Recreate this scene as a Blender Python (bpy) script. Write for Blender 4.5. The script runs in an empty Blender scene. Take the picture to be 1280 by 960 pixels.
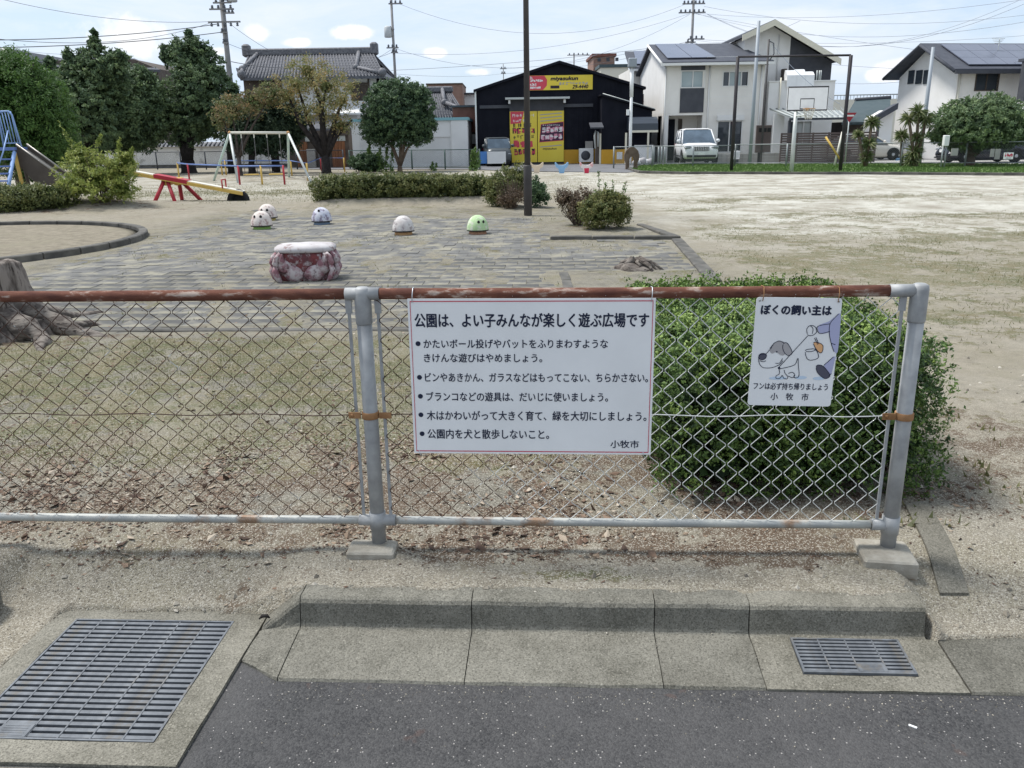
import bpy, bmesh, math, random
import numpy as np
from mathutils import Vector, Matrix, noise
random.seed(7); RN = np.random.default_rng(7)
SC = bpy.context.scene; COL = SC.collection
R = math.radians; PI = math.pi

# ------------------------------------------------------------------ camera
CF, CH, CY, CR = 1035.0, 1.62, 171.0, .0165       # focal (px of a 1280 wide frame), eye height, horizon row, roll
cp = math.atan((480-CY)/CF)
X0 = np.array([1., 0, 0]); FW = np.array([0, math.cos(cp), -math.sin(cp)]); U0 = np.array([0, math.sin(cp), math.cos(cp)])
RT = math.cos(CR)*X0-math.sin(CR)*U0; UP = math.sin(CR)*X0+math.cos(CR)*U0
CAM = np.array([0, 0, CH])
cd = bpy.data.cameras.new('camera'); cam = bpy.data.objects.new('camera', cd); COL.objects.link(cam)
cd.sensor_width = 36; cd.lens = CF/1280*36; cd.clip_start = .05; cd.clip_end = 6000
cam.matrix_world = Matrix(((RT[0], UP[0], -FW[0], 0), (RT[1], UP[1], -FW[1], 0), (RT[2], UP[2], -FW[2], CH), (0, 0, 0, 1)))
SC.camera = cam
def ray(x, y): return FW+RT*(x-640)/CF-UP*(y-480)/CF
def G(x, y, z=0.):                                # surveyed ground point
    d = ray(x, y); return CAM+d*((z-CH)/d[2])
def P(x, y, Y):                                   # point at distance Y
    d = ray(x, y); return CAM+d*(Y/d[1])
def ZT(x, y, Y): return float(P(x, y, Y)[2])

# ------------------------------------------------------------------ sky, sun, exposure
SUN_EL, SUN_AZ = R(62), R(-66)                    # azimuth from +Y towards +X
w = bpy.data.worlds.new('World'); SC.world = w; w.use_nodes = True
nt = w.node_tree; N = nt.nodes; L = nt.links; N.clear()
out = N.new('ShaderNodeOutputWorld'); bg = N.new('ShaderNodeBackground'); L.new(bg.outputs[0], out.inputs[0])
sky = N.new('ShaderNodeTexSky'); sky.sky_type = 'NISHITA'; sky.sun_disc = False
sky.sun_elevation = SUN_EL; sky.sun_rotation = SUN_AZ; sky.air_density = 1.0; sky.dust_density = 1.4; sky.ozone_density = 1.2
bg.inputs[1].default_value = .12
tc = N.new('ShaderNodeTexCoord')
def wn(t, **k):
    n = N.new(t)
    for a, b in k.items(): setattr(n, a, b)
    return n
def wmath(op, a, b=None, clamp=False):
    n = wn('ShaderNodeMath', operation=op, use_clamp=clamp)
    for i, v in enumerate((a, b)):
        if v is None: continue
        if hasattr(v, 'links') or hasattr(v, 'is_linked'): L.new(v, n.inputs[i])
        else: n.inputs[i].default_value = v
    return n.outputs[0]
mp = wn('ShaderNodeMapping'); mp.inputs['Scale'].default_value = (1.2, 1.2, 5.0); L.new(tc.outputs['Generated'], mp.inputs[0])
nz = wn('ShaderNodeTexNoise'); nz.inputs['Scale'].default_value = 2.2; nz.inputs['Detail'].default_value = 7; nz.inputs['Roughness'].default_value = .6
L.new(mp.outputs[0], nz.inputs['Vector'])
veil = wn('ShaderNodeMapRange'); veil.inputs[1].default_value = .38; veil.inputs[2].default_value = .66; veil.inputs[3].default_value = .66; veil.inputs[4].default_value = 1.0
L.new(nz.outputs['Fac'], veil.inputs[0])
mx = wn('ShaderNodeMix', data_type='RGBA'); L.new(veil.outputs[0], mx.inputs[0]); L.new(sky.outputs[0], mx.inputs[6]); mx.inputs[7].default_value = (4.2, 5.1, 6.4, 1)
# small cumulus heads low over the roofs
CL = [(150, 42, .050, .026), (135, 52, .035, .016), (318, 40, .020, .011), (438, 40, .033, .010), (372, 53, .020, .006), (545, 66, .02, .007), (1130, 85, .028, .012), (1105, 95, .02, .008), (275, 64, .02, .006), (600, 90, .02, .006), (1300, 95, .1, .02)]
tot = None
n2 = wn('ShaderNodeTexNoise'); n2.inputs['Scale'].default_value = 46; n2.inputs['Detail'].default_value = 6; L.new(tc.outputs['Generated'], n2.inputs['Vector'])
n3 = wn('ShaderNodeTexNoise'); n3.inputs['Scale'].default_value = 19; n3.inputs['Detail'].default_value = 6; n3.inputs['Roughness'].default_value = .6; L.new(tc.outputs['Generated'], n3.inputs['Vector'])
for px, py, sx, sz in CL:
    d = ray(px, py); d = d/np.linalg.norm(d); rr = np.cross(d, (0, 0, 1)); rr /= np.linalg.norm(rr); uu = np.cross(rr, d)
    def dot(v):
        n = wn('ShaderNodeVectorMath', operation='DOT_PRODUCT'); L.new(tc.outputs['Generated'], n.inputs[0]); n.inputs[1].default_value = tuple(v); return n.outputs['Value']
    a = wmath('MULTIPLY', dot(rr), 1/sx); b = wmath('MULTIPLY', dot(uu), 1/sz)
    q = wmath('ADD', wmath('MULTIPLY', a, a), wmath('MULTIPLY', b, b))
    q = wmath('ADD', q, wmath('MULTIPLY', wmath('SUBTRACT', n3.outputs['Fac'], .5), 3.2))
    e = wmath('SUBTRACT', 1.0, q, True)
    e = wmath('MULTIPLY', e, wmath('GREATER_THAN', dot(d), .5))
    tot = e if tot is None else wmath('MAXIMUM', tot, e)
cf = wn('ShaderNodeMapRange'); cf.interpolation_type = 'SMOOTHSTEP'; cf.inputs[1].default_value = .66; cf.inputs[2].default_value = 1.35
L.new(wmath('ADD', wmath('MULTIPLY', tot, .75), wmath('MULTIPLY', n2.outputs['Fac'], 1.1)), cf.inputs[0])
cf2 = wmath('MULTIPLY', cf.outputs[0], wmath('MULTIPLY', tot, 1.6, True), True)
mx2 = wn('ShaderNodeMix', data_type='RGBA'); L.new(cf2, mx2.inputs[0]); L.new(mx.outputs[2], mx2.inputs[6]); mx2.inputs[7].default_value = (6.5, 6.55, 6.7, 1)
n4 = wn('ShaderNodeTexNoise'); n4.inputs['Scale'].default_value = 3.1; n4.inputs['Detail'].default_value = 8; n4.inputs['Roughness'].default_value = .62; n4.inputs['Distortion'].default_value = .4
mp4 = wn('ShaderNodeMapping'); mp4.inputs['Scale'].default_value = (1, 1, 4.2); mp4.inputs['Rotation'].default_value = (.12, .1, .3); L.new(tc.outputs['Generated'], mp4.inputs[0]); L.new(mp4.outputs[0], n4.inputs['Vector'])
v4 = wn('ShaderNodeMapRange'); v4.inputs[1].default_value = .40; v4.inputs[2].default_value = .66; v4.inputs[3].default_value = 0; v4.inputs[4].default_value = .75; L.new(n4.outputs['Fac'], v4.inputs[0])
mx3 = wn('ShaderNodeMix', data_type='RGBA'); L.new(v4.outputs[0], mx3.inputs[0]); L.new(mx.outputs[2], mx3.inputs[6]); mx3.inputs[7].default_value = (5.9, 6.1, 6.4, 1); L.new(mx3.outputs[2], mx2.inputs[6])
L.new(mx2.outputs[2], bg.inputs[0])
sd = bpy.data.lights.new('sun', 'SUN'); sd.energy = 3.3; sd.angle = R(13); sd.color = (1, .975, .94)
so = bpy.data.objects.new('sun', sd); COL.objects.link(so)
sdir = Vector((math.sin(SUN_AZ)*math.cos(SUN_EL), math.cos(SUN_AZ)*math.cos(SUN_EL), math.sin(SUN_EL)))
so.rotation_euler = sdir.to_track_quat('Z', 'Y').to_euler(); so.location = (0, 0, 30)
SC.view_settings.view_transform = 'Standard'; SC.view_settings.look = 'None'; SC.view_settings.exposure = 0.48; SC.view_settings.gamma = 1
SC.cycles.max_bounces = 5; SC.cycles.diffuse_bounces = 3; SC.cycles.glossy_bounces = 2; SC.cycles.transparent_max_bounces = 4; SC.cycles.use_denoising = True

# ------------------------------------------------------------------ materials
def s2l(c):
    return tuple(((v/255/12.92) if v/255 <= .04045 else ((v/255+.055)/1.055)**2.4) for v in c)
MATS = {}
def newmat(name):
    m = bpy.data.materials.new(name); m.use_nodes = True; t = m.node_tree; b = t.nodes['Principled BSDF']
    b.inputs['Specular IOR Level'].default_value = .3
    MATS[name] = m; return m, t, b
def nnoise(t, co, scale, detail=4, rough=.55):
    n = t.nodes.new('ShaderNodeTexNoise'); n.inputs['Scale'].default_value = scale; n.inputs['Detail'].default_value = detail; n.inputs['Roughness'].default_value = rough
    t.links.new(co, n.inputs['Vector']); return n.outputs['Fac']
def nramp(t, fac, lo, hi):
    n = t.nodes.new('ShaderNodeMapRange'); n.inputs[1].default_value = lo; n.inputs[2].default_value = hi; t.links.new(fac, n.inputs[0]); return n.outputs[0]
def nmix(t, fac, a, b, mode='MIX'):
    n = t.nodes.new('ShaderNodeMix'); n.data_type = 'RGBA'; n.blend_type = mode
    for i, v in ((0, fac), (6, a), (7, b)):
        if isinstance(v, (int, float)): n.inputs[i].default_value = v
        elif isinstance(v, tuple): n.inputs[i].default_value = tuple(v[:3])+(1,)
        else: t.links.new(v, n.inputs[i])
    return n.outputs[2]
def nmath(t, op, a, b=0., clamp=False):
    n = t.nodes.new('ShaderNodeMath'); n.operation = op; n.use_clamp = clamp
    for i, v in enumerate((a, b)):
        if isinstance(v, (int, float)): n.inputs[i].default_value = v
        else: t.links.new(v, n.inputs[i])
    return n.outputs[0]
def nattr(t, name):
    n = t.nodes.new('ShaderNodeAttribute'); n.attribute_name = name; return n.outputs['Fac']
def nbump(t, b, h, strength, dist=.01):
    n = t.nodes.new('ShaderNodeBump'); n.inputs['Strength'].default_value = strength; n.inputs['Distance'].default_value = dist
    t.links.new(h, n.inputs['Height']); t.links.new(n.outputs[0], b.inputs['Normal'])
def ncoord(t, kind='Object', scale=None):
    n = t.nodes.new('ShaderNodeTexCoord').outputs[kind]
    if scale:
        m = t.nodes.new('ShaderNodeMapping'); m.inputs['Scale'].default_value = scale; t.links.new(n, m.inputs[0]); n = m.outputs[0]
    return n
def mat(name, c, c2=None, sc=6, lo=.35, hi=.65, rough=.75, metal=0, bump=0, bsc=60, c3=None, sc3=30, th3=.6, w3=.04, scale=None, spec=.3, detail=5, obj_random=0):
    """two-tone surface with optional third-colour stains and fine relief; colours in linear light"""
    m, t, b = newmat(name); co = ncoord(t, 'Object', scale)
    col = tuple(c)
    if c2: col = nmix(t, nramp(t, nnoise(t, co, sc, detail), lo, hi), tuple(c), tuple(c2))
    if c3: col = nmix(t, nramp(t, nnoise(t, co, sc3, 5, .65), th3-w3, th3+w3), col, tuple(c3))
    if obj_random:
        oi = t.nodes.new('ShaderNodeObjectInfo'); k = nmath(t, 'ADD', nmath(t, 'MULTIPLY', oi.outputs['Random'], 2*obj_random), 1-obj_random)
        hs = t.nodes.new('ShaderNodeHueSaturation'); t.links.new(k, hs.inputs['Value'])
        if isinstance(col, tuple): hs.inputs['Color'].default_value = col+(1,)
        else: t.links.new(col, hs.inputs['Color'])
        col = hs.outputs[0]
    if isinstance(col, tuple): b.inputs['Base Color'].default_value = col[:3]+(1,)
    else: t.links.new(col, b.inputs['Base Color'])
    b.inputs['Roughness'].default_value = rough; b.inputs['Metallic'].default_value = metal; b.inputs['Specular IOR Level'].default_value = spec
    if bump: nbump(t, b, nnoise(t, co, bsc, 5, .6), bump)
    return m
def foliage(name, cols, trans=.25, rough=.55):
    m, t, b = newmat(name); f = nattr(t, 'tint')
    r = t.nodes.new('ShaderNodeValToRGB'); t.links.new(f, r.inputs[0]); e = r.color_ramp.elements
    while len(e) < len(cols): e.new(.5)
    for i, c in enumerate(cols): e[i].position = i/(len(cols)-1); e[i].color = tuple(c)+(1,)
    t.links.new(r.outputs[0], b.inputs['Base Color']); b.inputs['Roughness'].default_value = rough; b.inputs['Specular IOR Level'].default_value = .35
    tr = t.nodes.new('ShaderNodeBsdfTranslucent'); t.links.new(r.outputs[0], tr.inputs[0]); ms = t.nodes.new('ShaderNodeMixShader'); ms.inputs[0].default_value = trans
    t.links.new(b.outputs[0], ms.inputs[1]); t.links.new(tr.outputs[0], ms.inputs[2]); t.links.new(ms.outputs[0], t.nodes['Material Output'].inputs[0]); return m

# ------------------------------------------------------------------ mesh building
class MB:
    """collects polygons; build() links them as ONE mesh object"""
    def __init__(s): s.v = []; s.f = []; s.sm = []; s.mi = []; s.m = 0
    def add(s, vs, fs, smooth=False):
        o = len(s.v); s.v.extend([tuple(map(float, p)) for p in vs]); s.f.extend([tuple(i+o for i in f) for f in fs])
        s.sm.extend([smooth]*len(fs)); s.mi.extend([s.m]*len(fs)); return s
    def box(s, x0, x1, y0, y1, z0, z1, rot=None, c=None, bev=0):
        if bev:
            b = bev; vs = []
            pts = lambda z, i: [(x0+i+(b if k in (0, 3) else 0)*0, 0, 0) for k in range(4)]
            def ring(ix, z):
                return [(x0+ix, y0+ix+b, z), (x0+ix+b, y0+ix, z), (x1-ix-b, y0+ix, z), (x1-ix, y0+ix+b, z), (x1-ix, y1-ix-b, z), (x1-ix-b, y1-ix, z), (x0+ix+b, y1-ix, z), (x0+ix, y1-ix-b, z)]
            rs = [ring(b, z0), ring(0, z0+b), ring(0, z1-b), ring(b, z1)]; vs = sum(rs, []); fs = [tuple(range(7, -1, -1)), tuple(range(24, 32))]
            for r in range(3):
                for k in range(8): a = r*8+k; bb = r*8+(k+1) % 8; fs.append((a, bb, bb+8, a+8))
        else:
            vs = [(x0, y0, z0), (x1, y0, z0), (x1, y1, z0), (x0, y1, z0), (x0, y0, z1), (x1, y0, z1), (x1, y1, z1), (x0, y1, z1)]
            fs = [(3, 2, 1, 0), (4, 5, 6, 7), (0, 1, 5, 4), (1, 2, 6, 5), (2, 3, 7, 6), (3, 0, 4, 7)]
        if rot is not None:
            cc = Vector(c if c is not None else ((x0+x1)/2, (y0+y1)/2, (z0+z1)/2)); vs = [rot @ (Vector(p)-cc)+cc for p in vs]
        return s.add(vs, fs)
    def prism(s, poly, axis, a, b, smooth=False):
        """polygon in the two other axes, extruded from a to b along axis"""
        n = len(poly)
        mk = {'x': lambda p, t: (t, p[0], p[1]), 'y': lambda p, t: (p[0], t, p[1]), 'z': lambda p, t: (p[0], p[1], t)}[axis]
        vs = [mk(p, a) for p in poly]+[mk(p, b) for p in poly]
        fs = [tuple(range(n-1, -1, -1)), tuple(range(n, 2*n))]+[(i, (i+1) % n, (i+1) % n+n, i+n) for i in range(n)]
        return s.add(vs, fs, smooth)
    def tube(s, pts, r, n=8, cap=True, smooth=True):
        pts = [Vector(p) for p in pts]; rs = r if isinstance(r, (list, tuple)) else [r]*len(pts); vs = []; fs = []
        up = Vector((0, 0, 1)); prev = None
        for i, p in enumerate(pts):
            d = (pts[min(i+1, len(pts)-1)]-pts[max(i-1, 0)]);
            if d.length < 1e-9: d = Vector((0, 0, 1))
            d.normalize()
            if prev is None:
                a = d.cross(up if abs(d.z) < .95 else Vector((0, 1, 0))).normalized()
            else:
                a = prev-d*prev.dot(d)
                a = a.normalized() if a.length > 1e-6 else d.orthogonal().normalized()
            prev = a; b = d.cross(a)
            for k in range(n):
                t = 2*PI*k/n; vs.append(p+(a*math.cos(t)+b*math.sin(t))*rs[i])
        for i in range(len(pts)-1):
            for k in range(n): fs.append((i*n+k, i*n+(k+1) % n, (i+1)*n+(k+1) % n, (i+1)*n+k))
        s.add(vs, fs, smooth)
        if cap:
            o = len(s.v)-len(vs); m = len(pts)-1
            s.f.extend([tuple(o+k for k in range(n-1, -1, -1)), tuple(o+m*n+k for k in range(n))]); s.sm.extend([False]*2); s.mi.extend([s.m]*2)
        return s
    def lathe(s, prof, c=(0, 0, 0), n=16, smooth=True, sx=1, sy=1):
        vs = []; fs = []
        for r_, z_ in prof:
            for k in range(n): t = 2*PI*k/n; vs.append((c[0]+r_*sx*math.cos(t), c[1]+r_*sy*math.sin(t), c[2]+z_))
        for i in range(len(prof)-1):
            for k in range(n): fs.append((i*n+k, i*n+(k+1) % n, (i+1)*n+(k+1) % n, (i+1)*n+k))
        fs += [tuple(range(n-1, -1, -1)), tuple(range((len(prof)-1)*n, len(prof)*n))]
        return s.add(vs, fs, smooth)
    def ball(s, c, r, n=12, m=8, rot=None, fn=None):
        rx, ry, rz = (r, r, r) if isinstance(r, (int, float)) else r; vs = []; fs = []; c = Vector(c)
        for i in range(m+1):
            ph = -PI/2+PI*i/m
            for k in range(n):
                t = 2*PI*k/n; v = Vector((math.cos(ph)*math.cos(t)*rx, math.cos(ph)*math.sin(t)*ry, math.sin(ph)*rz))
                if fn: v = v*fn(v)
                if rot is not None: v = rot @ v
                vs.append(c+v)
        for i in range(m):
            for k in range(n): fs.append((i*n+k, i*n+(k+1) % n, (i+1)*n+(k+1) % n, (i+1)*n+k))
        return s.add(vs, fs, True)
    def strip(s, pts, w_, y, closed=False):
        """flat painted line in an xz plane at depth y (mitred)"""
        pts = [Vector((p[0], p[1])) for p in pts]; n = len(pts); vs = []; fs = []
        for i, p in enumerate(pts):
            a = pts[i-1] if (i or closed) else p; b = pts[(i+1) % n] if (i < n-1 or closed) else p
            d = (b-a); d = d.normalized() if d.length > 1e-9 else Vector((1, 0)); nn = Vector((-d.y, d.x))*w_/2
            vs += [(p.x+nn.x, y, p.y+nn.y), (p.x-nn.x, y, p.y-nn.y)]
        for i in range(n if closed else n-1):
            a = 2*i; b = 2*((i+1) % n); fs.append((a, a+1, b+1, b))
        return s.add(vs, fs)
    def flat(s, pts, y): return s.add([(p[0], y, p[1]) for p in pts], [tuple(range(len(pts)))])
    def build(s, name, m, parent=None, loc=(0, 0, 0), label=None, kind=None):
        me = bpy.data.meshes.new(name); me.from_pydata(s.v, [], s.f); me.polygons.foreach_set('use_smooth', s.sm)
        for x in (m if isinstance(m, (list, tuple)) else [m]): me.materials.append(MATS[x] if isinstance(x, str) else x)
        if any(s.mi): me.polygons.foreach_set('material_index', s.mi)
        me.update(); o = bpy.data.objects.new(name, me); COL.objects.link(o); o.location = loc
        if parent is not None: o.parent = parent
        if label: o['label'] = label
        if kind: o['kind'] = kind
        return o
def np_mesh(name, v, f, m, parent=None, smooth=False, tint=None, attrs=None, dom='FACE', kind=None):
    """v (N,3), f (M,k) numpy arrays -> one mesh object"""
    me = bpy.data.meshes.new(name); k = f.shape[1]; me.vertices.add(len(v)); me.vertices.foreach_set('co', np.ascontiguousarray(v, dtype=np.float32).ravel())
    me.loops.add(f.size); me.loops.foreach_set('vertex_index', f.astype(np.int32).ravel()); me.polygons.add(len(f))
    me.polygons.foreach_set('loop_start', np.arange(0, f.size, k, dtype=np.int32)); me.polygons.foreach_set('loop_total', np.full(len(f), k, dtype=np.int32))
    me.polygons.foreach_set('use_smooth', np.full(len(f), smooth)); me.materials.append(MATS[m]); me.update(calc_edges=True)
    if tint is not None: a = me.attributes.new('tint', 'FLOAT', 'FACE'); a.data.foreach_set('value', tint.astype(np.float32))
    for kk, arr in (attrs or {}).items(): a = me.attributes.new(kk, 'FLOAT', 'POINT'); a.data.foreach_set('value', arr.astype(np.float32))
    o = bpy.data.objects.new(name, me); COL.objects.link(o)
    if parent is not None: o.parent = parent
    if kind: o['kind'] = kind
    return o
def tag(o, label=None, cat=None, group=None, kind=None):
    for k, v in (('label', label), ('category', cat), ('group', group), ('kind', kind)):
        if v: o[k] = v
    return o
def thing(name, label, cat, loc=(0, 0, 0), rz=0, group=None, kind=None):
    o = bpy.data.objects.new(name, None); COL.objects.link(o); o.location = tuple(map(float, loc)); o.rotation_euler = (0, 0, rz); o.empty_display_size = .2
    return tag(o, label, cat, group, kind)
def copy_tree(o, parent=None):
    c = o.copy(); COL.objects.link(c)
    if parent is not None: c.parent = parent
    for ch in list(o.children): copy_tree(ch, c)
    return c
def rotz(a): return Matrix.Rotation(a, 3, 'Z')
def local(T, p):                                  # world point -> the thing's own axes
    a = -T.rotation_euler.z; d = Vector(tuple(map(float, p)))-Vector(T.location)
    return Vector((d.x*math.cos(a)-d.y*math.sin(a), d.x*math.sin(a)+d.y*math.cos(a), d.z))
def FP(T, px, py, yl=0.):                         # point of the thing's own plane y=yl seen at px,py -> (x, z)
    a = T.rotation_euler.z; V = np.array([-math.sin(a), math.cos(a), 0]); O = np.array(T.location)+V*yl; d = ray(px, py)
    q = CAM+d*((O-CAM).dot(V)/d.dot(V)); l = local(T, q); return l.x, l.z
def FX(T, px, py, yl=0.): return FP(T, px, py, yl)[0]
def FZ(T, px, py, yl=0.): return FP(T, px, py, yl)[1]

# ------------------------------------------------------------------ leaves
def leaf_arrays(c, size, rng, aspect=.5, flat=0., droop=0., nrm=None):
    """one folded rhombus per centre"""
    n = len(c); d = rng.normal(size=(n, 3)); d[:, 2] = d[:, 2]*(1-flat)-droop
    d /= np.linalg.norm(d, axis=1, keepdims=True)
    r = rng.normal(size=(n, 3)) if nrm is None else nrm+rng.normal(size=(n, 3))*.5
    s = np.cross(d, r); s /= (np.linalg.norm(s, axis=1, keepdims=True)+1e-9); nn = np.cross(d, s)
    sz = (size*(.65+.7*rng.random(n)))[:, None]
    v = np.stack([c-d*sz*.5, c+s*sz*aspect*.5+nn*sz*.08, c+d*sz*.5, c-s*sz*aspect*.5+nn*sz*.08], 1).reshape(-1, 3)
    f = np.arange(n*4).reshape(n, 4); return v, f
def shape_noise(p, rng, f, k=5):
    o = np.zeros(len(p))
    for i in range(k):
        a = rng.normal(size=3)*f; o += np.sin(p@a+rng.random()*6.28)
    return o/k
def crown(name, parent, ells, n, size, m, rng=None, depth=.45, clump=.12, nclump=None, amp=.16, aspect=.5, tint_dir=None, core=.3, flat=0., seed=0, box=None, tintbias=0., bias=None):
    """foliage: clumped leaves through a set of ellipsoids (or boxes), uneven outline"""
    rng = np.random.default_rng(seed+11); E_ = np.array(ells, float); wt = (E_[:, 3]*E_[:, 4]*E_[:, 5])**.67; wt /= wt.sum()
    nc = nclump or max(12, n//22)
    e = rng.choice(len(E_), nc, p=wt); d = rng.normal(size=(nc, 3))
    if box: # superellipsoid: clipped hedge shapes
        d = d/ (np.abs(d)**box).sum(1, keepdims=True)**(1/box)
    else: d /= np.linalg.norm(d, axis=1, keepdims=True)
    rad = 1-depth*rng.random(nc)**1.7
    cc = E_[e, :3]+d*E_[e, 3:]*rad[:, None]
    cc += d*E_[e, 3:]*(amp*shape_noise(cc, rng, 2.6/E_[:, 3:].mean()))[:, None]
    ct = rng.random(nc)
    k = rng.integers(0, nc, n); g = rng.normal(size=(n, 3)); g *= (np.abs(rng.normal(size=(n, 1)))*.6+.25)/np.linalg.norm(g, axis=1, keepdims=True)
    rr = clump*E_[:, 3:].mean(); c = cc[k]+g*rr*np.array([1, 1, .8]); t = .55*ct[k]+.45*rng.random(n)+tintbias
    nr = d[k]
    v, f = leaf_arrays(c, np.full(n, size), rng, aspect, flat, 0, nr)
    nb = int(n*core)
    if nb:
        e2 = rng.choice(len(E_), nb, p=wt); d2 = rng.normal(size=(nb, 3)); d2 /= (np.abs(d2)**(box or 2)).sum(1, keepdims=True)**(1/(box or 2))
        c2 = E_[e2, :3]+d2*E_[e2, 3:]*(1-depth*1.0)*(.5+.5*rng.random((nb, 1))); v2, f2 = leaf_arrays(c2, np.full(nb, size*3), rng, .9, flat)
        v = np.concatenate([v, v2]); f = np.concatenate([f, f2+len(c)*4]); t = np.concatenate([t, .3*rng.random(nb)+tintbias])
    lo = -parent.location.z+.02 if parent is not None and False else -1e9
    return np_mesh(name, v, f, m, parent, False, np.clip(t, 0, 1))
def branches(mb, base, tips, r0, seed=0, n=7, fork=.35):
    rg = random.Random(seed); base = Vector(base)
    for tp in tips:
        tp = Vector(tp); mid = base.lerp(tp, .5)+Vector((rg.uniform(-.1, .1), rg.uniform(-.1, .1), rg.uniform(0, .12)))*(tp-base).length
        mb.tube([base, base.lerp(mid, .6)+Vector((0, 0, .02)), mid, tp], [r0, r0*.75, r0*.55, r0*.2], n)
# ------------------------------------------------------------------ the surfaces
FOX, FOY, FA = -.56, 3.10, R(-3.31)                # foot of the fence's middle post; the fence runs along u
FU = (math.cos(FA), math.sin(FA)); FV = (-math.sin(FA), math.cos(FA))
def W(u, v): return (FOX+u*FU[0]+v*FV[0], FOY+u*FU[1]+v*FV[1])
def concrete(name, a, b_, dark):
    m, t, b = newmat(name); co = ncoord(t); c = nmix(t, nramp(t, nnoise(t, co, 3.5, 7, .65), .3, .7), a, b_)
    c = nmix(t, nmath(t, 'MULTIPLY', nramp(t, nnoise(t, co, 2.6, 9, .78), .46, .62), .8), c, dark)
    c = nmix(t, nmath(t, 'MULTIPLY', nramp(t, nnoise(t, co, 130, 3, .7), .50, .60), .6), c, tuple(x*.40 for x in a))
    v2 = t.nodes.new('ShaderNodeTexVoronoi'); v2.inputs['Scale'].default_value = 230; t.links.new(co, v2.inputs['Vector']); s2 = t.nodes.new('ShaderNodeSeparateColor'); t.links.new(v2.outputs['Color'], s2.inputs[0])
    c = nmix(t, nmath(t, 'MULTIPLY', s2.outputs[1], .38), c, tuple(min(x*1.45, .5) for x in b_)); c = nmix(t, nmath(t, 'MULTIPLY', nmath(t, 'GREATER_THAN', s2.outputs[2], .88), .5), c, dark)
    vo = t.nodes.new('ShaderNodeTexVoronoi'); vo.inputs['Scale'].default_value = 120; t.links.new(co, vo.inputs['Vector']); sp = t.nodes.new('ShaderNodeSeparateColor'); t.links.new(vo.outputs['Color'], sp.inputs[0])
    c = nmix(t, nmath(t, 'MULTIPLY', nmath(t, 'MULTIPLY', nmath(t, 'GREATER_THAN', sp.outputs[0], .93), nmath(t, 'LESS_THAN', vo.outputs['Distance'], .40)), .45), c, tuple(min(x*1.55, .55) for x in b_))
    oi = t.nodes.new('ShaderNodeObjectInfo'); hs = t.nodes.new('ShaderNodeHueSaturation'); t.links.new(nmath(t, 'ADD', nmath(t, 'MULTIPLY', oi.outputs['Random'], .28), .84), hs.inputs['Value']); t.links.new(c, hs.inputs['Color']); c = hs.outputs[0]
    t.links.new(c, b.inputs['Base Color']); b.inputs['Roughness'].default_value = .93; nbump(t, b, nnoise(t, co, 110, 6, .7), .6, .006)
concrete('concrete_kerb', (.115, .108, .088), (.205, .195, .162), (.058, .055, .042))
concrete('concrete_slab', (.13, .121, .097), (.228, .214, .175), (.07, .066, .049))
mat('concrete_light', (.36, .34, .30), (.48, .46, .42), sc=8, rough=.9, bump=.3, bsc=90)
mat('concrete_foot', (.26, .235, .19), (.38, .355, .30), sc=14, rough=.95, bump=.5, bsc=110)
mat('paver_stone', (.085, .084, .080), (.135, .131, .121), sc=3, rough=.9, bump=.35, bsc=70, c3=(.21, .195, .15), sc3=2.4, th3=.545, w3=.07, obj_random=.2)
mat('edge_stone', (.075, .072, .065), (.14, .132, .115), sc=4, rough=.9, bump=.35, bsc=60, obj_random=.1)
mat('galv', (.28, .285, .285), (.40, .405, .40), sc=14, rough=.6, metal=.2, c3=(.24, .17, .11), sc3=6, th3=.70, w3=.05, bump=.05)
mat('galv_grate', (.10, .108, .118), (.18, .192, .205), sc=16, rough=.6, metal=.25, c3=(.16, .14, .11), sc3=9, th3=.62, w3=.08, bump=.08)
mat('rust_pipe', (.095, .036, .025), (.20, .082, .05), sc=9, rough=.9, c3=(.40, .32, .27), sc3=9, th3=.585, w3=.05, bump=.35, bsc=140, scale=(1, 3, 3))
mat('rail_worn', (.30, .31, .30), (.44, .44, .40), sc=6, rough=.6, metal=.15, c3=(.26, .17, .11), sc3=5, th3=.60, w3=.06, bump=.08)
mat('rust_band', (.24, .12, .05), (.38, .21, .10), sc=20, rough=.85, metal=.1, bump=.2)
mat('plate_white', (.85, .85, .84), (.79, .79, .78), sc=4, rough=.35, spec=.5)
mat('ink_navy', (.012, .018, .045), rough=.5)
mat('ink_red', (.55, .03, .07), rough=.5)
mat('ink_lavender', (.42, .43, .60), rough=.6)
mat('ink_grey', (.40, .38, .38), rough=.6)
mat('ink_dark', (.09, .09, .12), rough=.6)
mat('ink_orange', (.75, .42, .20), rough=.6)
mat('ink_pale_blue', (.55, .66, .78), rough=.6)
mat('pit_dark', (.02, .02, .02), rough=1)
mat('white_scrap', (.8, .8, .78), rough=.7)
mat('wire_tie', (.62, .64, .66), rough=.4, metal=.5)

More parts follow.
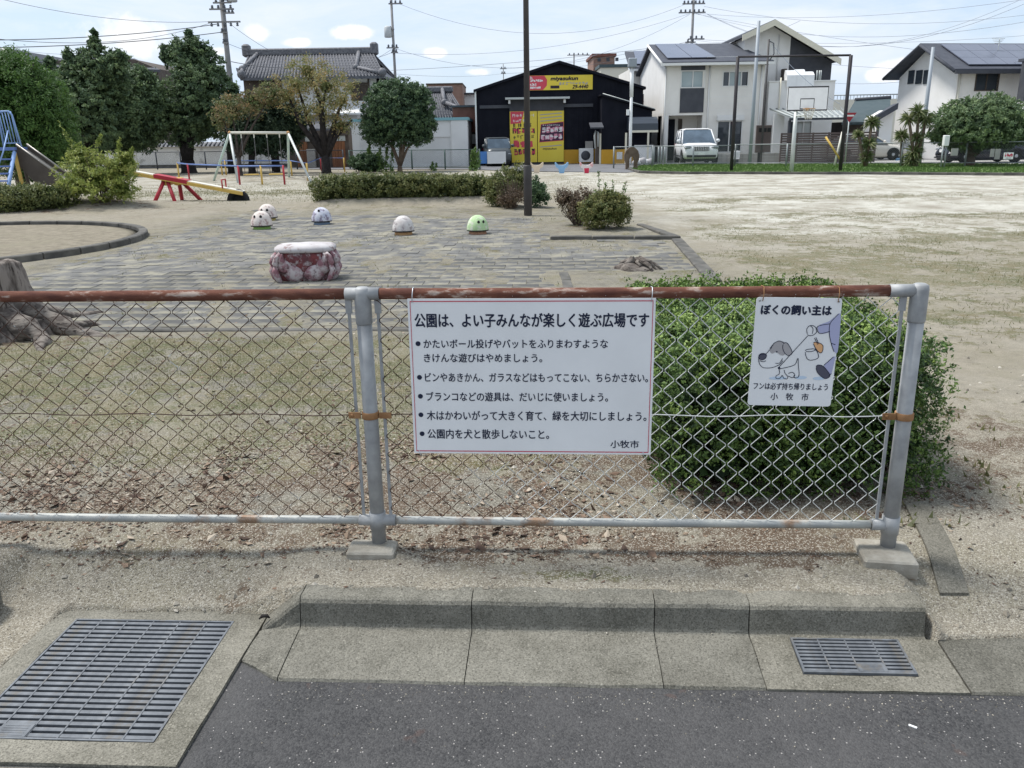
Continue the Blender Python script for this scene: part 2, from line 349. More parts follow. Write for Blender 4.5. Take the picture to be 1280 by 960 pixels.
m, t, b = newmat('asphalt'); co = ncoord(t)
vo = t.nodes.new('ShaderNodeTexVoronoi'); vo.inputs['Scale'].default_value = 170; t.links.new(co, vo.inputs['Vector'])
sep = t.nodes.new('ShaderNodeSeparateColor'); t.links.new(vo.outputs['Color'], sep.inputs[0])
c = nmix(t, nramp(t, nnoise(t, co, 1.6, 8, .7), .38, .62), (.030, .030, .031), (.068, .066, .065))
c = nmix(t, nramp(t, sep.outputs[1], .0, 1.), c, nmix(t, .6, c, (.105, .103, .10)))
chip = nmath(t, 'MULTIPLY', nmath(t, 'GREATER_THAN', sep.outputs[0], .967), nmath(t, 'LESS_THAN', vo.outputs['Distance'], nmath(t, 'MULTIPLY', sep.outputs[2], .45)))
c = nmix(t, chip, c, (.34, .32, .30))
c = nmix(t, nmath(t, 'MULTIPLY', nramp(t, nnoise(t, co, 9, 3), .70, .76), .35), c, (.10, .055, .04))
t.links.new(c, b.inputs['Base Color']); b.inputs['Roughness'].default_value = .88
nbump(t, b, nmath(t, 'SUBTRACT', nnoise(t, co, 60, 4), vo.outputs['Distance']), .55, .006)

m, t, b = newmat('ground'); co = ncoord(t)
n_fine = nnoise(t, co, 90, 4, .7); n_mid = nnoise(t, co, 7, 6, .65); n_big = nnoise(t, co, .9, 6, .6); n_pat = nnoise(t, co, 2.3, 8, .68)
c = nmix(t, nramp(t, n_mid, .3, .7), (.18, .158, .118), (.33, .292, .225))
c = nmix(t, nmath(t, 'MULTIPLY', nattr(t, 'plaza'), .8), c, nmix(t, nramp(t, nnoise(t, co, 4, 7, .7), .4, .6), (.075, .07, .056), (.20, .185, .145)))  # darker plaza sand; the same mask paints the shaded soil behind the fence
c = nmix(t, nmath(t, 'MULTIPLY', nattr(t, 'bright'), nramp(t, n_big, .25, .6), True), c, nmix(t, n_mid, (.66, .645, .575), (.53, .51, .44)))
n_sm = nnoise(t, co, 26, 6, .7); n_p2 = nnoise(t, co, 5.5, 8, .7)
pm = nmath(t, 'ADD', nmath(t, 'MULTIPLY', n_pat, .5), nmath(t, 'ADD', nmath(t, 'MULTIPLY', n_p2, .3), nmath(t, 'MULTIPLY', n_sm, .2)))
dm = nmath(t, 'SUBTRACT', nmath(t, 'ADD', nattr(t, 'dirt'), nramp(t, pm, .44, .56)), 1.0); c = nmix(t, nmath(t, 'MULTIPLY', nramp(t, dm, 0, .30), .88), c, nmix(t, n_fine, (.055, .033, .021), (.15, .098, .065)))
pg = nmath(t, 'ADD', nmath(t, 'MULTIPLY', nnoise(t, co, 1.7, 8, .7), .45), nmath(t, 'ADD', nmath(t, 'MULTIPLY', nnoise(t, co, 8, 7, .7), .35), nmath(t, 'MULTIPLY', n_sm, .2)))
gm = nmath(t, 'SUBTRACT', nmath(t, 'ADD', nattr(t, 'grass'), nramp(t, pg, .44, .56)), 1.0); gcol = nmix(t, nramp(t, nnoise(t, co, 3.3, 8, .75), .42, .58), (.060, .088, .024), (.20, .155, .082))
c = nmix(t, nmath(t, 'MULTIPLY', nramp(t, gm, 0, .30), .85), c, nmix(t, nramp(t, nnoise(t, co, 14, 5, .7), .35, .65), gcol, (.125, .12, .055)))
c = nmix(t, nmath(t, 'MULTIPLY', nramp(t, nnoise(t, co, 45, 5, .75), .54, .60), nattr(t, 'grass')), c, (.36, .33, .26))
c = nmix(t, nmath(t, 'MULTIPLY', nramp(t, nnoise(t, co, .8, 9, .8), .51, .56), .55), c, (.27, .245, .18))
vo = t.nodes.new('ShaderNodeTexVoronoi'); vo.inputs['Scale'].default_value = 210; t.links.new(co, vo.inputs['Vector'])
sp = t.nodes.new('ShaderNodeSeparateColor'); t.links.new(vo.outputs['Color'], sp.inputs[0])
c = nmix(t, nmath(t, 'MULTIPLY', nmath(t, 'GREATER_THAN', sp.outputs[0], .80), nmath(t, 'MULTIPLY', nattr(t, 'gravel'), .75)), c, (.48, .45, .38))
c = nmix(t, nmath(t, 'MULTIPLY', nmath(t, 'LESS_THAN', sp.outputs[0], .14), nmath(t, 'MULTIPLY', nattr(t, 'gravel'), .7)), c, (.12, .10, .08))
c = nmix(t, nramp(t, n_fine, .3, .75), nmix(t, .28, c, (.10, .085, .06)), c)
t.links.new(c, b.inputs['Base Color']); b.inputs['Roughness'].default_value = .97; b.inputs['Specular IOR Level'].default_value = .1
nbump(t, b, nmath(t, 'ADD', n_fine, nmath(t, 'MULTIPLY', vo.outputs['Distance'], -.6)), .6, .012)

# ------------------------------------------------------------------ the ground as one sheet
_rng = np.random.default_rng(3); _W = [(_rng.normal(size=2), _rng.random()*6.28) for _ in range(24)]
def wavy(x, y, f, k=8, o=0):
    s = 0
    for i in range(k):
        a, ph = _W[(i+o) % 24]; s = s+np.sin((x*a[0]+y*a[1])*f*(1+.23*i)+ph)
    return s/k
def sm(x, a, b): t_ = np.clip((x-a)/(b-a), 0, 1); return t_*t_*(3-2*t_)
def inb(x, a, b, s): return sm(x, a-s, a+s)*(1-sm(x, b-s, b+s))
def height(x, y):
    x = np.asarray(x, float); y = np.asarray(y, float)
    z = .006*wavy(x, y, 5)+.008*wavy(x, y, .9, 6, 5)*sm(y, 4, 8)*(1-sm(y, 40, 48))
    z = z+.20*inb(x, -5.0, .6, .8)*inb(y, 19.6, 23.4, 1.5)+.17*np.exp(-((x-1.6)**2/1.2+(y-15.6)**2/.9))+.26*np.exp(-(((x+11.2)/2.2)**2+((y-22.3)/1.3)**2))
    pl = inb(x, -6.0, 2.45, .15)*inb(y, 7.25, 21.0, .2)
    z = z*(1-.8*pl)+pl*(-.0030+.012*wavy(x, y, 2.6, 8, 3)+.008*wavy(x, y, 9, 8, 9))
    u = (x-FOX)*FU[0]+(y-FOY)*FU[1]; v = (x-FOX)*FV[0]+(y-FOY)*FV[1]
    side = -.100+.100*sm(v, -.40, .12)+.004*wavy(x, y, 22)
    off = np.maximum(sm(u, 2.02, 2.12), 1-sm(u, -.55, -.22))
    off = np.where(u < -1.43, 1-sm(-u, 1.44, 1.53)*1.0, off); side = side-.032*(u < -.2)*(1-sm(v, -.38, .12))
    z = np.where(v < .2, z*(1-off)+side*off, z)
    hidden = ((u > -.30) & (u < 2.045) & (v < -.34)) | ((u >= 2.0) & (v < -.44)) | ((u > -1.185) & (u < -.3) & (v < -.315)) | ((u < -1.455) & (v < -.34)) | (v < -1.19)
    return np.where(hidden, -.34, z)
def spans(*a):
    o = []
    for x0, x1, n in a: o.append(np.linspace(x0, x1, n, endpoint=False))
    return np.concatenate(o+[[a[-1][1]]])
xs = spans((-2500, -120, 10), (-120, -30, 30), (-30, -13, 44), (-13, -7, 50), (-7, -2.6, 52), (-2.6, 2.7, 200), (2.7, 6, 36), (6, 30, 70), (30, 120, 24), (120, 2500, 10))
ys = spans((-400, -10, 8), (-10, 1.6, 14), (1.6, 3.9, 100), (3.9, 7, 56), (7, 24, 180), (24, 50, 70), (50, 150, 26), (150, 5000, 16))
gx, gy = np.meshgrid(xs, ys); gz = height(gx, gy); nx, ny = len(xs), len(ys)
gv = np.stack([gx, gy, gz], -1).reshape(-1, 3); ii = np.arange(nx*ny).reshape(ny, nx)
gf = np.stack([ii[:-1, :-1], ii[:-1, 1:], ii[1:, 1:], ii[1:, :-1]], -1).reshape(-1, 4)
def warp(x, y): return x+.45*wavy(x, y, 3.1, 8, 2)*np.clip(y*.12, .2, 1.2)+.1*wavy(x, y, 14, 8, 6), y+.45*wavy(x, y, 2.7, 8, 11)*np.clip(y*.12, .2, 1.2)+.1*wavy(x, y, 13, 8, 14)
GP_ = [(*G(px, py)[:2], sx, sy) for px, py, sx, sy in ((950, 298, .9, .45), (1010, 268, 1.5, .7), (1195, 300, .9, .4), (915, 287, .6, .4), (1060, 335, 1.6, .5), (1240, 292, 1.6, .5), (1235, 350, 1.4, .35), (1000, 320, 1.2, .4), (1120, 312, .8, .3), (905, 252, .7, .8), (1060, 246, 4, .8), (860, 262, 1.0, .6), (1230, 268, 1.6, .5), (885, 320, .6, .35))]
def zone_grass(x, y):
    x, y = warp(x, y)
    z = .86*inb(x, -5.5, .6, .5)*inb(y, 4.0, 7.0, .35)+.52*inb(y, 6.0, 11.5, .8)*sm(x, 2.6, 3.6)+.40*inb(y, 11.5, 17, 1)*sm(x, 2.6, 3.6)+.20*sm(y, 17, 19)*sm(x, 3, 4)
    z += .25*inb(x, 2.2, 3.4, .4)*inb(y, 3.4, 5.4, .4)+.5*inb(x, -14, -4.3, 1)*inb(y, 26.5, 29, .6)+.25*inb(x, -14, 3, 1)*inb(y, 23, 45, 1)+.34*inb(x, -7, 2.5, .3)*inb(y, 7.3, 21, .3)
    z += .3*inb(y, 34.0, 37.5, .6)*sm(x, 0, 2)*(1-sm(x, 8, 10))+.35*sm(x, -13, -8)*0
    for cx, cy, sx, sy in GP_: z = z+.62*np.exp(-(((x-cx)/sx)**2+((y-cy)/sy)**2))
    u = (x-FOX)*FU[0]+(y-FOY)*FU[1]; v = (x-FOX)*FV[0]+(y-FOY)*FV[1]
    z += .95*np.exp(-(((u-.85)/.22)**2+((v+.18)/.09)**2))+.28*np.exp(-(((u+.95)/.5)**2+((v-.03)/.1)**2))
    return np.clip(z, 0, 1)
def zone_dirt(x, y):
    x, y = warp(x, y)
    u = (x-FOX)*FU[0]+(y-FOY)*FU[1]; v = (x-FOX)*FV[0]+(y-FOY)*FV[1]
    z = .86*inb(v, -.06, 1.35, .12)*inb(u, -5, 2.1, .1)+.85*np.exp(-((v-.02)/.11)**2)*inb(u, 1.0, 2.0, .15)+.6*np.exp(-(((x+11)/3)**2+((y-21.6)/1.2)**2))+.5*np.exp(-((x-1.4)**2/.9+(y-15.3)**2/.5))
    z += .45*np.exp(-((x+4.1)**2/1.2+(y-6.9)**2/.6))+.45*inb(x, -14, -3, 1)*inb(y, 36, 45, .8)+.60*inb(x, 1.6, 2.9, .25)*inb(y, 3.3, 4.9, .3)+.15*inb(y, 14, 17, 1)*sm(x, 3, 4)
    z += .30*np.exp(-(((u+.55)/.25)**2+((v+.2)/.06)**2))
    return np.clip(z, 0, 1)
X_, Y_ = gv[:, 0], gv[:, 1]; plaza_and_shade = np.maximum(inb(X_, -7, 2.6, .5)*inb(Y_, 6.9, 20, .8), 1.1*inb(X_, -8, 2.3, .4)*inb(Y_, 3.25, 7.2, .25))  # second term: shade on the soil behind the fence, painted as darker ground
ground = np_mesh('ground', gv, gf, 'ground', None, True, attrs=dict(plaza=plaza_and_shade, grass=zone_grass(X_, Y_), dirt=zone_dirt(X_, Y_), bright=np.clip(.15+.85*sm(X_, 1.5, 5)*sm(Y_, 10, 16)+.5*sm(Y_, 22, 28)*(1-sm(Y_, 40, 46)), 0, 1),
    gravel=np.clip(.9*(1-sm(Y_, 3.6, 5.5))+.25, 0, 1)), kind='structure')

# road in front: one sheet well below the kerb top
def fmesh(name, m, **k): return thing(name, k.get('label'), k.get('cat'), (FOX, FOY, 0), FA, kind=k.get('kind'))
mb = MB(); nu = 90
us = np.linspace(-60, 60, nu); mb.add([(-90, -14, -.142), (90, -14, -.142), (90, -.6, -.142), (-90, -.6, -.142)], [(0, 1, 2, 3)])
road = mb.build('road', 'asphalt'); road.location = (FOX, FOY, 0); road.rotation_euler.z = FA; tag(road, kind='structure')

# ------------------------------------------------------------------ concrete gutter and kerb
mb = MB(); mb.box(-1.2, 5.4, -.66, -.34, -.40, -.20)
gutter = mb.build('gutter', 'concrete_kerb'); gutter.location = (FOX, FOY, 0); gutter.rotation_euler.z = FA; tag(gutter, kind='structure')
def rough(mb, amt=.0022, fr=30):
    for i, p in enumerate(mb.v):
        n_ = noise.noise_vector(Vector(p)*fr)*amt+noise.noise_vector(Vector(p)*fr*.25)*amt*1.2
        mb.v[i] = (p[0]+n_.x, p[1]+n_.y, p[2]+n_.z)
KP = [(-.700, -.30), (-.700, -.142), (-.694, -.133), (-.60, -.125), (-.5, -.116), (-.437, -.110), (-.424, -.106), (-.419, -.095), (-.413, -.05), (-.408, -.018), (-.400, -.006), (-.386, 0), (-.35, .001), (-.31, 0), (-.298, -.005), (-.292, -.02), (-.290, -.30)]
def loft(mb, u0, u1, prof0, prof1=None, seg=12):
    prof1 = prof1 or prof0; n = len(prof0); vs = []
    for i in range(seg+1):
        f = i/seg; u = u0+(u1-u0)*f
        for a, b_ in zip(prof0, prof1): vs.append((u, a[0]+(b_[0]-a[0])*f, a[1]+(b_[1]-a[1])*f))
    fs = [(i*n+k, (i+1)*n+k, (i+1)*n+(k+1) % n, i*n+(k+1) % n) for i in range(seg) for k in range(n)]
    fs += [tuple(range(n)), tuple(range(seg*n+n-1, seg*n-1, -1))]
    mb.add(vs, fs, False)
def slab_hole(mb, u0, u1, v0, v1, zf, hole, zb=-.30):
    """flat slab with a rectangular opening; outer sides, top and the walls of the opening"""
    hu0, hu1, hv0, hv1 = hole; U_ = sorted(set([u0, u1, hu0, hu1]+list(np.linspace(u0, u1, 9)))); V_ = sorted(set([v0, v1, hv0, hv1]+list(np.linspace(v0, v1, 7))))
    for i in range(len(U_)-1):
        for j in range(len(V_)-1):
            a, b_, c_, d_ = U_[i], U_[i+1], V_[j], V_[j+1]; mu, mv = (a+b_)/2, (c_+d_)/2
            if hu0 < mu < hu1 and hv0 < mv < hv1: continue
            mb.add([(a, c_, zf(c_)), (b_, c_, zf(c_)), (b_, d_, zf(d_)), (a, d_, zf(d_))], [(0, 1, 2, 3)])
    for (a, c_, b_, d_) in ((u0, v0, u1, v0), (u1, v0, u1, v1), (u1, v1, u0, v1), (u0, v1, u0, v0), (hu1, hv0, hu0, hv0), (hu0, hv0, hu0, hv1), (hu0, hv1, hu1, hv1), (hu1, hv1, hu1, hv0)):
        mb.add([(a, c_, zb), (b_, d_, zb), (b_, d_, zf(d_)), (a, c_, zf(c_))], [(0, 1, 2, 3)])
GAP = .0018
for u0, u1 in ((-.215, .424), (.424, 1.088), (1.088, 1.425)):
    mb = MB(); loft(mb, u0+GAP, u1-GAP, KP, seg=26); rough(mb); mb.build('kerb_block', 'concrete_kerb', gutter)
# block with the small drain opening
SG = (1.565, 1.938, -.620, -.452)
SG = (1.562, 1.940, -.628, -.445)
mb = MB(); kk = [(-.4365, -.30)]+KP[5:]; loft(mb, 1.425+GAP, 2.040, kk, seg=22)
zf = lambda v: -.110-.0235*(-.437-v)/.263
slab_hole(mb, 1.425+GAP, 2.075, -.700, -.437, zf, SG); rough(mb, .0015); mb.build('kerb_block', 'concrete_slab', gutter)
# left end piece, its kerb sinking into the frame of the big drain
KL = [(a, max(b_-.128 if b_ > -.09 else b_, -.30) if a > -.43 else b_) for a, b_ in KP]; KL = [(a if a > -.6 else -.60+.0*a, min(b_, -.1305) if b_ > -.3 else b_) for a, b_ in KL]
mb = MB(); loft(mb, -.374, -.215-GAP, KL, KP, seg=10); rough(mb, .003); mb.build('kerb_block', 'concrete_kerb', gutter)
# low slabs right of the kerb, kerb going on left of the big drain
FP_ = [(-.700, -.30), (-.700, -.140), (-.694, -.133), (-.60, -.125), (-.5, -.116), (-.425, -.108), (-.418, -.116), (-.416, -.30)]
for u0, u1 in ((2.080, 2.70), (2.70, 3.32), (3.32, 3.94), (3.94, 4.56), (4.56, 5.2)):
    mb = MB(); loft(mb, u0+GAP, u1-GAP, FP_, seg=14); rough(mb); mb.build('kerb_block', 'concrete_kerb', gutter)
for u0, u1 in ((-2.12, -1.445), (-2.73, -2.12), (-3.34, -2.73)):
    mb = MB(); loft(mb, u0+GAP, u1-GAP, KP, seg=14); rough(mb); mb.build('kerb_block', 'concrete_kerb', gutter)
# ------------------------------------------------------------------ the two drains
def grate(name, label, u0, u1, v0, v1, z, nb, nc, plate, zb=-.5):
    T = thing(name, label, 'drain grate', (*W((u0+u1)/2, (v0+v1)/2), z), FA, 'steel drain grates in the gutter')
    a, b_ = (u1-u0)/2-.002, (v1-v0)/2-.002
    mb = MB(); fw = .007
    for x0, x1, y0, y1 in ((-a, a, -b_, -b_+fw), (-a, a, b_-fw, b_), (-a, -a+fw, -b_+fw, b_-fw), (a-fw, a, -b_+fw, b_-fw)): mb.box(x0, x1, y0, y1, -.035, .001)
    mb.build('frame', 'galv_grate', T)
    pitch = 2*(b_-fw)/nb; bw = pitch*.56
    me = None
    for i in range(nb):
        y = -b_+fw+pitch*(i+.5)
        if me is None:
            mb = MB(); mb.box(-a+fw, a-fw, -bw/2, bw/2, -.028, -.002); o = mb.build('bar', 'galv_grate', T); me = o.data
        else:
            o = bpy.data.objects.new('bar', me); COL.objects.link(o); o.parent = T
        o.location = (0, y, random.uniform(-.0006, .0006))
    me = None
    for i in range(1, nc):
        x = -a+2*a*i/nc
        if me is None:
            mb = MB(); mb.box(-.0024, .0024, -b_+fw, b_-fw, -.024, -.0006); o = mb.build('cross_bar', 'galv_grate', T); me = o.data
        else:
            o = bpy.data.objects.new('cross_bar', me); COL.objects.link(o); o.parent = T
        o.location = (x, 0, 0)
    mb = MB(); x0 = -a+2*a*plate/nc; x1 = x0+2*a/nc; mb.box(x0, x1, -b_+fw, -b_+fw+pitch*2.1, -.004, .0018)
    for k in range(5): y = -b_+fw+pitch*(.2+.38*k); mb.box(x0+.012, x1-.012, y, y+.003, .0018, .0028)
    mb.build('name_plate', 'galv_grate', T)
    mb = MB(); d = z-zb
    mb.add([(-a, -b_, -.04), (a, -b_, -.04), (a, b_, -.04), (-a, b_, -.04), (-a, -b_, -d), (a, -b_, -d), (a, b_, -d), (-a, b_, -d)], [(4, 5, 6, 7), (0, 1, 5, 4), (1, 2, 6, 5), (2, 3, 7, 6), (3, 0, 4, 7)])
    mb.build('pit', 'pit_dark', T)
    return T
BG = (-1.112, -.490, -1.022, -.362)
grate('drain_grate', 'large square steel drain grate set in a concrete frame at the lower left', *BG, -.1295, 23, 6, 1)
g2 = grate('drain_grate', 'small steel drain grate set in the gutter slab below the right-hand kerb', *SG, -.112, 9, 4, 2, -.4)
g2.rotation_euler = (math.atan(.0235/.263)*.9, 0, FA)
mb = MB(); slab_hole(mb, -1.205, -.380, -1.117, -.290, lambda v: -.130, BG, -.34)
rough(mb, .0016); o = mb.build('drain_surround', 'concrete_slab'); o.location = (FOX, FOY, 0); o.rotation_euler.z = FA; tag(o, kind='structure')
mb = MB(); mb.box(-3.4, -.40, -1.46, -1.126, -.3, -.136, bev=.004); rough(mb, .0015); o = mb.build('gutter_slab', 'concrete_slab'); o.location = (FOX, FOY, 0); o.rotation_euler.z = FA; tag(o, kind='structure')

# ------------------------------------------------------------------ old paving of the plaza, sand lying over it
PAV = MB(); PAV.add([(-6.2, 7.25, -.03), (2.5, 7.25, -.03), (2.5, 21.5, -.03), (-6.2, 21.5, -.03)], [(0, 1, 2, 3)])
plaza = PAV.build('plaza', 'paver_stone'); tag(plaza, kind='structure')
SCX, SCY, SRR = -9.95, 14.0, 3.52
cells = []
pa = R(-2.4); p0 = .30
for i in range(-24, 12):
    for j in range(-2, 52):
        lx, ly = i*p0+.15*(j % 2), j*p0; x = .4+lx*math.cos(pa)-ly*math.sin(pa); y = 7.45+lx*math.sin(pa)+ly*math.cos(pa)
        if not (-6.2 < x < 2.35 and 7.30 < y < 21.3): continue
        if x > .62 and (y < 10.3 or y > 13.5): continue
        if math.hypot(x-SCX, y-SCY) < SRR+.25: continue
        if y > 17.5 and x > -4.4+(21-y)*.9: continue
        if noise.noise(Vector((x*.5, y*.5, 3))) > .42: continue
        cells.append((math.hypot(x, y), x, y))
cells.sort(); rest = MB(); me = None
for k, (d, x, y) in enumerate(cells):
    z = .001+random.uniform(-.003, .004)+.004*noise.noise(Vector((x, y, 0))); tx, ty = random.uniform(-.008, .008), random.uniform(-.008, .008)
    if k < 300:
        if me is None:
            mb = MB(); mb.box(-.1475, .1475, -.1475, .1475, -.05, 0, bev=.004); o = mb.build('paver', 'paver_stone', plaza); me = o.data
        else: o = bpy.data.objects.new('paver', me); COL.objects.link(o); o.parent = plaza
        o.location = (x, y, z); o.rotation_euler = (tx, ty, pa)
    else:
        m3 = Matrix.Rotation(pa, 3, 'Z') @ Matrix.Rotation(tx, 3, 'X') @ Matrix.Rotation(ty, 3, 'Y')
        rest.add([Vector((x, y, z))+m3 @ Vector(q) for q in ((-.1475, -.1475, 0), (.1475, -.1475, 0), (.1475, .1475, 0), (-.1475, .1475, 0), (-.145, -.145, -.04), (.145, -.145, -.04), (.145, .145, -.04), (-.145, .145, -.04))], [(0, 1, 2, 3), (0, 4, 5, 1), (1, 5, 6, 2), (3, 2, 6, 7), (0, 3, 7, 4)])
rest.build('paver', 'paver_stone', plaza, kind='stuff')
# edging stones: right side of the plaza, the bed edge behind it, and the front step
def edging(parent, pts, wdt, z0, z1, m, ln=.6, name='kerb_stone'):
    for (xa, ya), (xb, yb) in zip(pts[:-1], pts[1:]):
        D = math.hypot(xb-xa, yb-ya); n = max(1, round(D/ln)); a = math.atan2(yb-ya, xb-xa)
        for i in range(n):
            f = (i+.5)/n; mb = MB(); s = D/n/2-.004; mb.box(-s, s, -wdt/2, wdt/2, z0, z1, bev=.012)
            o = mb.build(name, m, parent, (xa+(xb-xa)*f, ya+(yb-ya)*f, random.uniform(-.006, .006))); o.rotation_euler = (random.uniform(-.02, .02), random.uniform(-.01, .01), a+random.uniform(-.008, .008))
edging(plaza, [tuple(G(893, 352)[:2]), tuple(G(846, 300)[:2])], .17, -.15, .03, 'edge_stone')
edging(plaza, [tuple(G(846, 299)[:2]), tuple(G(688, 299)[:2])], .12, -.15, .06, 'edge_stone')
edging(plaza, [tuple(G(846, 299)[:2]), tuple(G(800, 283)[:2])], .14, -.15, .05, 'edge_stone')
edging(plaza, [(-3.9, 7.33), (.55, 7.07)], .12, -.15, .012, 'edge_stone')
edging(plaza, [(.62, 7.2), (.66, 10.2)], .12, -.15, .015, 'edge_stone')
# sandbox ring on the left
mb = MB(); mb.lathe([(SRR-.06, .03), (SRR-.3, .045), (1.5, .05), (.01, .055)][::-1], (0, 0, 0), 48)
sb = thing('sandbox', 'round sandbox with a low concrete kerb, left of the paved plaza', 'sandbox', (SCX, SCY, 0))
mb.build('sand', 'ground', sb)
nk = 36
for i in range(nk):
    a0, a1 = 2*PI*i/nk+.004, 2*PI*(i+1)/nk-.004; mb = MB(); pr = [(SRR-.07, -.1), (SRR-.07, .085), (SRR-.06, .10), (SRR+.06, .10), (SRR+.075, .085), (SRR+.08, -.1)]
    vs = [];
    for q in range(4):
        a = a0+(a1-a0)*q/3
        for r_, z_ in pr: vs.append((r_*math.cos(a), r_*math.sin(a), z_))
    n = 6; fs = [(q*n+k, q*n+(k+1) % n, (q+1)*n+(k+1) % n, (q+1)*n+k) for q in range(3) for k in range(n)]+[tuple(range(n-1, -1, -1)), tuple(range(3*n, 4*n))]
    mb.add(vs, fs); mb.build('kerb_stone', 'edge_stone', sb)

gz_ = lambda x, y: float(height(np.array([x]), np.array([y]))[0])
# buried concrete edging strip running back from the fence end
qa, qb, qc, qd = [np.array(G(*p, -.03)[:2]) for p in ((1176, 733), (1212, 733), (1158, 636), (1130, 640))]; mb = MB(); ns_ = 14; vs = []
for k in range(ns_+1):
    f = k/ns_
    for e in (qa+(qd-qa)*f, qb+(qc-qb)*f):
        for dz in (.012, -.08): vs.append((e[0], e[1], max(gz_(*(qa+(qd-qa)*f)), gz_(*(qb+(qc-qb)*f)))+dz))
fs = [f_ for k in range(ns_) for f_ in ((4*k, 4*k+2, 4*k+6, 4*k+4), (4*k+1, 4*k, 4*k+4, 4*k+5), (4*k+2, 4*k+3, 4*k+7, 4*k+6))]+[(0, 1, 3, 2)]
mb.add(vs, fs); es = mb.build('edging_strip', 'concrete_slab'); tag(es, kind='structure')
# ------------------------------------------------------------------ chain-link fence
for nm, bias in (('wire', 0),):
    m, t, b = newmat('wire'); co = ncoord(t); sx = t.nodes.new('ShaderNodeSeparateXYZ'); t.links.new(co, sx.inputs[0])
    k = nramp(t, sx.outputs[0], .25, 1.0); k = nmath(t, 'ADD', nmath(t, 'MULTIPLY', k, .36), nnoise(t, co, 11, 5, .7)); f = nramp(t, k, .60, .66)
    t.links.new(nmix(t, f, nmix(t, nnoise(t, co, 40), (.035, .018, .012), (.10, .048, .029)), (.66, .67, .64)), b.inputs['Base Color'])
    t.links.new(nmath(t, 'MULTIPLY', f, .35), b.inputs['Metallic']); b.inputs['Roughness'].default_value = .6
FT = thing('chain_link_fence', 'waist-high chain-link fence with a rusty top rail between the kerb and the park', 'fence', (FOX, FOY, 0), FA)
def post(u, elbow=False):
    mb = MB(); mb.lathe([(.0295, .0), (.0292, .5), (.0285, .97)], (u, 0, 0), 20)
    p = mb.build('post', 'galv', FT)
    mb = MB()
    mb.lathe([(.0308, .945), (.0318, .948), (.0318, 1.062), (.029, 1.080), (.019, 1.086), (.002, 1.087)], (u, 0, 0), 20)
    if elbow: mb.tube([(u-.11, 0, 1.060), (u-.02, 0, 1.060)], .0240, 16)
    else: mb.tube([(u-.065, 0, 1.060), (u+.065, 0, 1.060)], .0240, 16)
    mb.build('cap_joint', 'galv', FT)
    mb = MB(); mb.tube([(u-.075, 0, .122), (u+(.0 if elbow else .075), 0, .122)], .0235, 14); mb.lathe([(.0335, .085), (.0335, .16)], (u, 0, 0), 18); mb.build('rail_joint', 'galv', FT)
    mb = MB(); mb.lathe([(.0335, .565), (.0345, .567), (.0345, .59), (.0335, .592)], (u, 0, 0), 20)
    mb.box(u-.085, u-.036, -.014, -.010, .566, .591)
    if not elbow: mb.box(u+.036, u+.085, -.014, -.010, .566, .591)
    mb.lathe([(.006, -.006), (.006, .006)], (u-.07, -.014, .58), 8); mb.build('band', 'rust_band', FT)
    for s in ((-1,) if elbow else (-1, 1)):
        mb = MB(); mb.box(u+s*.056-.006, u+s*.056+.006, -.003, .003, .14, 1.045); mb.build('tension_bar', 'galv', FT)
        mb = MB(); mb.box(u+s*.056-.012, u+s*.056+.012, -.005, .0055, .985, 1.04); mb.build('tension_clip', 'galv', FT)
post(0); post(-2.06); post(2.055, True)
for (u, w_, d, z_, rz) in ((-.020, .095, .062, .045, 0), (2.030, .098, .098, .055, R(-7)), (-2.06, .095, .062, .045, 0)):
    mb = MB(); mb.box(-w_, w_, -d, d, -.15, z_*.6, bev=.007); rough(mb, .003, 14); f = mb.build('footing', 'concrete_foot', FT, (u, -.045, 0)); f.rotation_euler.z = rz
def railx(name, u0, u1, z, r, m, n=16, sag=.0):
    mb = MB(); k = 14; mb.tube([(u0+(u1-u0)*i/k, .0, z-sag*math.sin(PI*i/k)) for i in range(k+1)], r, n); mb.build(name, m, FT)
for u0, u1 in ((-3.9, -2.125), (-1.995, -.065), (.065, 1.945)): railx('top_rail', u0, u1, 1.060, .0215, 'rust_pipe', sag=.003); railx('bottom_rail', u0-.01, u1+.03, .122, .0170, 'rail_worn', sag=.002)
DW, DH = .086, .0772
def wires(u0, u1, z0, z1):
    mb = MB(); n = int(round((u1-u0)/(DW/2))); hw = (u1-u0)/n; rows = int(round((z1-z0)/(DH/2))); hh = (z1-z0)/rows
    for k in range(n):
        pts = []
        for j in range(rows+1):
            col = k+((j+k) % 2); uu = u0+hw*col; z = z1-hh*j
            bow = noise.noise_vector(Vector((uu*2.2, z*2.6, 1.7)))*.016; jit = noise.noise_vector(Vector((col*7.1, j*3.3, 5)))*.0030
            e = 1 if (j+k) % 2 else -1; env = math.sin(PI*min(max((uu-u0)/(u1-u0), 0), 1))**.3 if 0 < (uu-u0)/(u1-u0) < 1 else 0
            pts.append((uu+(bow.x+jit.x)*env, -.004+e*.0022+bow.y*env*.6, z+(bow.z+jit.z)*env))
        # each bend is a short flat-topped hook, not a sharp corner
        fine = []
        for j, p in enumerate(pts):
            p = Vector(p)
            if 0 < j < len(pts)-1:
                a = Vector(pts[j-1]); b_ = Vector(pts[j+1]); fine += [p.lerp(a, .10), p.lerp(b_, .10)]
            else: fine.append(p)
        mb.tube(fine, .00175, 4, cap=False)
    for k in range(n//2+1):   # hooks over the top rail wire
        uu = u0+hw*2*k; 
        if uu < u1: mb.tube([(uu-.004, -.004, z1-.004), (uu-.005, -.02, z1+.016), (uu+.002, 0, z1+.03)], .0016, 4, cap=False)
    mb.build('wire_mesh', 'wire', FT, kind='stuff')
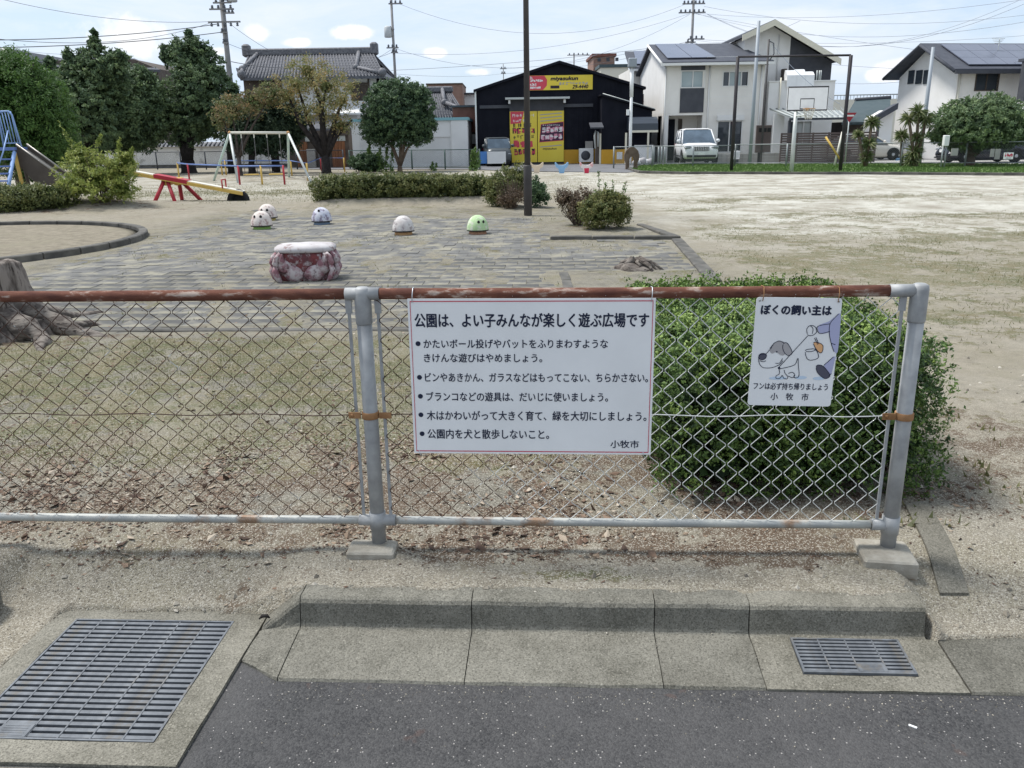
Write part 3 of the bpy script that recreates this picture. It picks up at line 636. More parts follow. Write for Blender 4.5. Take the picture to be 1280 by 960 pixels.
wires(.056, 1.999, .139, 1.036); wires(-2.004, -.056, .139, 1.036); wires(-3.9, -2.116, .139, 1.036)
for u0, u1 in ((.03, 2.02), (-2.03, -.03), (-3.9, -2.09)):
    mb = MB(); mb.tube([(u0+(u1-u0)*i/20, -.010, .580+.004*math.sin(i*1.3)) for i in range(21)], .0021, 6); mb.build('brace_wire', 'wire', FT)

# ------------------------------------------------------------------ lettering
FCACHE = {}
def text_mesh(body, bold=0.):
    c = bpy.data.curves.new('lettering', 'FONT'); c.body = body; c.resolution_u = 3; c.offset = bold
    o = bpy.data.objects.new('lettering', c); COL.objects.link(o); bpy.context.view_layer.update()
    me = bpy.data.meshes.new_from_object(o.evaluated_get(bpy.context.evaluated_depsgraph_get())); bpy.data.objects.remove(o); return me
def lettering(parent, body, x0, x1, z0, z1, y, m, bold=0., name='lettering', shear=0.):
    """text fitted to a box in the parent's xz plane"""
    me = text_mesh(body); v = np.empty(len(me.vertices)*3); me.vertices.foreach_get('co', v); v = v.reshape(-1, 3)
    a, b_ = v.min(0), v.max(0); q = np.zeros_like(v); fx_ = (v[:, 0]-a[0])/(b_[0]-a[0]); fz_ = (v[:, 1]-a[1])/(b_[1]-a[1])
    q[:, 0] = x0+fx_*(x1-x0)+shear*fz_*(z1-z0); q[:, 2] = z0+fz_*(z1-z0); q[:, 1] = y; me.vertices.foreach_set('co', q.ravel())
    if bold:  # heavier face: the same outlines struck again a hair to each side
        bm = bmesh.new(); bm.from_mesh(me); g0 = list(bm.verts)+list(bm.edges)+list(bm.faces); dd = bold*(z1-z0)
        for k, (dx, dz) in enumerate(((1, .4), (-1, .4), (.4, -1), (-.4, 1))):
            for vv in [e for e in bmesh.ops.duplicate(bm, geom=g0)['geom'] if isinstance(e, bmesh.types.BMVert)]: vv.co.x += dx*dd; vv.co.z += dz*dd; vv.co.y -= .00004*(k+1)
        bm.to_mesh(me); bm.free()
    me.materials.clear(); me.materials.append(MATS[m]); me.update()
    o = bpy.data.objects.new(name, me); COL.objects.link(o); o.parent = parent; o['kind'] = 'stuff'; return o
def homog(src, dst):
    A = []; B = []
    for (x, y), (u, v) in zip(src, dst): A += [[x, y, 1, 0, 0, 0, -u*x, -u*y], [0, 0, 0, x, y, 1, -v*x, -v*y]]; B += [u, v]
    h = np.append(np.linalg.solve(np.array(A, float), np.array(B, float)), 1).reshape(3, 3)
    def f(x, y): q = h @ np.array([x, y, 1.]); return q[0]/q[2], q[1]/q[2]
    return f
# large notice: its own axes x 0..0.92, z -0.612..0, hung from the rail
SW, SH = .922, .612
c0 = W(.176, -.032)
sign = thing('park_rules_sign', 'large white notice board with red border and five bulleted rules, hung on the fence', 'sign', (c0[0], c0[1], 1.046), FA); sign.rotation_euler = (R(-1.2), R(.15), FA)
mb = MB(); mb.box(0, SW, 0, .003, -SH, 0); mb.build('board', 'plate_white', sign)
mb = MB(); q = .010; mb.strip([(q, -q), (SW-q, -q), (SW-q, -SH+q), (q, -SH+q)], .0042, -.0012, True); mb.build('border_line', 'ink_red', sign)
hs = homog([(42, 78), (1238, 80), (1205, 830), (72, 820)], [(0, 0), (SW, 0), (SW, -SH), (0, -SH)])
def srow(body, xa, xb, yt, yb, bold=.0):
    x0, z1 = hs(xa, yt); x1, z0 = hs(xb, yb); ym = (yt+yb)/2; x0 = hs(xa, ym)[0]; x1 = hs(xb, ym)[0]; z1 = (hs(xa, yt)[1]+hs(xb, yt)[1])/2; z0 = (hs(xa, yb)[1]+hs(xb, yb)[1])/2
    lettering(sign, body, x0, x1, z0, z1, -.0014, 'ink_navy', bold)
srow('公園は、よい子みんなが楽しく遊ぶ広場です', 78, 1203, 150, 217, .024)
srow('かたいボール投げやバットをふりまわすような', 120, 1006, 275, 318, .016)
srow('きけんな遊びはやめましょう。', 122, 690, 343, 385, .016)
srow('ビンやあきかん、ガラスなどはもってこない、ちらかさない。', 126, 1196, 438, 480, .016)
srow('ブランコなどの遊具は、だいじに使いましょう。', 132, 1004, 529, 573, .016)
srow('木はかわいがって大きく育て、緑を大切にしましょう。', 134, 1187, 620, 665, .016)
srow('公園内を犬と散歩しないこと。', 137, 720, 707, 752, .016)
srow('小牧市', 1014, 1150, 761, 797, .014)
mb = MB()
for x, y in ((93, 294), (99, 456), (103, 547), (105, 636), (110, 727)):
    a, b_ = hs(x, y); mb.flat([(a+.0096*math.cos(2*PI*k/16), b_+.0096*math.sin(2*PI*k/16)) for k in range(16)], -.0013)
mb.build('bullet_dots', 'ink_navy', sign)
def tie(T, x, m='wire_tie'):
    mb = MB(); mb.tube([(x, -.004, -.014), (x+.002, -.006, .016), (x+.003, .008, .038), (x+.001, .040, .037), (x-.002, .052, .010), (x-.001, .03, -.012), (x, .004, -.014)], .0016, 6); mb.build('wire_tie', m, T)
tie(sign, .018); tie(sign, SW-.016)
for x in (.02, SW-.03):
    mb = MB(); mb.tube([(x, -.003, -SH+.012), (x+.004, -.005, -SH-.004), (x+.015, .02, -SH-.02)], .0014, 6); mb.build('wire_tie', 'wire_tie', sign)
# small notice with the dog
DWd, DHt = .308, .412
c0 = W(1.463, -.032)
dog = thing('dog_notice_sign', 'small white notice drawing a puppy on a lead, near the fence end', 'sign', (c0[0], c0[1], 1.045), FA); dog.rotation_euler = (R(-1.0), R(1.1), FA)
mb = MB(); r_ = .010; pl = [(r_, 0), (DWd-r_, 0), (DWd-.003, -.003), (DWd, -r_), (DWd, -DHt+r_), (DWd-.003, -DHt+.003), (DWd-r_, -DHt), (r_, -DHt), (.003, -DHt+.003), (0, -DHt+r_), (0, -r_), (.003, -.003)]
mb.prism([(a, b_) for a, b_ in pl], 'y', 0, .0025); mb.build('board', 'plate_white', dog)
hd = homog([(158, 93), (640, 103), (565, 712), (103, 690)], [(0, 0), (DWd, 0), (DWd, -DHt), (0, -DHt)])
def drow(body, xa, xb, yt, yb, bold):
    z1 = (hd(xa, yt)[1]+hd(xb, yt)[1])/2; z0 = (hd(xa, yb)[1]+hd(xb, yb)[1])/2; ym = (yt+yb)/2
    lettering(dog, body, hd(xa, ym)[0], hd(xb, ym)[0], z0, z1, -.0012, 'ink_navy', bold)
drow('ぼくの飼い主は', 182, 576, 140, 194, .05)
drow('フンは必ず持ち帰りましょう', 136, 552, 574, 612, .016)
drow('小　牧　市', 230, 442, 630, 670, .014)
def dpoly(pts, m, y, name): mb = MB(); mb.flat([hd(*p) for p in pts], y); return mb.build(name, m, dog)
def curve(pts, n=5, closed=False):
    o = []; k = len(pts)
    for i in range(k if closed else k-1):
        p0 = pts[(i-1) % k] if (i or closed) else pts[0]; p1 = pts[i]; p2 = pts[(i+1) % k]; p3 = pts[(i+2) % k] if (i+2 < k or closed) else pts[-1]
        for j in range(n):
            t_ = j/n; o.append(tuple(.5*((2*p1[q])+(-p0[q]+p2[q])*t_+(2*p0[q]-5*p1[q]+4*p2[q]-p3[q])*t_**2+(-p0[q]+3*p1[q]-3*p2[q]+p3[q])*t_**3) for q in (0, 1)))
    if not closed: o.append(pts[-1])
    return o
dpoly(curve([(566, 246), (592, 215), (616, 190), (628, 200), (622, 290), (608, 405), (588, 400), (572, 356), (562, 300)], 4, True), 'ink_lavender', -.0010, 'drawing_coat')
dpoly(curve([(500, 258), (562, 232), (592, 212), (570, 286), (512, 300)], 4, True), 'ink_lavender', -.0011, 'drawing_sleeve')
dpoly([(530, 478), (585, 432), (597, 430), (572, 530), (556, 540)], 'ink_lavender', -.0010, 'drawing_trouser')
dpoly(curve([(486, 486), (500, 476), (528, 486), (562, 530), (556, 548), (530, 552), (494, 520)], 4, True), 'ink_dark', -.0011, 'drawing_shoe')
dpoly(curve([(226, 386), (244, 356), (280, 338), (318, 350), (330, 380), (300, 420), (262, 400), (240, 408)], 4, True), 'ink_grey', -.0010, 'drawing_head_patch')
dpoly(curve([(304, 352), (326, 352), (352, 402), (334, 420), (312, 408), (300, 380)], 4, True), 'ink_grey', -.0012, 'drawing_ear')
dpoly(curve([(166, 420), (180, 406), (206, 410), (206, 430), (186, 442), (168, 434)], 4, True), 'ink_dark', -.0013, 'drawing_nose')
dpoly(curve([(472, 352), (496, 350), (524, 366), (522, 400), (508, 408), (486, 386)], 4, True), 'ink_orange', -.0010, 'drawing_trowel')
for x, y, rx in ((270, 545, 48), (400, 545, 34), (500, 552, 34)): dpoly([(x+rx*math.cos(k*PI/8), y+9*math.sin(k*PI/8)) for k in range(16)], 'ink_pale_blue', -.0009, 'drawing_shadow')
mb = MB()
LN = [curve([(232, 384), (250, 352), (282, 338), (306, 350)]), curve([(226, 386), (206, 408), (176, 412), (166, 430), (170, 462), (190, 484), (236, 486), (280, 470), (300, 448)]), curve([(304, 354), (326, 352), (352, 402), (334, 420), (312, 408), (300, 380)], 5, True),
      curve([(258, 462), (282, 460), (298, 436)]), [(276, 486), (440, 312)], curve([(278, 494), (330, 484), (368, 470), (384, 436), (386, 480), (390, 520), (384, 542), (362, 544), (362, 530)]), curve([(278, 494), (280, 520), (262, 532), (262, 546), (282, 546), (296, 530), (304, 546), (322, 550), (326, 536), (312, 520), (306, 500)]),
      curve([(330, 534), (352, 544), (366, 530), (352, 514), (330, 520)]), curve([(438, 300), (436, 272), (456, 254), (482, 262), (490, 290), (470, 308), (446, 310)], 5, True), curve([(456, 256), (470, 272), (466, 300)]), curve([(566, 246), (500, 258), (494, 282), (512, 300), (566, 288)]), curve([(616, 190), (590, 216), (566, 248), (562, 300), (572, 356), (588, 404)]), [(572, 356), (596, 364)],
      curve([(486, 486), (500, 476), (528, 486), (562, 530), (556, 548), (530, 552), (494, 520)], 5, True), [(530, 478), (585, 432)], [(556, 540), (572, 526)], curve([(426, 396), (452, 386), (484, 390), (500, 432), (466, 448), (436, 440)], 5, True), curve([(430, 400), (460, 400), (484, 392)]),
      curve([(472, 352), (496, 350), (524, 366), (522, 400), (508, 408), (486, 386)], 5, True), [(478, 324), (496, 362)], [(486, 321), (502, 358)], curve([(166, 420), (180, 406), (206, 410), (206, 430), (186, 442), (168, 434)], 5, True), curve([(172, 446), (192, 452), (206, 446)]), [(228, 378), (246, 360)]]
for l in LN: mb.strip([hd(*p) for p in l], .0024, -.0016)
a, b_ = hd(266, 398); mb.flat([(a+.003*math.cos(k*PI/5), b_+.003*math.sin(k*PI/5)) for k in range(10)], -.0016); a, b_ = hd(278, 488); mb.flat([(a+.0045*math.cos(k*PI/5), b_+.0045*math.sin(k*PI/5)) for k in range(10)], -.0017)
mb.build('drawing_outline', 'ink_navy', dog)
tie(dog, .022, 'rust_band'); tie(dog, DWd-.016, 'rust_band')
for x in (.012, DWd-.012):
    mb = MB(); mb.lathe([(.004, 0), (.004, .001)], (0, 0, 0), 10); o = mb.build('rivet', 'galv', dog, (x, -.001, -.012)); o.rotation_euler.x = R(90)
# ------------------------------------------------------------------ play things in the park
mat('dome_white', (.62, .60, .57), (.48, .44, .42), sc=9, rough=.85, c3=(.28, .24, .24), sc3=12, th3=.58, bump=.6, bsc=30)
mat('dome_lilac', (.46, .48, .58), (.60, .60, .62), sc=9, rough=.85, c3=(.22, .19, .25), sc3=12, th3=.55, bump=.6, bsc=30)
mat('dome_pink', (.60, .52, .46), (.66, .60, .55), sc=9, rough=.85, c3=(.36, .26, .24), sc3=12, th3=.57, bump=.6, bsc=30)
mat('dome_green', (.36, .52, .26), (.46, .60, .34), sc=9, rough=.85, c3=(.60, .60, .50), sc3=12, th3=.57, bump=.6, bsc=30)
mat('base_green', (.22, .38, .10), rough=.8); mat('base_blue', (.16, .22, .30), rough=.8); mat('base_orange', (.45, .26, .12), rough=.8); mat('base_brick', (.36, .19, .12), rough=.8); mat('base_yellow', (.50, .40, .14), rough=.8)
mat('eye_black', (.015, .015, .015), rough=.5)
mat('crab_red', (.20, .05, .05), (.10, .045, .05), sc=6, rough=.9, c3=(.36, .31, .31), sc3=15, th3=.575, w3=.06, bump=.5, bsc=30)
mat('crab_worn', (.44, .39, .38), (.24, .12, .135), sc=11, lo=.42, hi=.58, rough=.9, c3=(.10, .05, .055), sc3=13, th3=.60, w3=.06, bump=.5, bsc=30)
mat('crab_top', (.52, .50, .49), (.42, .39, .385), sc=6, rough=.9, c3=(.26, .19, .18), sc3=9, th3=.60, bump=.3)
mat('dead_wood', (.085, .07, .06), (.25, .215, .185), sc=2.2, lo=.42, hi=.58, rough=.95, bump=1, bsc=5, c3=(.045, .035, .03), sc3=3.2, th3=.60, w3=.03, scale=(9, 9, .9))
mat('dead_root', (.085, .07, .06), (.20, .175, .15), sc=3, lo=.42, hi=.58, rough=.95, bump=1, bsc=9, c3=(.04, .032, .028), sc3=5, th3=.60, w3=.03, scale=(2, 6, 6))
mat('pole_brown', (.055, .05, .05), (.075, .07, .068), sc=2, rough=.6, bump=.05)
mat('paint_red', (.42, .03, .045), (.33, .035, .045), sc=5, rough=.5); mat('paint_yellow', (.62, .42, .10), (.52, .34, .09), sc=5, rough=.55)
mat('paint_pale', (.60, .58, .50), rough=.6); mat('paint_blue', (.10, .16, .36), (.13, .20, .42), sc=4, rough=.5); mat('paint_sky', (.22, .34, .58), rough=.5)
mat('paint_mint', (.42, .58, .52), (.55, .62, .56), sc=3, rough=.5); mat('rubber', (.02, .02, .022), rough=.85, bump=.1)
mat('slide_side', (.075, .062, .05), (.10, .085, .07), sc=3, rough=.8); mat('slide_bed', (.30, .28, .25), rough=.4, metal=.3)
mat('chain_steel', (.16, .15, .14), rough=.6, metal=.5); mat('frame_dark', (.022, .02, .024), (.036, .032, .034), sc=3, rough=.6)
mat('steel_pale', (.45, .48, .46), (.52, .54, .52), sc=4, rough=.5, metal=.2)
def gz_at(x, y): return float(height(np.array([x]), np.array([y]))[0])

# five dome stools shaped like animal heads
def dome(px, py, wpx, top, base, lab, eyes, turn=0, mouth=False, k=.82):
    g = G(px, py); Y = g[1]; r = wpx/2*np.linalg.norm(g-CAM)*.985/CF; T = thing('dome_stool', lab, 'stool', (g[0], Y+r*.6, gz_at(g[0], Y)), turn, 'animal-head dome stools on the paving')
    mb = MB(); mb.lathe([(r*.84, -.05), (r*.82, .02), (r*.78, .055), (r*.7, .06)], (0, 0, 0), 20); mb.build('base', base, T)
    mb = MB(); prof = [(r*.9, .052), (r*1.0, .056), (r*1.02, .08)]+[(r*1.01*math.cos(a)**.9, .08+r*1.30*math.sin(a)) for a in [PI/2*i/9 for i in range(1, 9)]]+[(.002, .08+r*1.30)]
    mb.lathe(prof, (0, 0, 0), 28); mb.build('head', top, T)
    mb = MB(); mb.lathe([(r*1.012, .056), (r*1.030, .060), (r*1.030, .074), (r*1.012, .078)], (0, 0, 0), 28); mb.build('rim', 'eye_black', T)
    for ax in eyes:
        a, zh = ax; q = math.asin(min(zh, .95)); rr = r*math.cos(q)**.85*1.0; mb = MB(); e = r*.13
        mb.ball((rr*math.sin(a), -rr*math.cos(a), .08+r*1.30*zh), (e, e*.45, e*1.3), 10, 6, rotz(a)); mb.build('eye', 'eye_black', T)
    if mouth:
        mb = MB(); mb.ball((r*.35, -r*.90, .11), (r*.26, r*.2, r*.11), 10, 6); mb.build('mouth', 'eye_black', T)
    return T
dome(333, 276, 23, 'dome_pink', 'base_yellow', 'cream dome stool with open black mouth, farthest of the five', [(-.42, .55), (.28, .55)], 0, True)
dome(325.5, 287, 25, 'dome_pink', 'base_green', 'pinkish dome stool on a green foot, overlapping the one behind', [(-.55, .62), (.25, .62)])
dome(401, 281, 24, 'dome_lilac', 'base_blue', 'pale lilac dome stool on a blue foot above the crab seat', [(-.1, .75)])
dome(503.5, 294, 27, 'dome_white', 'base_orange', 'plain white dome stool on an orange foot, in the middle of the paving', [])
dome(597, 293, 27, 'dome_green', 'base_brick', 'light green dome stool with two dark eyes, rightmost of the five', [(.05, .55), (.62, .55)], .1)

# crab seat
cg = G(376, 352); crab = thing('crab_seat', 'worn red concrete crab seat with a white top on the paving', 'stool', (cg[0]+.02, cg[1]+.26, gz_at(cg[0], cg[1])), R(6))
def squirc(n, a, b, p=3.2): return [(a*math.copysign(abs(math.cos(t))**(2/p), math.cos(t)), b*math.copysign(abs(math.sin(t))**(2/p), math.sin(t))) for t in [2*PI*k/n for k in range(n)]]
def shell(mb, levels, n=40, p=3.2, nz_=.008):
    vs = []; fs = []
    for a, b, z in levels:
        for x, y in squirc(n, a, b, p): q = noise.noise(Vector((x*6, y*6, z*7)))*nz_; vs.append((x*(1+q/.3), y*(1+q/.3), z+q*.4))
    for i in range(len(levels)-1):
        for k in range(n): fs.append((i*n+k, i*n+(k+1) % n, (i+1)*n+(k+1) % n, (i+1)*n+k))
    fs += [tuple(range(n-1, -1, -1)), tuple(range((len(levels)-1)*n, len(levels)*n))]; mb.add(vs, fs, True)
mb = MB(); shell(mb, [(.31, .22, -.03), (.33, .238, .02), (.338, .243, .12), (.335, .24, .26), (.33, .235, .34)]); mb.build('body', 'crab_red', crab)
mb = MB(); shell(mb, [(.32, .225, .335), (.348, .25, .340), (.358, .258, .362), (.352, .252, .388), (.315, .225, .415), (.2, .15, .428), (.02, .02, .432)], nz_=.016); mb.build('top', 'crab_top', crab)
fn = lambda v: 1+.09*noise.noise(v*13)
for s in (-1, 1):
    mb = MB(); mb.ball((s*.125, -.235, .095), (.128, .060, .098), 18, 11, rotz(s*.2) @ Matrix.Rotation(s*-.35, 3, 'Y'), fn); mb.build('claw', 'crab_worn', crab)
    mb = MB(); mb.ball((s*.225, -.225, .175), (.085, .055, .095), 16, 10, Matrix.Rotation(s*.5, 3, 'Y'), fn); mb.build('claw_joint', 'crab_worn', crab)
    mb = MB(); mb.tube([(s*.235, -.225, .20), (s*.262, -.235, .26), (s*.265, -.225, .335)], [.045, .042, .034], 9); mb.build('claw_arm', 'crab_worn', crab)
    for k in range(5):
        y = -.235+.10*k; xo = .0 if k else -.045; mb = MB()
        mb.tube([(s*(.31+xo), y, .335), (s*(.352+xo), y-.012, .29), (s*(.375+xo), y-.02, .22), (s*(.362+xo), y-.022, .185)], [.026, .036, .038, .026], 8)
        mb.tube([(s*(.368+xo), y-.022, .19), (s*(.385+xo), y-.03, .13), (s*(.35+xo), y-.038, .05), (s*(.305+xo), y-.045, -.02)], [.030, .038, .034, .012], 8)
        for i, p in enumerate(mb.v): n_ = noise.noise_vector(Vector(p)*16)*.010; mb.v[i] = (p[0]+n_.x, p[1]+n_.y, p[2]+n_.z)
        mb.build('crab_leg', 'crab_worn', crab)
    mb = MB(); mb.ball((s*.085, -.235, .245), (.040, .024, .045), 10, 7, None, fn); mb.build('crab_eye', 'crab_red', crab)

# tree stump with spreading roots, lower left of the plaza
sg = (-4.74, 7.30); stump = thing('tree_stump', 'weathered grey tree stump with long spreading roots behind the fence', 'stump', (sg[0], sg[1], gz_at(*sg)))
mb = MB(); n = 96; lv = [(.70, -.06), (.60, .03), (.50, .12), (.44, .20), (.41, .30), (.385, .42), (.37, .52), (.35, .59), (.30, .615), (.2, .60)]; vs = []; fs = []
for r_, z_ in lv:
    for k in range(n):
        t_ = 2*PI*k/n; fl = .13*math.sin(5*t_+1.3)+.07*math.sin(9*t_+.4)+.05*abs(math.sin(11*t_+z_*2))-.04*max(0, math.sin(23*t_+z_)); q = r_*(1+fl*(1.4-z_*1.1))+.02*noise.noise(Vector((math.cos(t_)*3, math.sin(t_)*3, z_*4)))
        vs.append((q*math.cos(t_), q*math.sin(t_), z_+(.05*math.sin(2*t_+1)+.02*noise.noise(Vector((t_*3, z_, 1))) if z_ > .5 else 0)))
for i in range(len(lv)-1):
    for k in range(n): fs.append((i*n+k, i*n+(k+1) % n, (i+1)*n+(k+1) % n, (i+1)*n+k))
vs.append((0, 0, .56)); fs += [((len(lv)-1)*n+k, (len(lv)-1)*n+(k+1) % n, len(vs)-1) for k in range(n)]
mb.add(vs, fs, True)
for i, p in enumerate(mb.v): n_ = noise.noise(Vector((p[0]*16, p[1]*16, p[2]*1.6)))*.030; l_ = math.hypot(p[0], p[1])+1e-6; mb.v[i] = (p[0]*(1+n_/l_), p[1]*(1+n_/l_), p[2])
mb.build('trunk', 'dead_wood', stump)
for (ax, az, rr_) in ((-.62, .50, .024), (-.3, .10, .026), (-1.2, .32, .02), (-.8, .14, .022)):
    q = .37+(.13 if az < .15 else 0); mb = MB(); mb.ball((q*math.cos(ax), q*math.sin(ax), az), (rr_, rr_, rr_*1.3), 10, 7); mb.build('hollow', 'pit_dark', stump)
for k, (a, ln, r0, wob) in enumerate(((-.10, .98, .14, .1), (.22, .75, .12, -.1), (-.52, .85, .13, .12), (-1.1, .75, .13, .1), (-1.9, .8, .14, -.1), (-2.7, .9, .13, .1), (1.0, .8, .12, .1), (2.2, .8, .12, -.1))):
    pts = []; rr = []
    for i in range(12):
        f = i/11; aa = a+wob*math.sin(f*5); d = .30+ln*f; pts.append((d*math.cos(aa), d*math.sin(aa)+.04*math.sin(f*9+k), max(.22*(1-f)**2.2, 0)+.015-.04*f)); rr.append(r0*(1-f*.78)*(1+.22*math.sin(f*17+k)))
    mb = MB(); mb.tube(pts, rr, 10)
    for i, p in enumerate(mb.v): n_ = noise.noise_vector(Vector(p)*7)*.035; mb.v[i] = (p[0]+n_.x, p[1]+n_.y, p[2]+n_.z*.8)
    mb.build('root', 'dead_root', stump)
sg = G(795, 336); sg = (sg[0], sg[1]); st2 = thing('root_stump', 'low rotten stump poking from the sand at the plaza corner', 'stump', (sg[0], sg[1], gz_at(*sg)))
mb = MB(); rg = random.Random(4)
mb.ball((0, 0, -.02), (.30, .20, .10), 20, 10, None, lambda v: 1+.35*noise.noise(v*9)); mb.build('mound', 'dead_root', st2)
for k in range(16):
    a = rg.uniform(0, 6.28); d = rg.uniform(.12, .42); mb = MB(); mb.tube([(d*.2*math.cos(a), d*.2*math.sin(a), .09+rg.uniform(-.02, .05)), (d*.6*math.cos(a+.3), d*.45*math.sin(a+.3), .07+rg.uniform(-.03, .03)), (d*math.cos(a), d*.7*math.sin(a), -.02)], [.035, .028, .012], 6)
    mb.build('root', 'dead_root', st2)

# tall lamp pole in the planting bed
g = G(660, 262, .12); zb = gz_at(g[0], g[1]); lp = thing('lamp_pole', 'tall dark brown lamp pole rising from the hedge bed in mid park', 'street lamp', (g[0], g[1], zb), R(3))
r1 = 10.0/2/CF*g[1]*1.0; r2 = 7.4/2/CF*g[1]; zj = ZT(659, 208, g[1])-zb
mb = MB(); mb.lathe([(r1, -.2), (r1, zj), (r1*.93, zj+.03)], (0, 0, 0), 18); mb.build('lower_pole', 'pole_brown', lp)
mb = MB(); mb.lathe([(r2, zj), (r2*.82, 5.2), (r2*.75, 5.6)], (0, 0, 0), 16); mb.build('upper_pole', 'pole_brown', lp)
mb = MB(); mb.lathe([(.05, 5.55), (.09, 5.6), (.24, 5.66), (.26, 5.75), (.05, 5.86), (.01, 5.9)], (0, 0, 0), 20); mb.build('lamp_head', 'steel_pale', lp)

# seesaw
a, b_ = G(228, 252), G(300, 250); Y = 24.2
sw = thing('seesaw', 'red and yellow seesaw with one end resting on a half-buried tyre', 'seesaw', (float(G(222, 252)[0])+.15, Y, gz_at(-9.3, Y)), 0)
lx = lambda px: float(P(px, 240, Y)[0])-sw.location.x
zz = lambda px, py: ZT(px, py, Y)-sw.location.z
L0, L1 = (lx(163), zz(163, 214)), (lx(305), zz(305, 241)); dz = (L1[1]-L0[1])/(L1[0]-L0[0]); bz = lambda x: L0[1]+dz*(x-L0[0])
for y in (-.16, .16):
    mb = MB(); mb.add([(x, y+dy, bz(x)+q) for x in (L0[0], L1[0]) for dy, q in ((-.035, -.06), (.035, -.06), (.035, .03), (-.035, .03))], [(0, 1, 2, 3), (7, 6, 5, 4), (0, 4, 5, 1), (1, 5, 6, 2), (2, 6, 7, 3), (3, 7, 4, 0)]); mb.build('side_beam', 'paint_yellow', sw)
mb = MB(); mb.add([(x, y, bz(x)+q) for x in (L0[0], L1[0]) for y, q in ((-.15, .032), (.15, .032), (.15, .055), (-.15, .055))], [(0, 1, 2, 3), (7, 6, 5, 4), (0, 4, 5, 1), (1, 5, 6, 2), (2, 6, 7, 3), (3, 7, 4, 0)]); mb.build('plank', 'paint_pale', sw)
c0_, c1_ = lx(198), lx(238)
mb = MB(); mb.add([(x, y, bz(x)+q) for x in (c0_, c1_) for y, q in ((-.2, -.03), (.2, -.03), (.2, .075), (-.2, .075))], [(0, 1, 2, 3), (7, 6, 5, 4), (0, 4, 5, 1), (1, 5, 6, 2), (2, 6, 7, 3), (3, 7, 4, 0)]); mb.build('centre_cover', 'paint_red', sw)
pv = bz(lx(218))-.05
mb = MB(); mb.tube([(lx(210), -.12, pv), (lx(210)+.02, .28, pv)], .11, 12); mb.tube([(lx(224), -.12, pv), (lx(224), .28, pv)], .11, 12); mb.build('pivot_hub', 'paint_yellow', sw)
for (xa, ya), (xb, yb) in (((208, -.1), (197, -.45)), ((213, -.1), (226, -.45)), ((222, .2), (218, .5)), ((225, .2), (245, .5))):
    mb = MB(); mb.tube([(lx(xa), ya, pv), (lx(xb), yb, -.1)], .055, 8); mb.build('leg', 'paint_red', sw)
for px in (168, 281):
    x = lx(px); mb = MB(); mb.tube([(x, -.16, bz(x)+.04), (x, -.16, bz(x)+.27), (x, .16, bz(x)+.27), (x, .16, bz(x)+.04)], .022, 6); mb.build('handle', 'paint_red', sw)
x = lx(296); mb = MB(); mb.box(x-.10, x+.10, -.12, .12, .20, bz(x)-.05); mb.build('stop_block', 'rubber', sw)
tx = lx(297); T = thing('half_tyre', 'black tyre half buried in the sand under the seesaw end', 'tyre', (sw.location.x+tx, Y, sw.location.z)); n = 20
mb = MB(); mb.tube([(.24*math.cos(PI*k/n), 0, .24*math.sin(PI*k/n)-.02) for k in range(n+1)], .085, 12); mb.build('tyre', 'rubber', T)
mb = MB(); mb.add([(.17*math.cos(PI*k/n), 0.02, .17*math.sin(PI*k/n)-.02) for k in range(n+1)], [tuple(range(n+1))]); mb.build('inner_wall', 'rubber', T)

# swing set
Yf, Yb = 34.2, 37.2; Ym = 35.6
S0 = G(298, 229)
swg = thing('swing_set', 'mint and white swing frame with two seats before the clipped hedge', 'swing', (float(P(340, 215, Ym)[0]), Ym, 0))
def sp(px, py, Y): q = P(px, py, Y); return (float(q[0])-swg.location.x, float(q[1])-swg.location.y, float(q[2]))
tl, tr = sp(287, 166, Ym), sp(360, 166, Ym)
mb = MB(); mb.tube([tl, tr], .055, 10); mb.build('top_bar', 'paint_pale', swg)
mb = MB(); mb.ball(tl, .075, 8, 6); mb.build('corner_joint', 'base_orange', swg); mb = MB(); mb.ball(tr, .075, 8, 6); mb.build('corner_joint', 'base_orange', swg)
for t_, (px, py), m_ in ((tl, (298, 229), 'steel_pale'), (tl, (266, 226), 'paint_mint'), (tr, (390, 228), 'steel_pale'), (tr, (361, 221), 'paint_mint')):
    g = G(px, py); mb = MB(); mb.tube([t_, (float(g[0])-swg.location.x, float(g[1])-swg.location.y, -.1)], .05, 8); mb.build('leg', m_, swg)
for (pa_, pb_) in ((301, 317), (333, 349)):
    xs_ = [sp(p_, 166, Ym)[0] for p_ in (pa_, pb_)]; zs = ZT(320, 218, Ym)
    for x in xs_:
        mb = MB(); mb.box(x-.02, x+.02, -.02, .02, tl[2]-.22, tl[2]-.05); mb.build('hanger', 'paint_pale', swg)
        mb = MB(); mb.tube([(x, 0, tl[2]-.2), (x, 0, zs)], .014, 5); mb.build('chain', 'chain_steel', swg)
    mb = MB(); mb.box(min(xs_)-.04, max(xs_)+.04, -.12, .12, zs-.03, zs+.02, bev=.01); mb.build('seat', 'paint_yellow', swg)
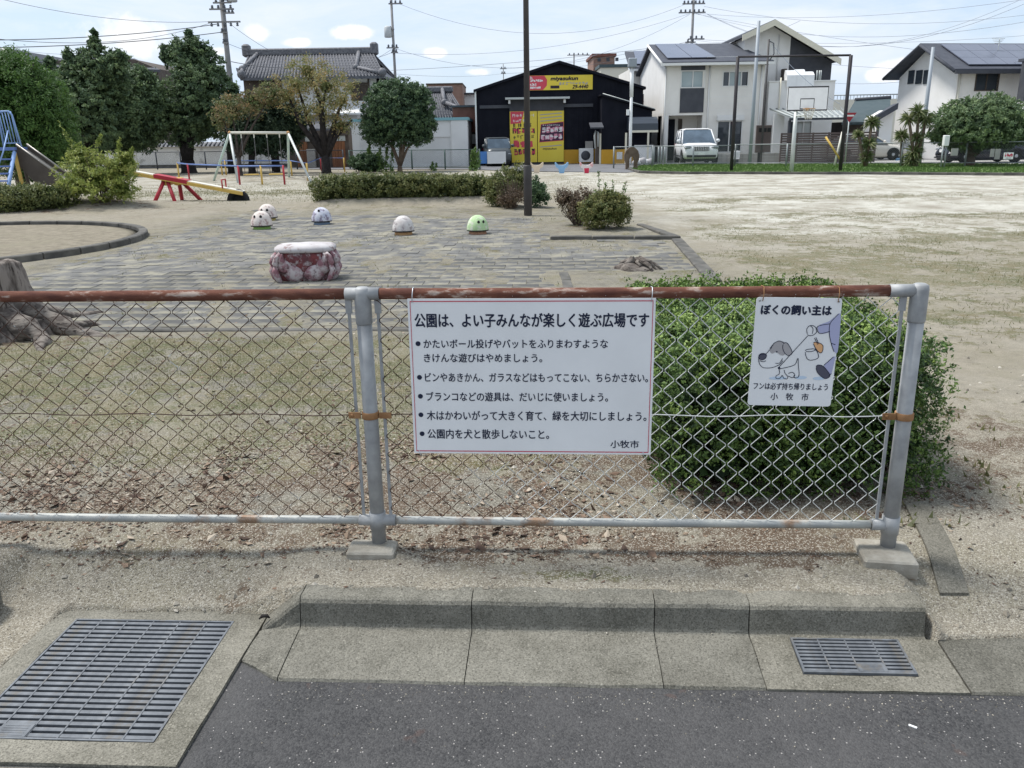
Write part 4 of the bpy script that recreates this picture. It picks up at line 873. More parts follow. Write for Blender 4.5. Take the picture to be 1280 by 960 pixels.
# guard rails round the swings
def guard(label, pts, cols, rail, topc):
    T = thing('guard_rail', label, 'railing', (float(G(*pts[0])[0]), float(G(*pts[0])[1]), 0), 0, 'low guard rails round the swings')
    tops = []
    for i, p_ in enumerate(pts):
        g = G(*p_); x, y = g[0]-T.location.x, g[1]-T.location.y; mb = MB(); mb.tube([(x, y, -.1), (x, y, .72)], .038, 8); mb.build('rail_post', cols[i % len(cols)], T); tops.append((x, y, .70))
    mb = MB(); mb.tube(tops, .03, 8); mb.build('rail', topc, T)
guard('near blue-topped guard rail with red and yellow posts before the swings', [(224, 223), (237, 226), (300, 231), (328, 231), (356, 231)], ['paint_yellow', 'paint_red', 'paint_red', 'paint_yellow', 'paint_red'], None, 'paint_blue')
guard('far guard rail with yellow posts behind the swing seats', [(278, 219), (283, 219), (365, 220), (385, 226), (402, 214), (431, 215)], ['paint_yellow', 'paint_yellow', 'paint_yellow', 'paint_yellow', 'paint_red', 'paint_yellow'], None, 'paint_blue')
# triangular red warning board on a white post
def tri_sign(name, label, px, pb, ptip, ph, w_, Y, m='steel_pale'):
    x = float(P(px, pb, Y)[0]); T = thing(name, label, 'sign', (x, Y, 0)); zt, zb_ = ZT(px, ptip, Y), ZT(px, ph, Y)
    mb = MB(); mb.tube([(0, .04, 0), (0, .04, zt)], .03, 8); mb.build('post', m, T)
    mb = MB(); mb.prism([(-w_/2, zt), (w_/2, zt), (0, zb_)], 'y', 0, .012); mb.build('board', 'paint_red', T)
    return T
tri_sign('give_way_sign', 'red triangular road sign on a white post left of the white wall', 173, 215, 158, 166, .55, 52)

# slide at the left edge
Ys = 26.5; g = G(20, 240); slide = thing('slide', 'playground slide with a blue ladder and railed platform at the left edge', 'slide', (float(P(15, 200, Ys)[0]), Ys, 0))
ox = slide.location.x
def q3(px, py, dy=0.): q = P(px, py, Ys+dy); return (float(q[0])-ox, dy, float(q[2]))
zp = q3(20, 184)[2]
mb = MB(); mb.box(q3(-16, 184)[0], q3(28, 184)[0], -.45, .45, zp-.09, zp); mb.build('platform', 'paint_blue', slide)
for dy in (-.45, .45):
    xL, xR = q3(5, 184, dy)[0], q3(27, 184, dy)[0]; zt_ = q3(15, 139, dy)[2]; mb = MB()
    mb.tube([(xR, dy, zp), (xR-.12, dy, zt_-.1), (xR-.2, dy, zt_), (xL+.1, dy, zt_), (xL, dy, zt_-.1), (xL, dy, zp)], .026, 8); mb.build('guard_hoop', 'paint_sky', slide)
    mb = MB(); mb.tube([(xL, dy, zp+.12), (xR-.02, dy, zp+.12)], .018, 6); mb.build('guard_bottom_rail', 'paint_sky', slide)
    for k in range(1, 6):
        x = xL+(xR-xL)*k/6; mb = MB(); mb.tube([(x, dy, zp+.12), (x-.05, dy, zt_)], .015, 6); mb.build('guard_bar', 'paint_sky', slide)
# bars across the back, seen at the far left
xl_ = q3(-14, 184)[0]
for k in range(5):
    mb = MB(); x = xl_+(q3(2, 184)[0]-xl_)*k/4; mb.tube([(x, -.45, zp), (x, -.45, q3(0, 144)[2])], .015, 6); mb.build('guard_bar', 'paint_sky', slide)
mb = MB(); mb.tube([(xl_, -.45, q3(0, 144)[2]), (q3(3, 184)[0], -.45, q3(0, 144)[2])], .024, 6); mb.build('guard_hoop', 'paint_sky', slide)
# chute going down to the right
A, B = q3(28, 186), q3(82, 226)
for dy in (-.30, .28):
    mb = MB(); mb.prism([(A[0], A[2]+.13), (B[0], B[2]+.16), (B[0], B[2]-.30+.14), (B[0]-.75, B[2]-.06), (A[0]-.1, A[2]-.42)], 'y', dy, dy+.04); mb.build('chute_side', 'slide_side', slide)
mb = MB(); mb.prism([(A[0], A[2]-.02), (B[0], B[2]+.02), (B[0], B[2]-.03), (A[0], A[2]-.07)], 'y', -.26, .28); mb.build('chute_bed', 'slide_bed', slide)
for dy in (-.32, .26):
    mb = MB(); mb.tube([(A[0], dy+.02, A[2]+.14), (B[0], dy+.02, B[2]+.17)], .03, 6); mb.build('chute_rim', 'slide_bed', slide)
# ladder down towards the viewer
lt0, lt1 = (q3(8, 188, -.5), q3(-6, 238, -2.2)), None
for px0, px1 in ((18, 3), (-12, -22)):
    a = q3(px0, 190, -.45); b2 = q3(px1, 236, -1.9); mb = MB(); mb.tube([a, (b2[0], b2[1], 0)], .06, 4); mb.build('ladder_stringer', 'paint_sky', slide)
a0_, b0_ = q3(18, 190, -.45), q3(3, 236, -1.9); a1_, b1_ = q3(-12, 190, -.45), q3(-22, 236, -1.9)
for k in range(1, 7):
    f = k/7; l = Vector(a0_).lerp(Vector((b0_[0], b0_[1], 0)), f); r_ = Vector(a1_).lerp(Vector((b1_[0], b1_[1], 0)), f)
    mb = MB(); mb.box(r_.x, l.x, l.y-.09, l.y+.09, l.z-.02, l.z+.02); mb.build('step', 'paint_blue', slide)
mb = MB(); h0 = q3(9, 164, -.55); mb.tube([(h0[0], -.5, h0[2]+.02), (q3(4, 190, -1.2)[0], -1.2, q3(4, 190, -1.2)[2]), (q3(0, 190, -1.2)[0]-.05, -1.3, q3(0, 206, -1.2)[2])], .022, 6); mb.build('handrail', 'paint_sky', slide)
for px0, dy, m_ in ((19, -.4, 'paint_yellow'), (27, .4, 'slide_side')):
    a = q3(px0-1, 190, dy); b2 = q3(px0+3, 190, dy); mb = MB(); mb.tube([a, (b2[0], dy, -.1)], .055, 8); mb.build('leg', m_, slide)

# basketball hoop
Yh = float(G(989, 217)[1]); hp = thing('basketball_hoop', 'white basketball backboard with orange ring on a single pale pole', 'basketball hoop', (float(G(989, 217)[0]), Yh, 0), 0)
fx = lambda px, py, y=0: FX(hp, px, py, y); fz = lambda px, py, y=0: FZ(hp, px, py, y)
zt_ = fz(994, 140); mb = MB(); mb.lathe([(.085, -.1), (.08, zt_*.5), (.075, zt_)], (0, 0, 0), 14); mb.build('pole', 'steel_pale', hp)
bx0, bx1, bz0, bz1 = fx(983, 139, -.9), fx(1034, 138, -.9), fz(1008, 138.5, -.9), fz(1008, 108, -.9)
mb = MB(); mb.box(bx0, bx1, -.9, -.86, bz0, bz1); mb.build('backboard', 'plate_white', hp)
mb = MB(); e = .02; mb.strip([(bx0+e, bz0+e), (bx1-e, bz0+e), (bx1-e, bz1-e), (bx0+e, bz1-e)], .055, -.903, True)
ix0, ix1, iz0, iz1 = fx(1000, 135, -.9), fx(1017, 135, -.9), fz(1008, 136, -.9), fz(1008, 123.5, -.9); mb.strip([(ix0, iz0), (ix1, iz0), (ix1, iz1), (ix0, iz1)], .04, -.9035, True); mb.build('board_lines', 'frame_dark', hp)
mb = MB(); cx = (ix0+ix1)/2; mb.tube([(cx+.225*math.cos(2*PI*k/20), -1.17+.225*math.sin(2*PI*k/20), iz0) for k in range(21)], .012, 6); mb.box(cx-.07, cx+.07, -.97, -.905, iz0-.06, iz0+.03); mb.build('ring', 'base_orange', hp)
mb = MB()
for k in range(12):
    t_ = 2*PI*k/12
    for s in (-1, 1): mb.tube([(cx+.22*math.cos(t_), -1.17+.22*math.sin(t_), iz0), (cx+.17*math.cos(t_+s*.26), -1.17+.17*math.sin(t_+s*.26), iz0-.2), (cx+.12*math.cos(t_), -1.17+.12*math.sin(t_), iz0-.40)], .006, 3, cap=False)
mb.build('net', 'paint_pale', hp)
for z_ in (zt_-.15, zt_+.45): mb = MB(); mb.tube([(0, 0, min(z_, zt_)), (cx, -.86, z_)], .035, 8); mb.build('bracket_arm', 'steel_pale', hp)

# tall dark goal-net frame
g1, g2 = G(914, 215.5), G(1050, 215.5); nf = thing('net_frame', 'tall dark steel frame of two posts and a crossbar beside the basketball hoop', 'frame', (g1[0], g1[1], 0), math.atan2(g2[1]-g1[1], g2[0]-g1[0]))
W2 = math.hypot(g2[0]-g1[0], g2[1]-g1[1]); z1_ = ZT(922, 71, g1[1]); z2_ = ZT(1063, 69, g2[1]); zt_ = (z1_+z2_)/2
for x, z_ in ((0, z1_), (W2, z2_)): mb = MB(); mb.tube([(x, 0, -.1), (x, 0, z_)], .072, 10); mb.build('post', 'frame_dark', nf)
mb = MB(); mb.tube([(0, 0, z1_), (W2, 0, z2_)], .042, 8); mb.build('crossbar', 'frame_dark', nf)
g = G(1058, 214); Yw = g[1]+1.2
ts = tri_sign('stop_sign', 'red inverted-triangle stop sign beside the right post of the dark frame', 1056, 210, 141, 153, .62, Yw+3, 'steel_pale')
x0_ = -.26; mb = MB(); zt2 = ZT(1056, 142, Yw+3); mb.box(-.2, .2, -.004, .0, zt2-.13, zt2-.06); mb.build('stop_bar', 'plate_white', ts)
# yellow and white leaning stakes
for nm, lab, pa_, pb_, m_ in (('leaning_stake', 'yellow pole leaning by the fence beside the dark frame', (1032, 171), (1050, 199), 'paint_yellow'), ('leaning_stake', 'white pole leaning the other way beside the yellow one', (1053, 165), (1043, 206), 'paint_pale')):
    a, b2 = P(*pa_, 39.5), P(*pb_, 39.2); mb = MB(); mb.tube([tuple(a-b2), (0, 0, 0)], .05, 6); o = mb.build(nm, m_, None, tuple(b2)); tag(o, lab, 'pole', 'poles leaning by the back fence')
# ------------------------------------------------------------------ plants
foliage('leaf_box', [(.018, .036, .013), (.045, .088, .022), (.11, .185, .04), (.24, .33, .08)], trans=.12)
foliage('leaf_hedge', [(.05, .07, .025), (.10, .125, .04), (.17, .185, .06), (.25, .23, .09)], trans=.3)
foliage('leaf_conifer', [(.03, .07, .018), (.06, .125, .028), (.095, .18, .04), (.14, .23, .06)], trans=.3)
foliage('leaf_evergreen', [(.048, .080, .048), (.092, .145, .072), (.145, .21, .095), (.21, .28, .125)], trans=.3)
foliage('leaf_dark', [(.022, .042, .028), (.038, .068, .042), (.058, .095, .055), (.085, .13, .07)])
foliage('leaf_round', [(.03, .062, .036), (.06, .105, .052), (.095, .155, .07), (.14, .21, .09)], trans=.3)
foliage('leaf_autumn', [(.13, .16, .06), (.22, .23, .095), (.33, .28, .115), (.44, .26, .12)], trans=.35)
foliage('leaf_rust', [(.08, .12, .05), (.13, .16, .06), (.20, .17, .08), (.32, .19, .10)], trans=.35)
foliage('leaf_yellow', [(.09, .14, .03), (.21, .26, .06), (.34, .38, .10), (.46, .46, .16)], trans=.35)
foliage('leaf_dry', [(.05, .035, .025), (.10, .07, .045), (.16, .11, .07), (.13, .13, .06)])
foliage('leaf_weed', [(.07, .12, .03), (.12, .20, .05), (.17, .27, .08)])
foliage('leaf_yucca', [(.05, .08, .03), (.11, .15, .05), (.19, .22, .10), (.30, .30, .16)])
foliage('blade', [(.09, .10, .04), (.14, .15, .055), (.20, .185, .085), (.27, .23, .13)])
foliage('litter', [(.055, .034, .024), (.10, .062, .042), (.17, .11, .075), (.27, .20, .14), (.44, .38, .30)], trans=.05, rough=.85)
foliage('pebble', [(.10, .09, .075), (.21, .185, .145), (.33, .295, .235), (.52, .48, .41)], trans=0, rough=.9)
mat('bark', (.045, .035, .03), (.09, .075, .065), sc=8, rough=.95, bump=.5, bsc=20); mat('bark_dark', (.018, .015, .014), (.035, .03, .028), sc=8, rough=.95)
mat('bark_brown', (.10, .07, .05), (.16, .12, .09), sc=6, rough=.95, bump=.4, bsc=20)
mat('twig', (.10, .075, .055), (.16, .12, .09), sc=9, rough=.9)

# clipped box bush just behind the fence
T = thing('box_bush', 'broad clipped green bush behind the right end of the chain-link fence', 'bush', (1.33, 4.36, 0))
crown('foliage', T, [(0, 0, .36, .665, .88, .375)], 90000, .019, 'leaf_box', depth=.12, clump=.06, nclump=3200, amp=.03, aspect=.6, box=16, core=.35, seed=1)
crown('lit_top_leaves', T, [(-.02, .02, .66, .62, .84, .10)], 24000, .019, 'leaf_box', depth=.5, clump=.10, nclump=900, amp=.04, aspect=.6, box=6, core=0, seed=3, tintbias=.42)  # paler leaf layer: light falling on the bush top, put into the tint
crown('foliage', T, [(.55, -.2, .36, .19, .55, .28), (-.5, .4, .45, .2, .5, .30), (.30, .75, .5, .4, .2, .26)], 9000, .02, 'leaf_box', depth=.4, clump=.14, nclump=300, amp=.1, aspect=.55, core=.1, seed=2)
mb = MB(); rg = random.Random(3)
for k in range(26):
    x, y = rg.uniform(-.55, .55), rg.uniform(-.75, .7); mb.tube([(x*.8, y*.8, -.02), (x+rg.uniform(-.08, .08), y+rg.uniform(-.08, .08), .35)], [.014, .008], 5)
mb.build('stem', 'twig', T, kind='stuff')
def sprig(mbv, x, y, z, h, rg, m_leaves):
    for k in range(m_leaves): m_leaves
# shoots rising above the clipped top
vs, fs, ts = [], [], []; rng = np.random.default_rng(5)
for x, y, h in [(rng.uniform(-.6, .6), rng.uniform(.2, .85), rng.uniform(.02, .06)) for _ in range(34)]+[(.62, .1, .1), (.70, -.1, .05)]:
    n = 14; c_ = np.array([x, y, .74])+np.stack([rng.normal(size=n)*.012, rng.normal(size=n)*.012, rng.random(n)*h], 1); v, f = leaf_arrays(c_, np.full(n, .02), rng, .5); fs.append(f+sum(len(a) for a in vs)); vs.append(v); ts.append(.5+.5*rng.random(n))
np_mesh('shoot', np.concatenate(vs), np.concatenate(fs), 'leaf_box', T, tint=np.concatenate(ts), kind='stuff')

def pxell(T, px, py, rx, ry, Y, dy=0., ky=1., yoff=0.):
    """ellipsoid whose outline spans rx, ry pixels about px,py at distance Y"""
    q = P(px, py, Y+dy); s = np.linalg.norm(q-CAM)*.975/CF; return (q[0]-T.location.x, q[1]-T.location.y, q[2]-T.location.z, rx*s, rx*s*ky, ry*s)
def plant(name, label, cat, px, pg, Y, ells, n, size, m, trunk=None, group=None, bark='bark', zoff=0., fk=.35, **kw):
    x = float(P(px, pg, Y)[0]); T = thing(name, label, cat, (x, Y, gz_at(x, Y)+zoff), 0, group); E_ = [pxell(T, *e[:4], Y, *(e[4:] if len(e) > 4 else ())) for e in ells]
    crown('crown' if trunk else 'foliage', T, E_, n, size, m, **kw)
    if trunk:
        r0, tips = trunk; mb = MB(); tp = []
        for (tx, ty, *o) in tips: q = P(tx, ty, Y); tp.append((q[0]-T.location.x, (o[0] if o else 0), q[2]-T.location.z))
        fork = min(t_[2] for t_ in tp)*fk; b0 = Vector((0, 0, -.1))
        mb.tube([b0, (0, 0, .1), (0.0, 0, fork)], [r0*1.25, r0, r0*.8], 9)
        branches(mb, (0, 0, fork*.9), tp, r0*.75, seed=int(px)); mb.build('trunk', bark, T)
    return T
# mid hedge bed and shrubs
Yh_ = 21.6
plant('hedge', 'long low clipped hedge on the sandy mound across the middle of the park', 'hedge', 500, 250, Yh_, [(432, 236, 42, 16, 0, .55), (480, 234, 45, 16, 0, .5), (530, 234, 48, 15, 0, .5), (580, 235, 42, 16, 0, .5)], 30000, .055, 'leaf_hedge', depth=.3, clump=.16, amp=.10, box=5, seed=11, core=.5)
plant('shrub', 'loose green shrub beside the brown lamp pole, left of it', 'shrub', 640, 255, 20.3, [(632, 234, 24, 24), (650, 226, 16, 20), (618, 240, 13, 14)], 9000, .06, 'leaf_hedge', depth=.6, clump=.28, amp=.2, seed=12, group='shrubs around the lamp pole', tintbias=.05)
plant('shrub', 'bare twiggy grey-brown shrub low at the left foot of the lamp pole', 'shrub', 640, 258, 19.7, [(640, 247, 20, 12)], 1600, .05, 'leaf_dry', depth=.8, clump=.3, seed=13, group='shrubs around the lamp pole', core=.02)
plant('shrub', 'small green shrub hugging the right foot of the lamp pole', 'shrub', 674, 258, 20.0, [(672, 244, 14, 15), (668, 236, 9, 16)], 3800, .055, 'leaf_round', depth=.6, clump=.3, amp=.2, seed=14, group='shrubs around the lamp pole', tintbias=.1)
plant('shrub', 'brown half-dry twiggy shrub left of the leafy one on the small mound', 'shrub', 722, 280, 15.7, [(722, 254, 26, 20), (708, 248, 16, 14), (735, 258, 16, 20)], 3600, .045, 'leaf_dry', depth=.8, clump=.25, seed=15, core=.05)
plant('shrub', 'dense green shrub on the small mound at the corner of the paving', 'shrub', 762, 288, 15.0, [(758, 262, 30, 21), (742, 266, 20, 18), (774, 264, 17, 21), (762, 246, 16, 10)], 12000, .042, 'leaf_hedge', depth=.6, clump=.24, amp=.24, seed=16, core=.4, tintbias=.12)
def twigs(T, n, w_, h, rg, m='twig', r=.008, name='twigs'):
    mb = MB()
    for k in range(n):
        a = rg.uniform(0, 6.28); d = rg.uniform(.1, 1)*w_; mb.tube([(d*.15*math.cos(a), d*.15*math.sin(a), 0), (d*.6*math.cos(a), d*.6*math.sin(a), h*rg.uniform(.4, .6)), (d*math.cos(a), d*math.sin(a), h*rg.uniform(.8, 1.1))], [r, r*.7, r*.3], 4, cap=False)
    return mb.build(name, m, T, kind='stuff')
rg = random.Random(9)
for o in [o for o in COL.objects if o.get('label', '').startswith(('bare twiggy', 'brown half-dry'))]: twigs(o, 70, .48, .62, rg)
# tall flowering weeds
def weed(name, label, px, pg, Y, stems, m='leaf_weed', group='tall thin weeds', sz=.06):
    x = float(P(px, pg, Y)[0]); T = thing(name, label, 'weed', (x, Y, gz_at(x, Y)), 0, group); rng = np.random.default_rng(int(px)); C_ = []; mb = MB()
    for (bx, tx, ty) in stems:
        q = P(tx, ty, Y); x1 = q[0]-x; z1 = q[2]-T.location.z; x0_ = float(P(bx, pg, Y)[0])-x; mb.tube([(x0_, 0, 0), ((x0_+x1)/2, .02, z1*.5), (x1, 0, z1)], [.012, .009, .004], 5)
        n = int(60*z1/1.0)+30; f = rng.random(n); w_ = .10*(1-.8*f)*max(1, Y/25); C_.append(np.stack([x0_+(x1-x0_)*f+rng.normal(size=n)*w_*.5, rng.normal(size=n)*w_*.5, z1*f], 1))
    mb.build('stem', 'leaf_weed' if False else 'twig', T); c_ = np.concatenate(C_); v, f = leaf_arrays(c_, np.full(len(c_), sz), rng, .35, droop=-.4); np_mesh('leaves', v, f, m, T, tint=rng.random(len(c_))); return T
weed('weed', 'tall pale green weeds standing up behind the corner shrub', 758, 250, 16.2, [(752, 748, 214), (757, 757, 228), (762, 766, 224), (770, 783, 226), (748, 744, 236)])
weed('weed', 'very tall weeds beside the round green bush before the white garage', 470, 214, 44, [(457, 462, 180), (464, 461, 172), (474, 476, 158), (482, 485, 172), (488, 492, 178)], sz=.22)
weed('weed', 'single leafy weed before the white garage shutter, right of the round tree', 541, 212, 44, [(540, 541, 202), (543, 546, 204)], sz=.16, group='tall thin weeds')
weed('weed', 'green weeds at the corner between the garage and the rusty shed', 592, 214, 43, [(590, 590, 188), (593, 594, 184), (596, 597, 190)], sz=.2)
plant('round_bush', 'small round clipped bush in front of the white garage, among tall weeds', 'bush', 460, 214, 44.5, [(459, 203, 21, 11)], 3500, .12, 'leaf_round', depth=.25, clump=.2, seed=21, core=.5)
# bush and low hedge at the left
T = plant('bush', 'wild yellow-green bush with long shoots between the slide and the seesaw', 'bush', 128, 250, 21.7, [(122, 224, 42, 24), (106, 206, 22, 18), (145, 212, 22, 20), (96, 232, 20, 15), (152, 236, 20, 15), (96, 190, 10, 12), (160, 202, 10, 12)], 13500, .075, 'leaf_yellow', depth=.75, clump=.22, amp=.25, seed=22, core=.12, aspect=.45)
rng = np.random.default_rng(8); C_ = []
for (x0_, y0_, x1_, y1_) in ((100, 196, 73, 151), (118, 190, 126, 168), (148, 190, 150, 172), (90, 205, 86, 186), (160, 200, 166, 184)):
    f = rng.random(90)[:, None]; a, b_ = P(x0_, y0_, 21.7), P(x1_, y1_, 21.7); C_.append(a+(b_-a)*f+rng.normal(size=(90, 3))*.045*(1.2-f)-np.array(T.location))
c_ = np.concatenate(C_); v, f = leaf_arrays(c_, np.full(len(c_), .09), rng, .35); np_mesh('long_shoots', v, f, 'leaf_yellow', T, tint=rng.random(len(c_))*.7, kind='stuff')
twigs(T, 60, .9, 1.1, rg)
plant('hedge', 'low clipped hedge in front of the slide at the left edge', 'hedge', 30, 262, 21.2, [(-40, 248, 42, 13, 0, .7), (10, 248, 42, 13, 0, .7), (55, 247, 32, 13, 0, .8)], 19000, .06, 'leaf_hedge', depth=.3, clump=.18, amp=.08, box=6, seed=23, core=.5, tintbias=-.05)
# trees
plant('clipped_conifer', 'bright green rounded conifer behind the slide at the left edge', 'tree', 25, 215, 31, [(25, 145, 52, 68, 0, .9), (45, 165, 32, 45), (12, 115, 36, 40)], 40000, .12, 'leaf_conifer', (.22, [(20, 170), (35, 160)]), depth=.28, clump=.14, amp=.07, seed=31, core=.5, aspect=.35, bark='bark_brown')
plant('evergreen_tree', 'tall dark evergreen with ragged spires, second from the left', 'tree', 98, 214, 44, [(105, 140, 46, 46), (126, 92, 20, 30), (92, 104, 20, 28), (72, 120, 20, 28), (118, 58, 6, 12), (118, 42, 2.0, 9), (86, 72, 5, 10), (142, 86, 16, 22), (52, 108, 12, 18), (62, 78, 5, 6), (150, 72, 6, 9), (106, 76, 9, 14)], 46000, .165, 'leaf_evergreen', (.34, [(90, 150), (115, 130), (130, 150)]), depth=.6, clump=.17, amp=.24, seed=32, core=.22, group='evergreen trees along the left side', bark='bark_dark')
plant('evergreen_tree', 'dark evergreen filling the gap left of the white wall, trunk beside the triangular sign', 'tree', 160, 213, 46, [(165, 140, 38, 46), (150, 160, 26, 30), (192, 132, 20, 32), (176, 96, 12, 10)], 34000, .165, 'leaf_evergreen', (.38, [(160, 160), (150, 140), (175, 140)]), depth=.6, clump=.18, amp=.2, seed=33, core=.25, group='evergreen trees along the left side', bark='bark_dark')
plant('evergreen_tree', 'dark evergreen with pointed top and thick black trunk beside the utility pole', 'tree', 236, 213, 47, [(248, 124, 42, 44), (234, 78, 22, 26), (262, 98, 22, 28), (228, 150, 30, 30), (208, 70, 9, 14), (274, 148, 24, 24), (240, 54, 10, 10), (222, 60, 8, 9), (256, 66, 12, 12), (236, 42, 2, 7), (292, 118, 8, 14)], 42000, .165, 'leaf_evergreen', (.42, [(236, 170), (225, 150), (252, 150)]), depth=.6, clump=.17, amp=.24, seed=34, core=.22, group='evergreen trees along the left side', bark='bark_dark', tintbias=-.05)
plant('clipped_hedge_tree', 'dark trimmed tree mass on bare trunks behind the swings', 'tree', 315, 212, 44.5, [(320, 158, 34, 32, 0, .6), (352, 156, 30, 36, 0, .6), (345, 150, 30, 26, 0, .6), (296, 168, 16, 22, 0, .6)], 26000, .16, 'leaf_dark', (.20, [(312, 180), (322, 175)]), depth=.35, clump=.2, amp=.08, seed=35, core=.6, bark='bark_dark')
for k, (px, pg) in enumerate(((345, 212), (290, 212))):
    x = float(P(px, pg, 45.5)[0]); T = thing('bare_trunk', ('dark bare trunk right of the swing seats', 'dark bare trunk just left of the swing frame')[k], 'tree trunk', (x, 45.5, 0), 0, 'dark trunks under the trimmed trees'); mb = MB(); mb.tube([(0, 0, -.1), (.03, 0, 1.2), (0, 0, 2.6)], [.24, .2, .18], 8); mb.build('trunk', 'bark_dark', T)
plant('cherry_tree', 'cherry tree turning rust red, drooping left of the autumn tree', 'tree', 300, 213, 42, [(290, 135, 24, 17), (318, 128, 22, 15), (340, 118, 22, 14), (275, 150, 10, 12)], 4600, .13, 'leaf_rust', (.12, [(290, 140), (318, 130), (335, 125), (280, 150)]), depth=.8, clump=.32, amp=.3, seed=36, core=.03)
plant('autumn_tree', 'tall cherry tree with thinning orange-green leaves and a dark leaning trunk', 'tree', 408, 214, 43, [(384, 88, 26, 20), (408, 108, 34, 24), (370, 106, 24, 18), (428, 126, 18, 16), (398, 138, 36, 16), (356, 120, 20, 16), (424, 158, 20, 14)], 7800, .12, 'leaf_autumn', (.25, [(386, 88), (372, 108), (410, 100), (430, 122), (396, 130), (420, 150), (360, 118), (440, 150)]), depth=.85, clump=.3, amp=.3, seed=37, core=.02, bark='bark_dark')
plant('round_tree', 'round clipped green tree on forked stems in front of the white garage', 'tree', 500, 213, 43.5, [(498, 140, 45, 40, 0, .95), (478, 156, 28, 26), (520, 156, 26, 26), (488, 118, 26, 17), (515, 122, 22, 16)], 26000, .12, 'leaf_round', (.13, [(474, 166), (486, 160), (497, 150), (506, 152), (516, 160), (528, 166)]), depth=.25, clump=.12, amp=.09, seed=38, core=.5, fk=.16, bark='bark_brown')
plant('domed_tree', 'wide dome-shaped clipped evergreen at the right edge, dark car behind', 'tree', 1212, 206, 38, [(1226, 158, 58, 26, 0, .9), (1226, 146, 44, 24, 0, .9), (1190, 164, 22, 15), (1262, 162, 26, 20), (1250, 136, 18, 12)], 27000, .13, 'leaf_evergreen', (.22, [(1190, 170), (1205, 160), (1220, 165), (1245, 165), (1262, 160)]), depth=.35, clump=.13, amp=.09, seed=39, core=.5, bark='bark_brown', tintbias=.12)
# yuccas on the turf strip
def yucca(label, px, pg, Y, heads, n=120, ln=.48):
    x = float(P(px, pg, Y)[0]); T = thing('yucca', label, 'plant', (x, Y, .08), 0, 'yuccas on the turf strip'); rng = np.random.default_rng(int(px)); vs, fs, ts = [], [], []; o = 0; mb = MB()
    for (hx, hy, s) in heads:
        q = P(hx, hy, Y); c_ = np.array([q[0]-x, 0, q[2]-.08]); mb.tube([(0, 0, 0), (c_[0]*.5, 0, c_[2]*.5), tuple(c_)], [.09, .07, .06], 7)
        for k in range(int(n*s)):
            d = rng.normal(size=3); d[2] = d[2]*.8+.25; d /= np.linalg.norm(d); L_ = ln*s*(.7+.4*rng.random()); sd_ = np.cross(d, rng.normal(size=3)); sd_ /= np.linalg.norm(sd_); w_ = .03
            tip = c_+d*L_-np.array([0, 0, .16*L_]); md = c_+d*L_*.55; vs += [c_-sd_*w_*.5, md-sd_*w_, tip, md+sd_*w_]; fs.append([o, o+1, o+2, o+3]); o += 4; ts.append(rng.random())
    mb.build('trunk', 'bark_brown', T); np_mesh('leaves', np.array(vs), np.array(fs), 'leaf_yucca', T, tint=np.array(ts)); return T
yucca('tall forked yucca with three heads beside the pale house gable', 1144, 207, 38.0, [(1136, 148, 1.0), (1148, 140, 1.1), (1158, 148, 1.0), (1146, 172, .9), (1143, 190, 1.2), (1140, 200, 1.1)])
yucca('short single-headed yucca between the beige car and the tall yucca', 1127, 206, 38.6, [(1127, 170, .95)])
yucca('bushy yucca clump hiding the middle of the beige car', 1082, 206, 38.6, [(1090, 153, 1.0), (1073, 168, .7), (1086, 180, 1.0), (1083, 196, .9)], 150)

# ------------------------------------------------------------------ ground cover that nobody could count
def scatter(n, x0, x1, y0, y1, dens, rng):
    x = rng.uniform(x0, x1, n*4); y = rng.uniform(y0, y1, n*4); k = rng.random(n*4) < dens(x, y); x, y = x[k][:n], y[k][:n]; return x, y
def pnoise(x, y, f=2.3): return .5+.5*wavy(x, y, f*2, 8, 4)*1.6+.3*wavy(x, y, f*6, 8, 12)
rng = np.random.default_rng(21)
def blades(name, n, box, h, dens, label, seed, wk=.14):
    rng = np.random.default_rng(seed); x, y = scatter(n, *box, dens, rng); z = height(x, y); k = z > -.2; x, y, z = x[k], y[k], z[k]; n = len(x)
    a = rng.uniform(0, 6.28, n); hh = h*(.5+rng.random(n)); lean = rng.normal(size=(n, 2))*.55*hh[:, None]; w_ = hh*wk
    b0 = np.stack([x-np.cos(a)*w_, y-np.sin(a)*w_, z-.002], 1); b1 = np.stack([x+np.cos(a)*w_, y+np.sin(a)*w_, z-.002], 1); tp = np.stack([x+lean[:, 0], y+lean[:, 1], z+hh], 1)
    v = np.stack([b0, b1, tp], 1).reshape(-1, 3); f = np.arange(3*n).reshape(n, 3); o = np_mesh(name, v, f, 'blade', None, tint=np.clip(rng.random(n)*.8+.2*(wavy(x, y, 3)), 0, 1)); return tag(o, label, 'grass', None, 'stuff')
blades('grass', 26000, (-4.6, .9, 3.5, 7.15), .014, lambda x, y: np.clip(zone_grass(x, y)*pnoise(x, y)-.10, 0, 1)*1.4, 'short sparse grass behind the left part of the fence', 31)
blades('grass', 42000, (2.3, 18, 5, 24), .022, lambda x, y: np.clip(zone_grass(x, y)*pnoise(x, y, .8)-.12, 0, 1)*1.2, 'thin dry grass on the sandy field at the right', 32)
blades('grass', 9000, (-6.3, 2.6, 7.3, 18), .03, lambda x, y: np.clip(pnoise(x, y, 1.2)-.62, 0, 1), 'grass growing between the old pavers', 33)
blades('grass', 16000, (-14, 4, 22, 34), .04, lambda x, y: np.clip(zone_grass(x, y)*pnoise(x, y, .5)*1.2, 0, 1), 'dry grass strips before the seesaw and swings', 34)
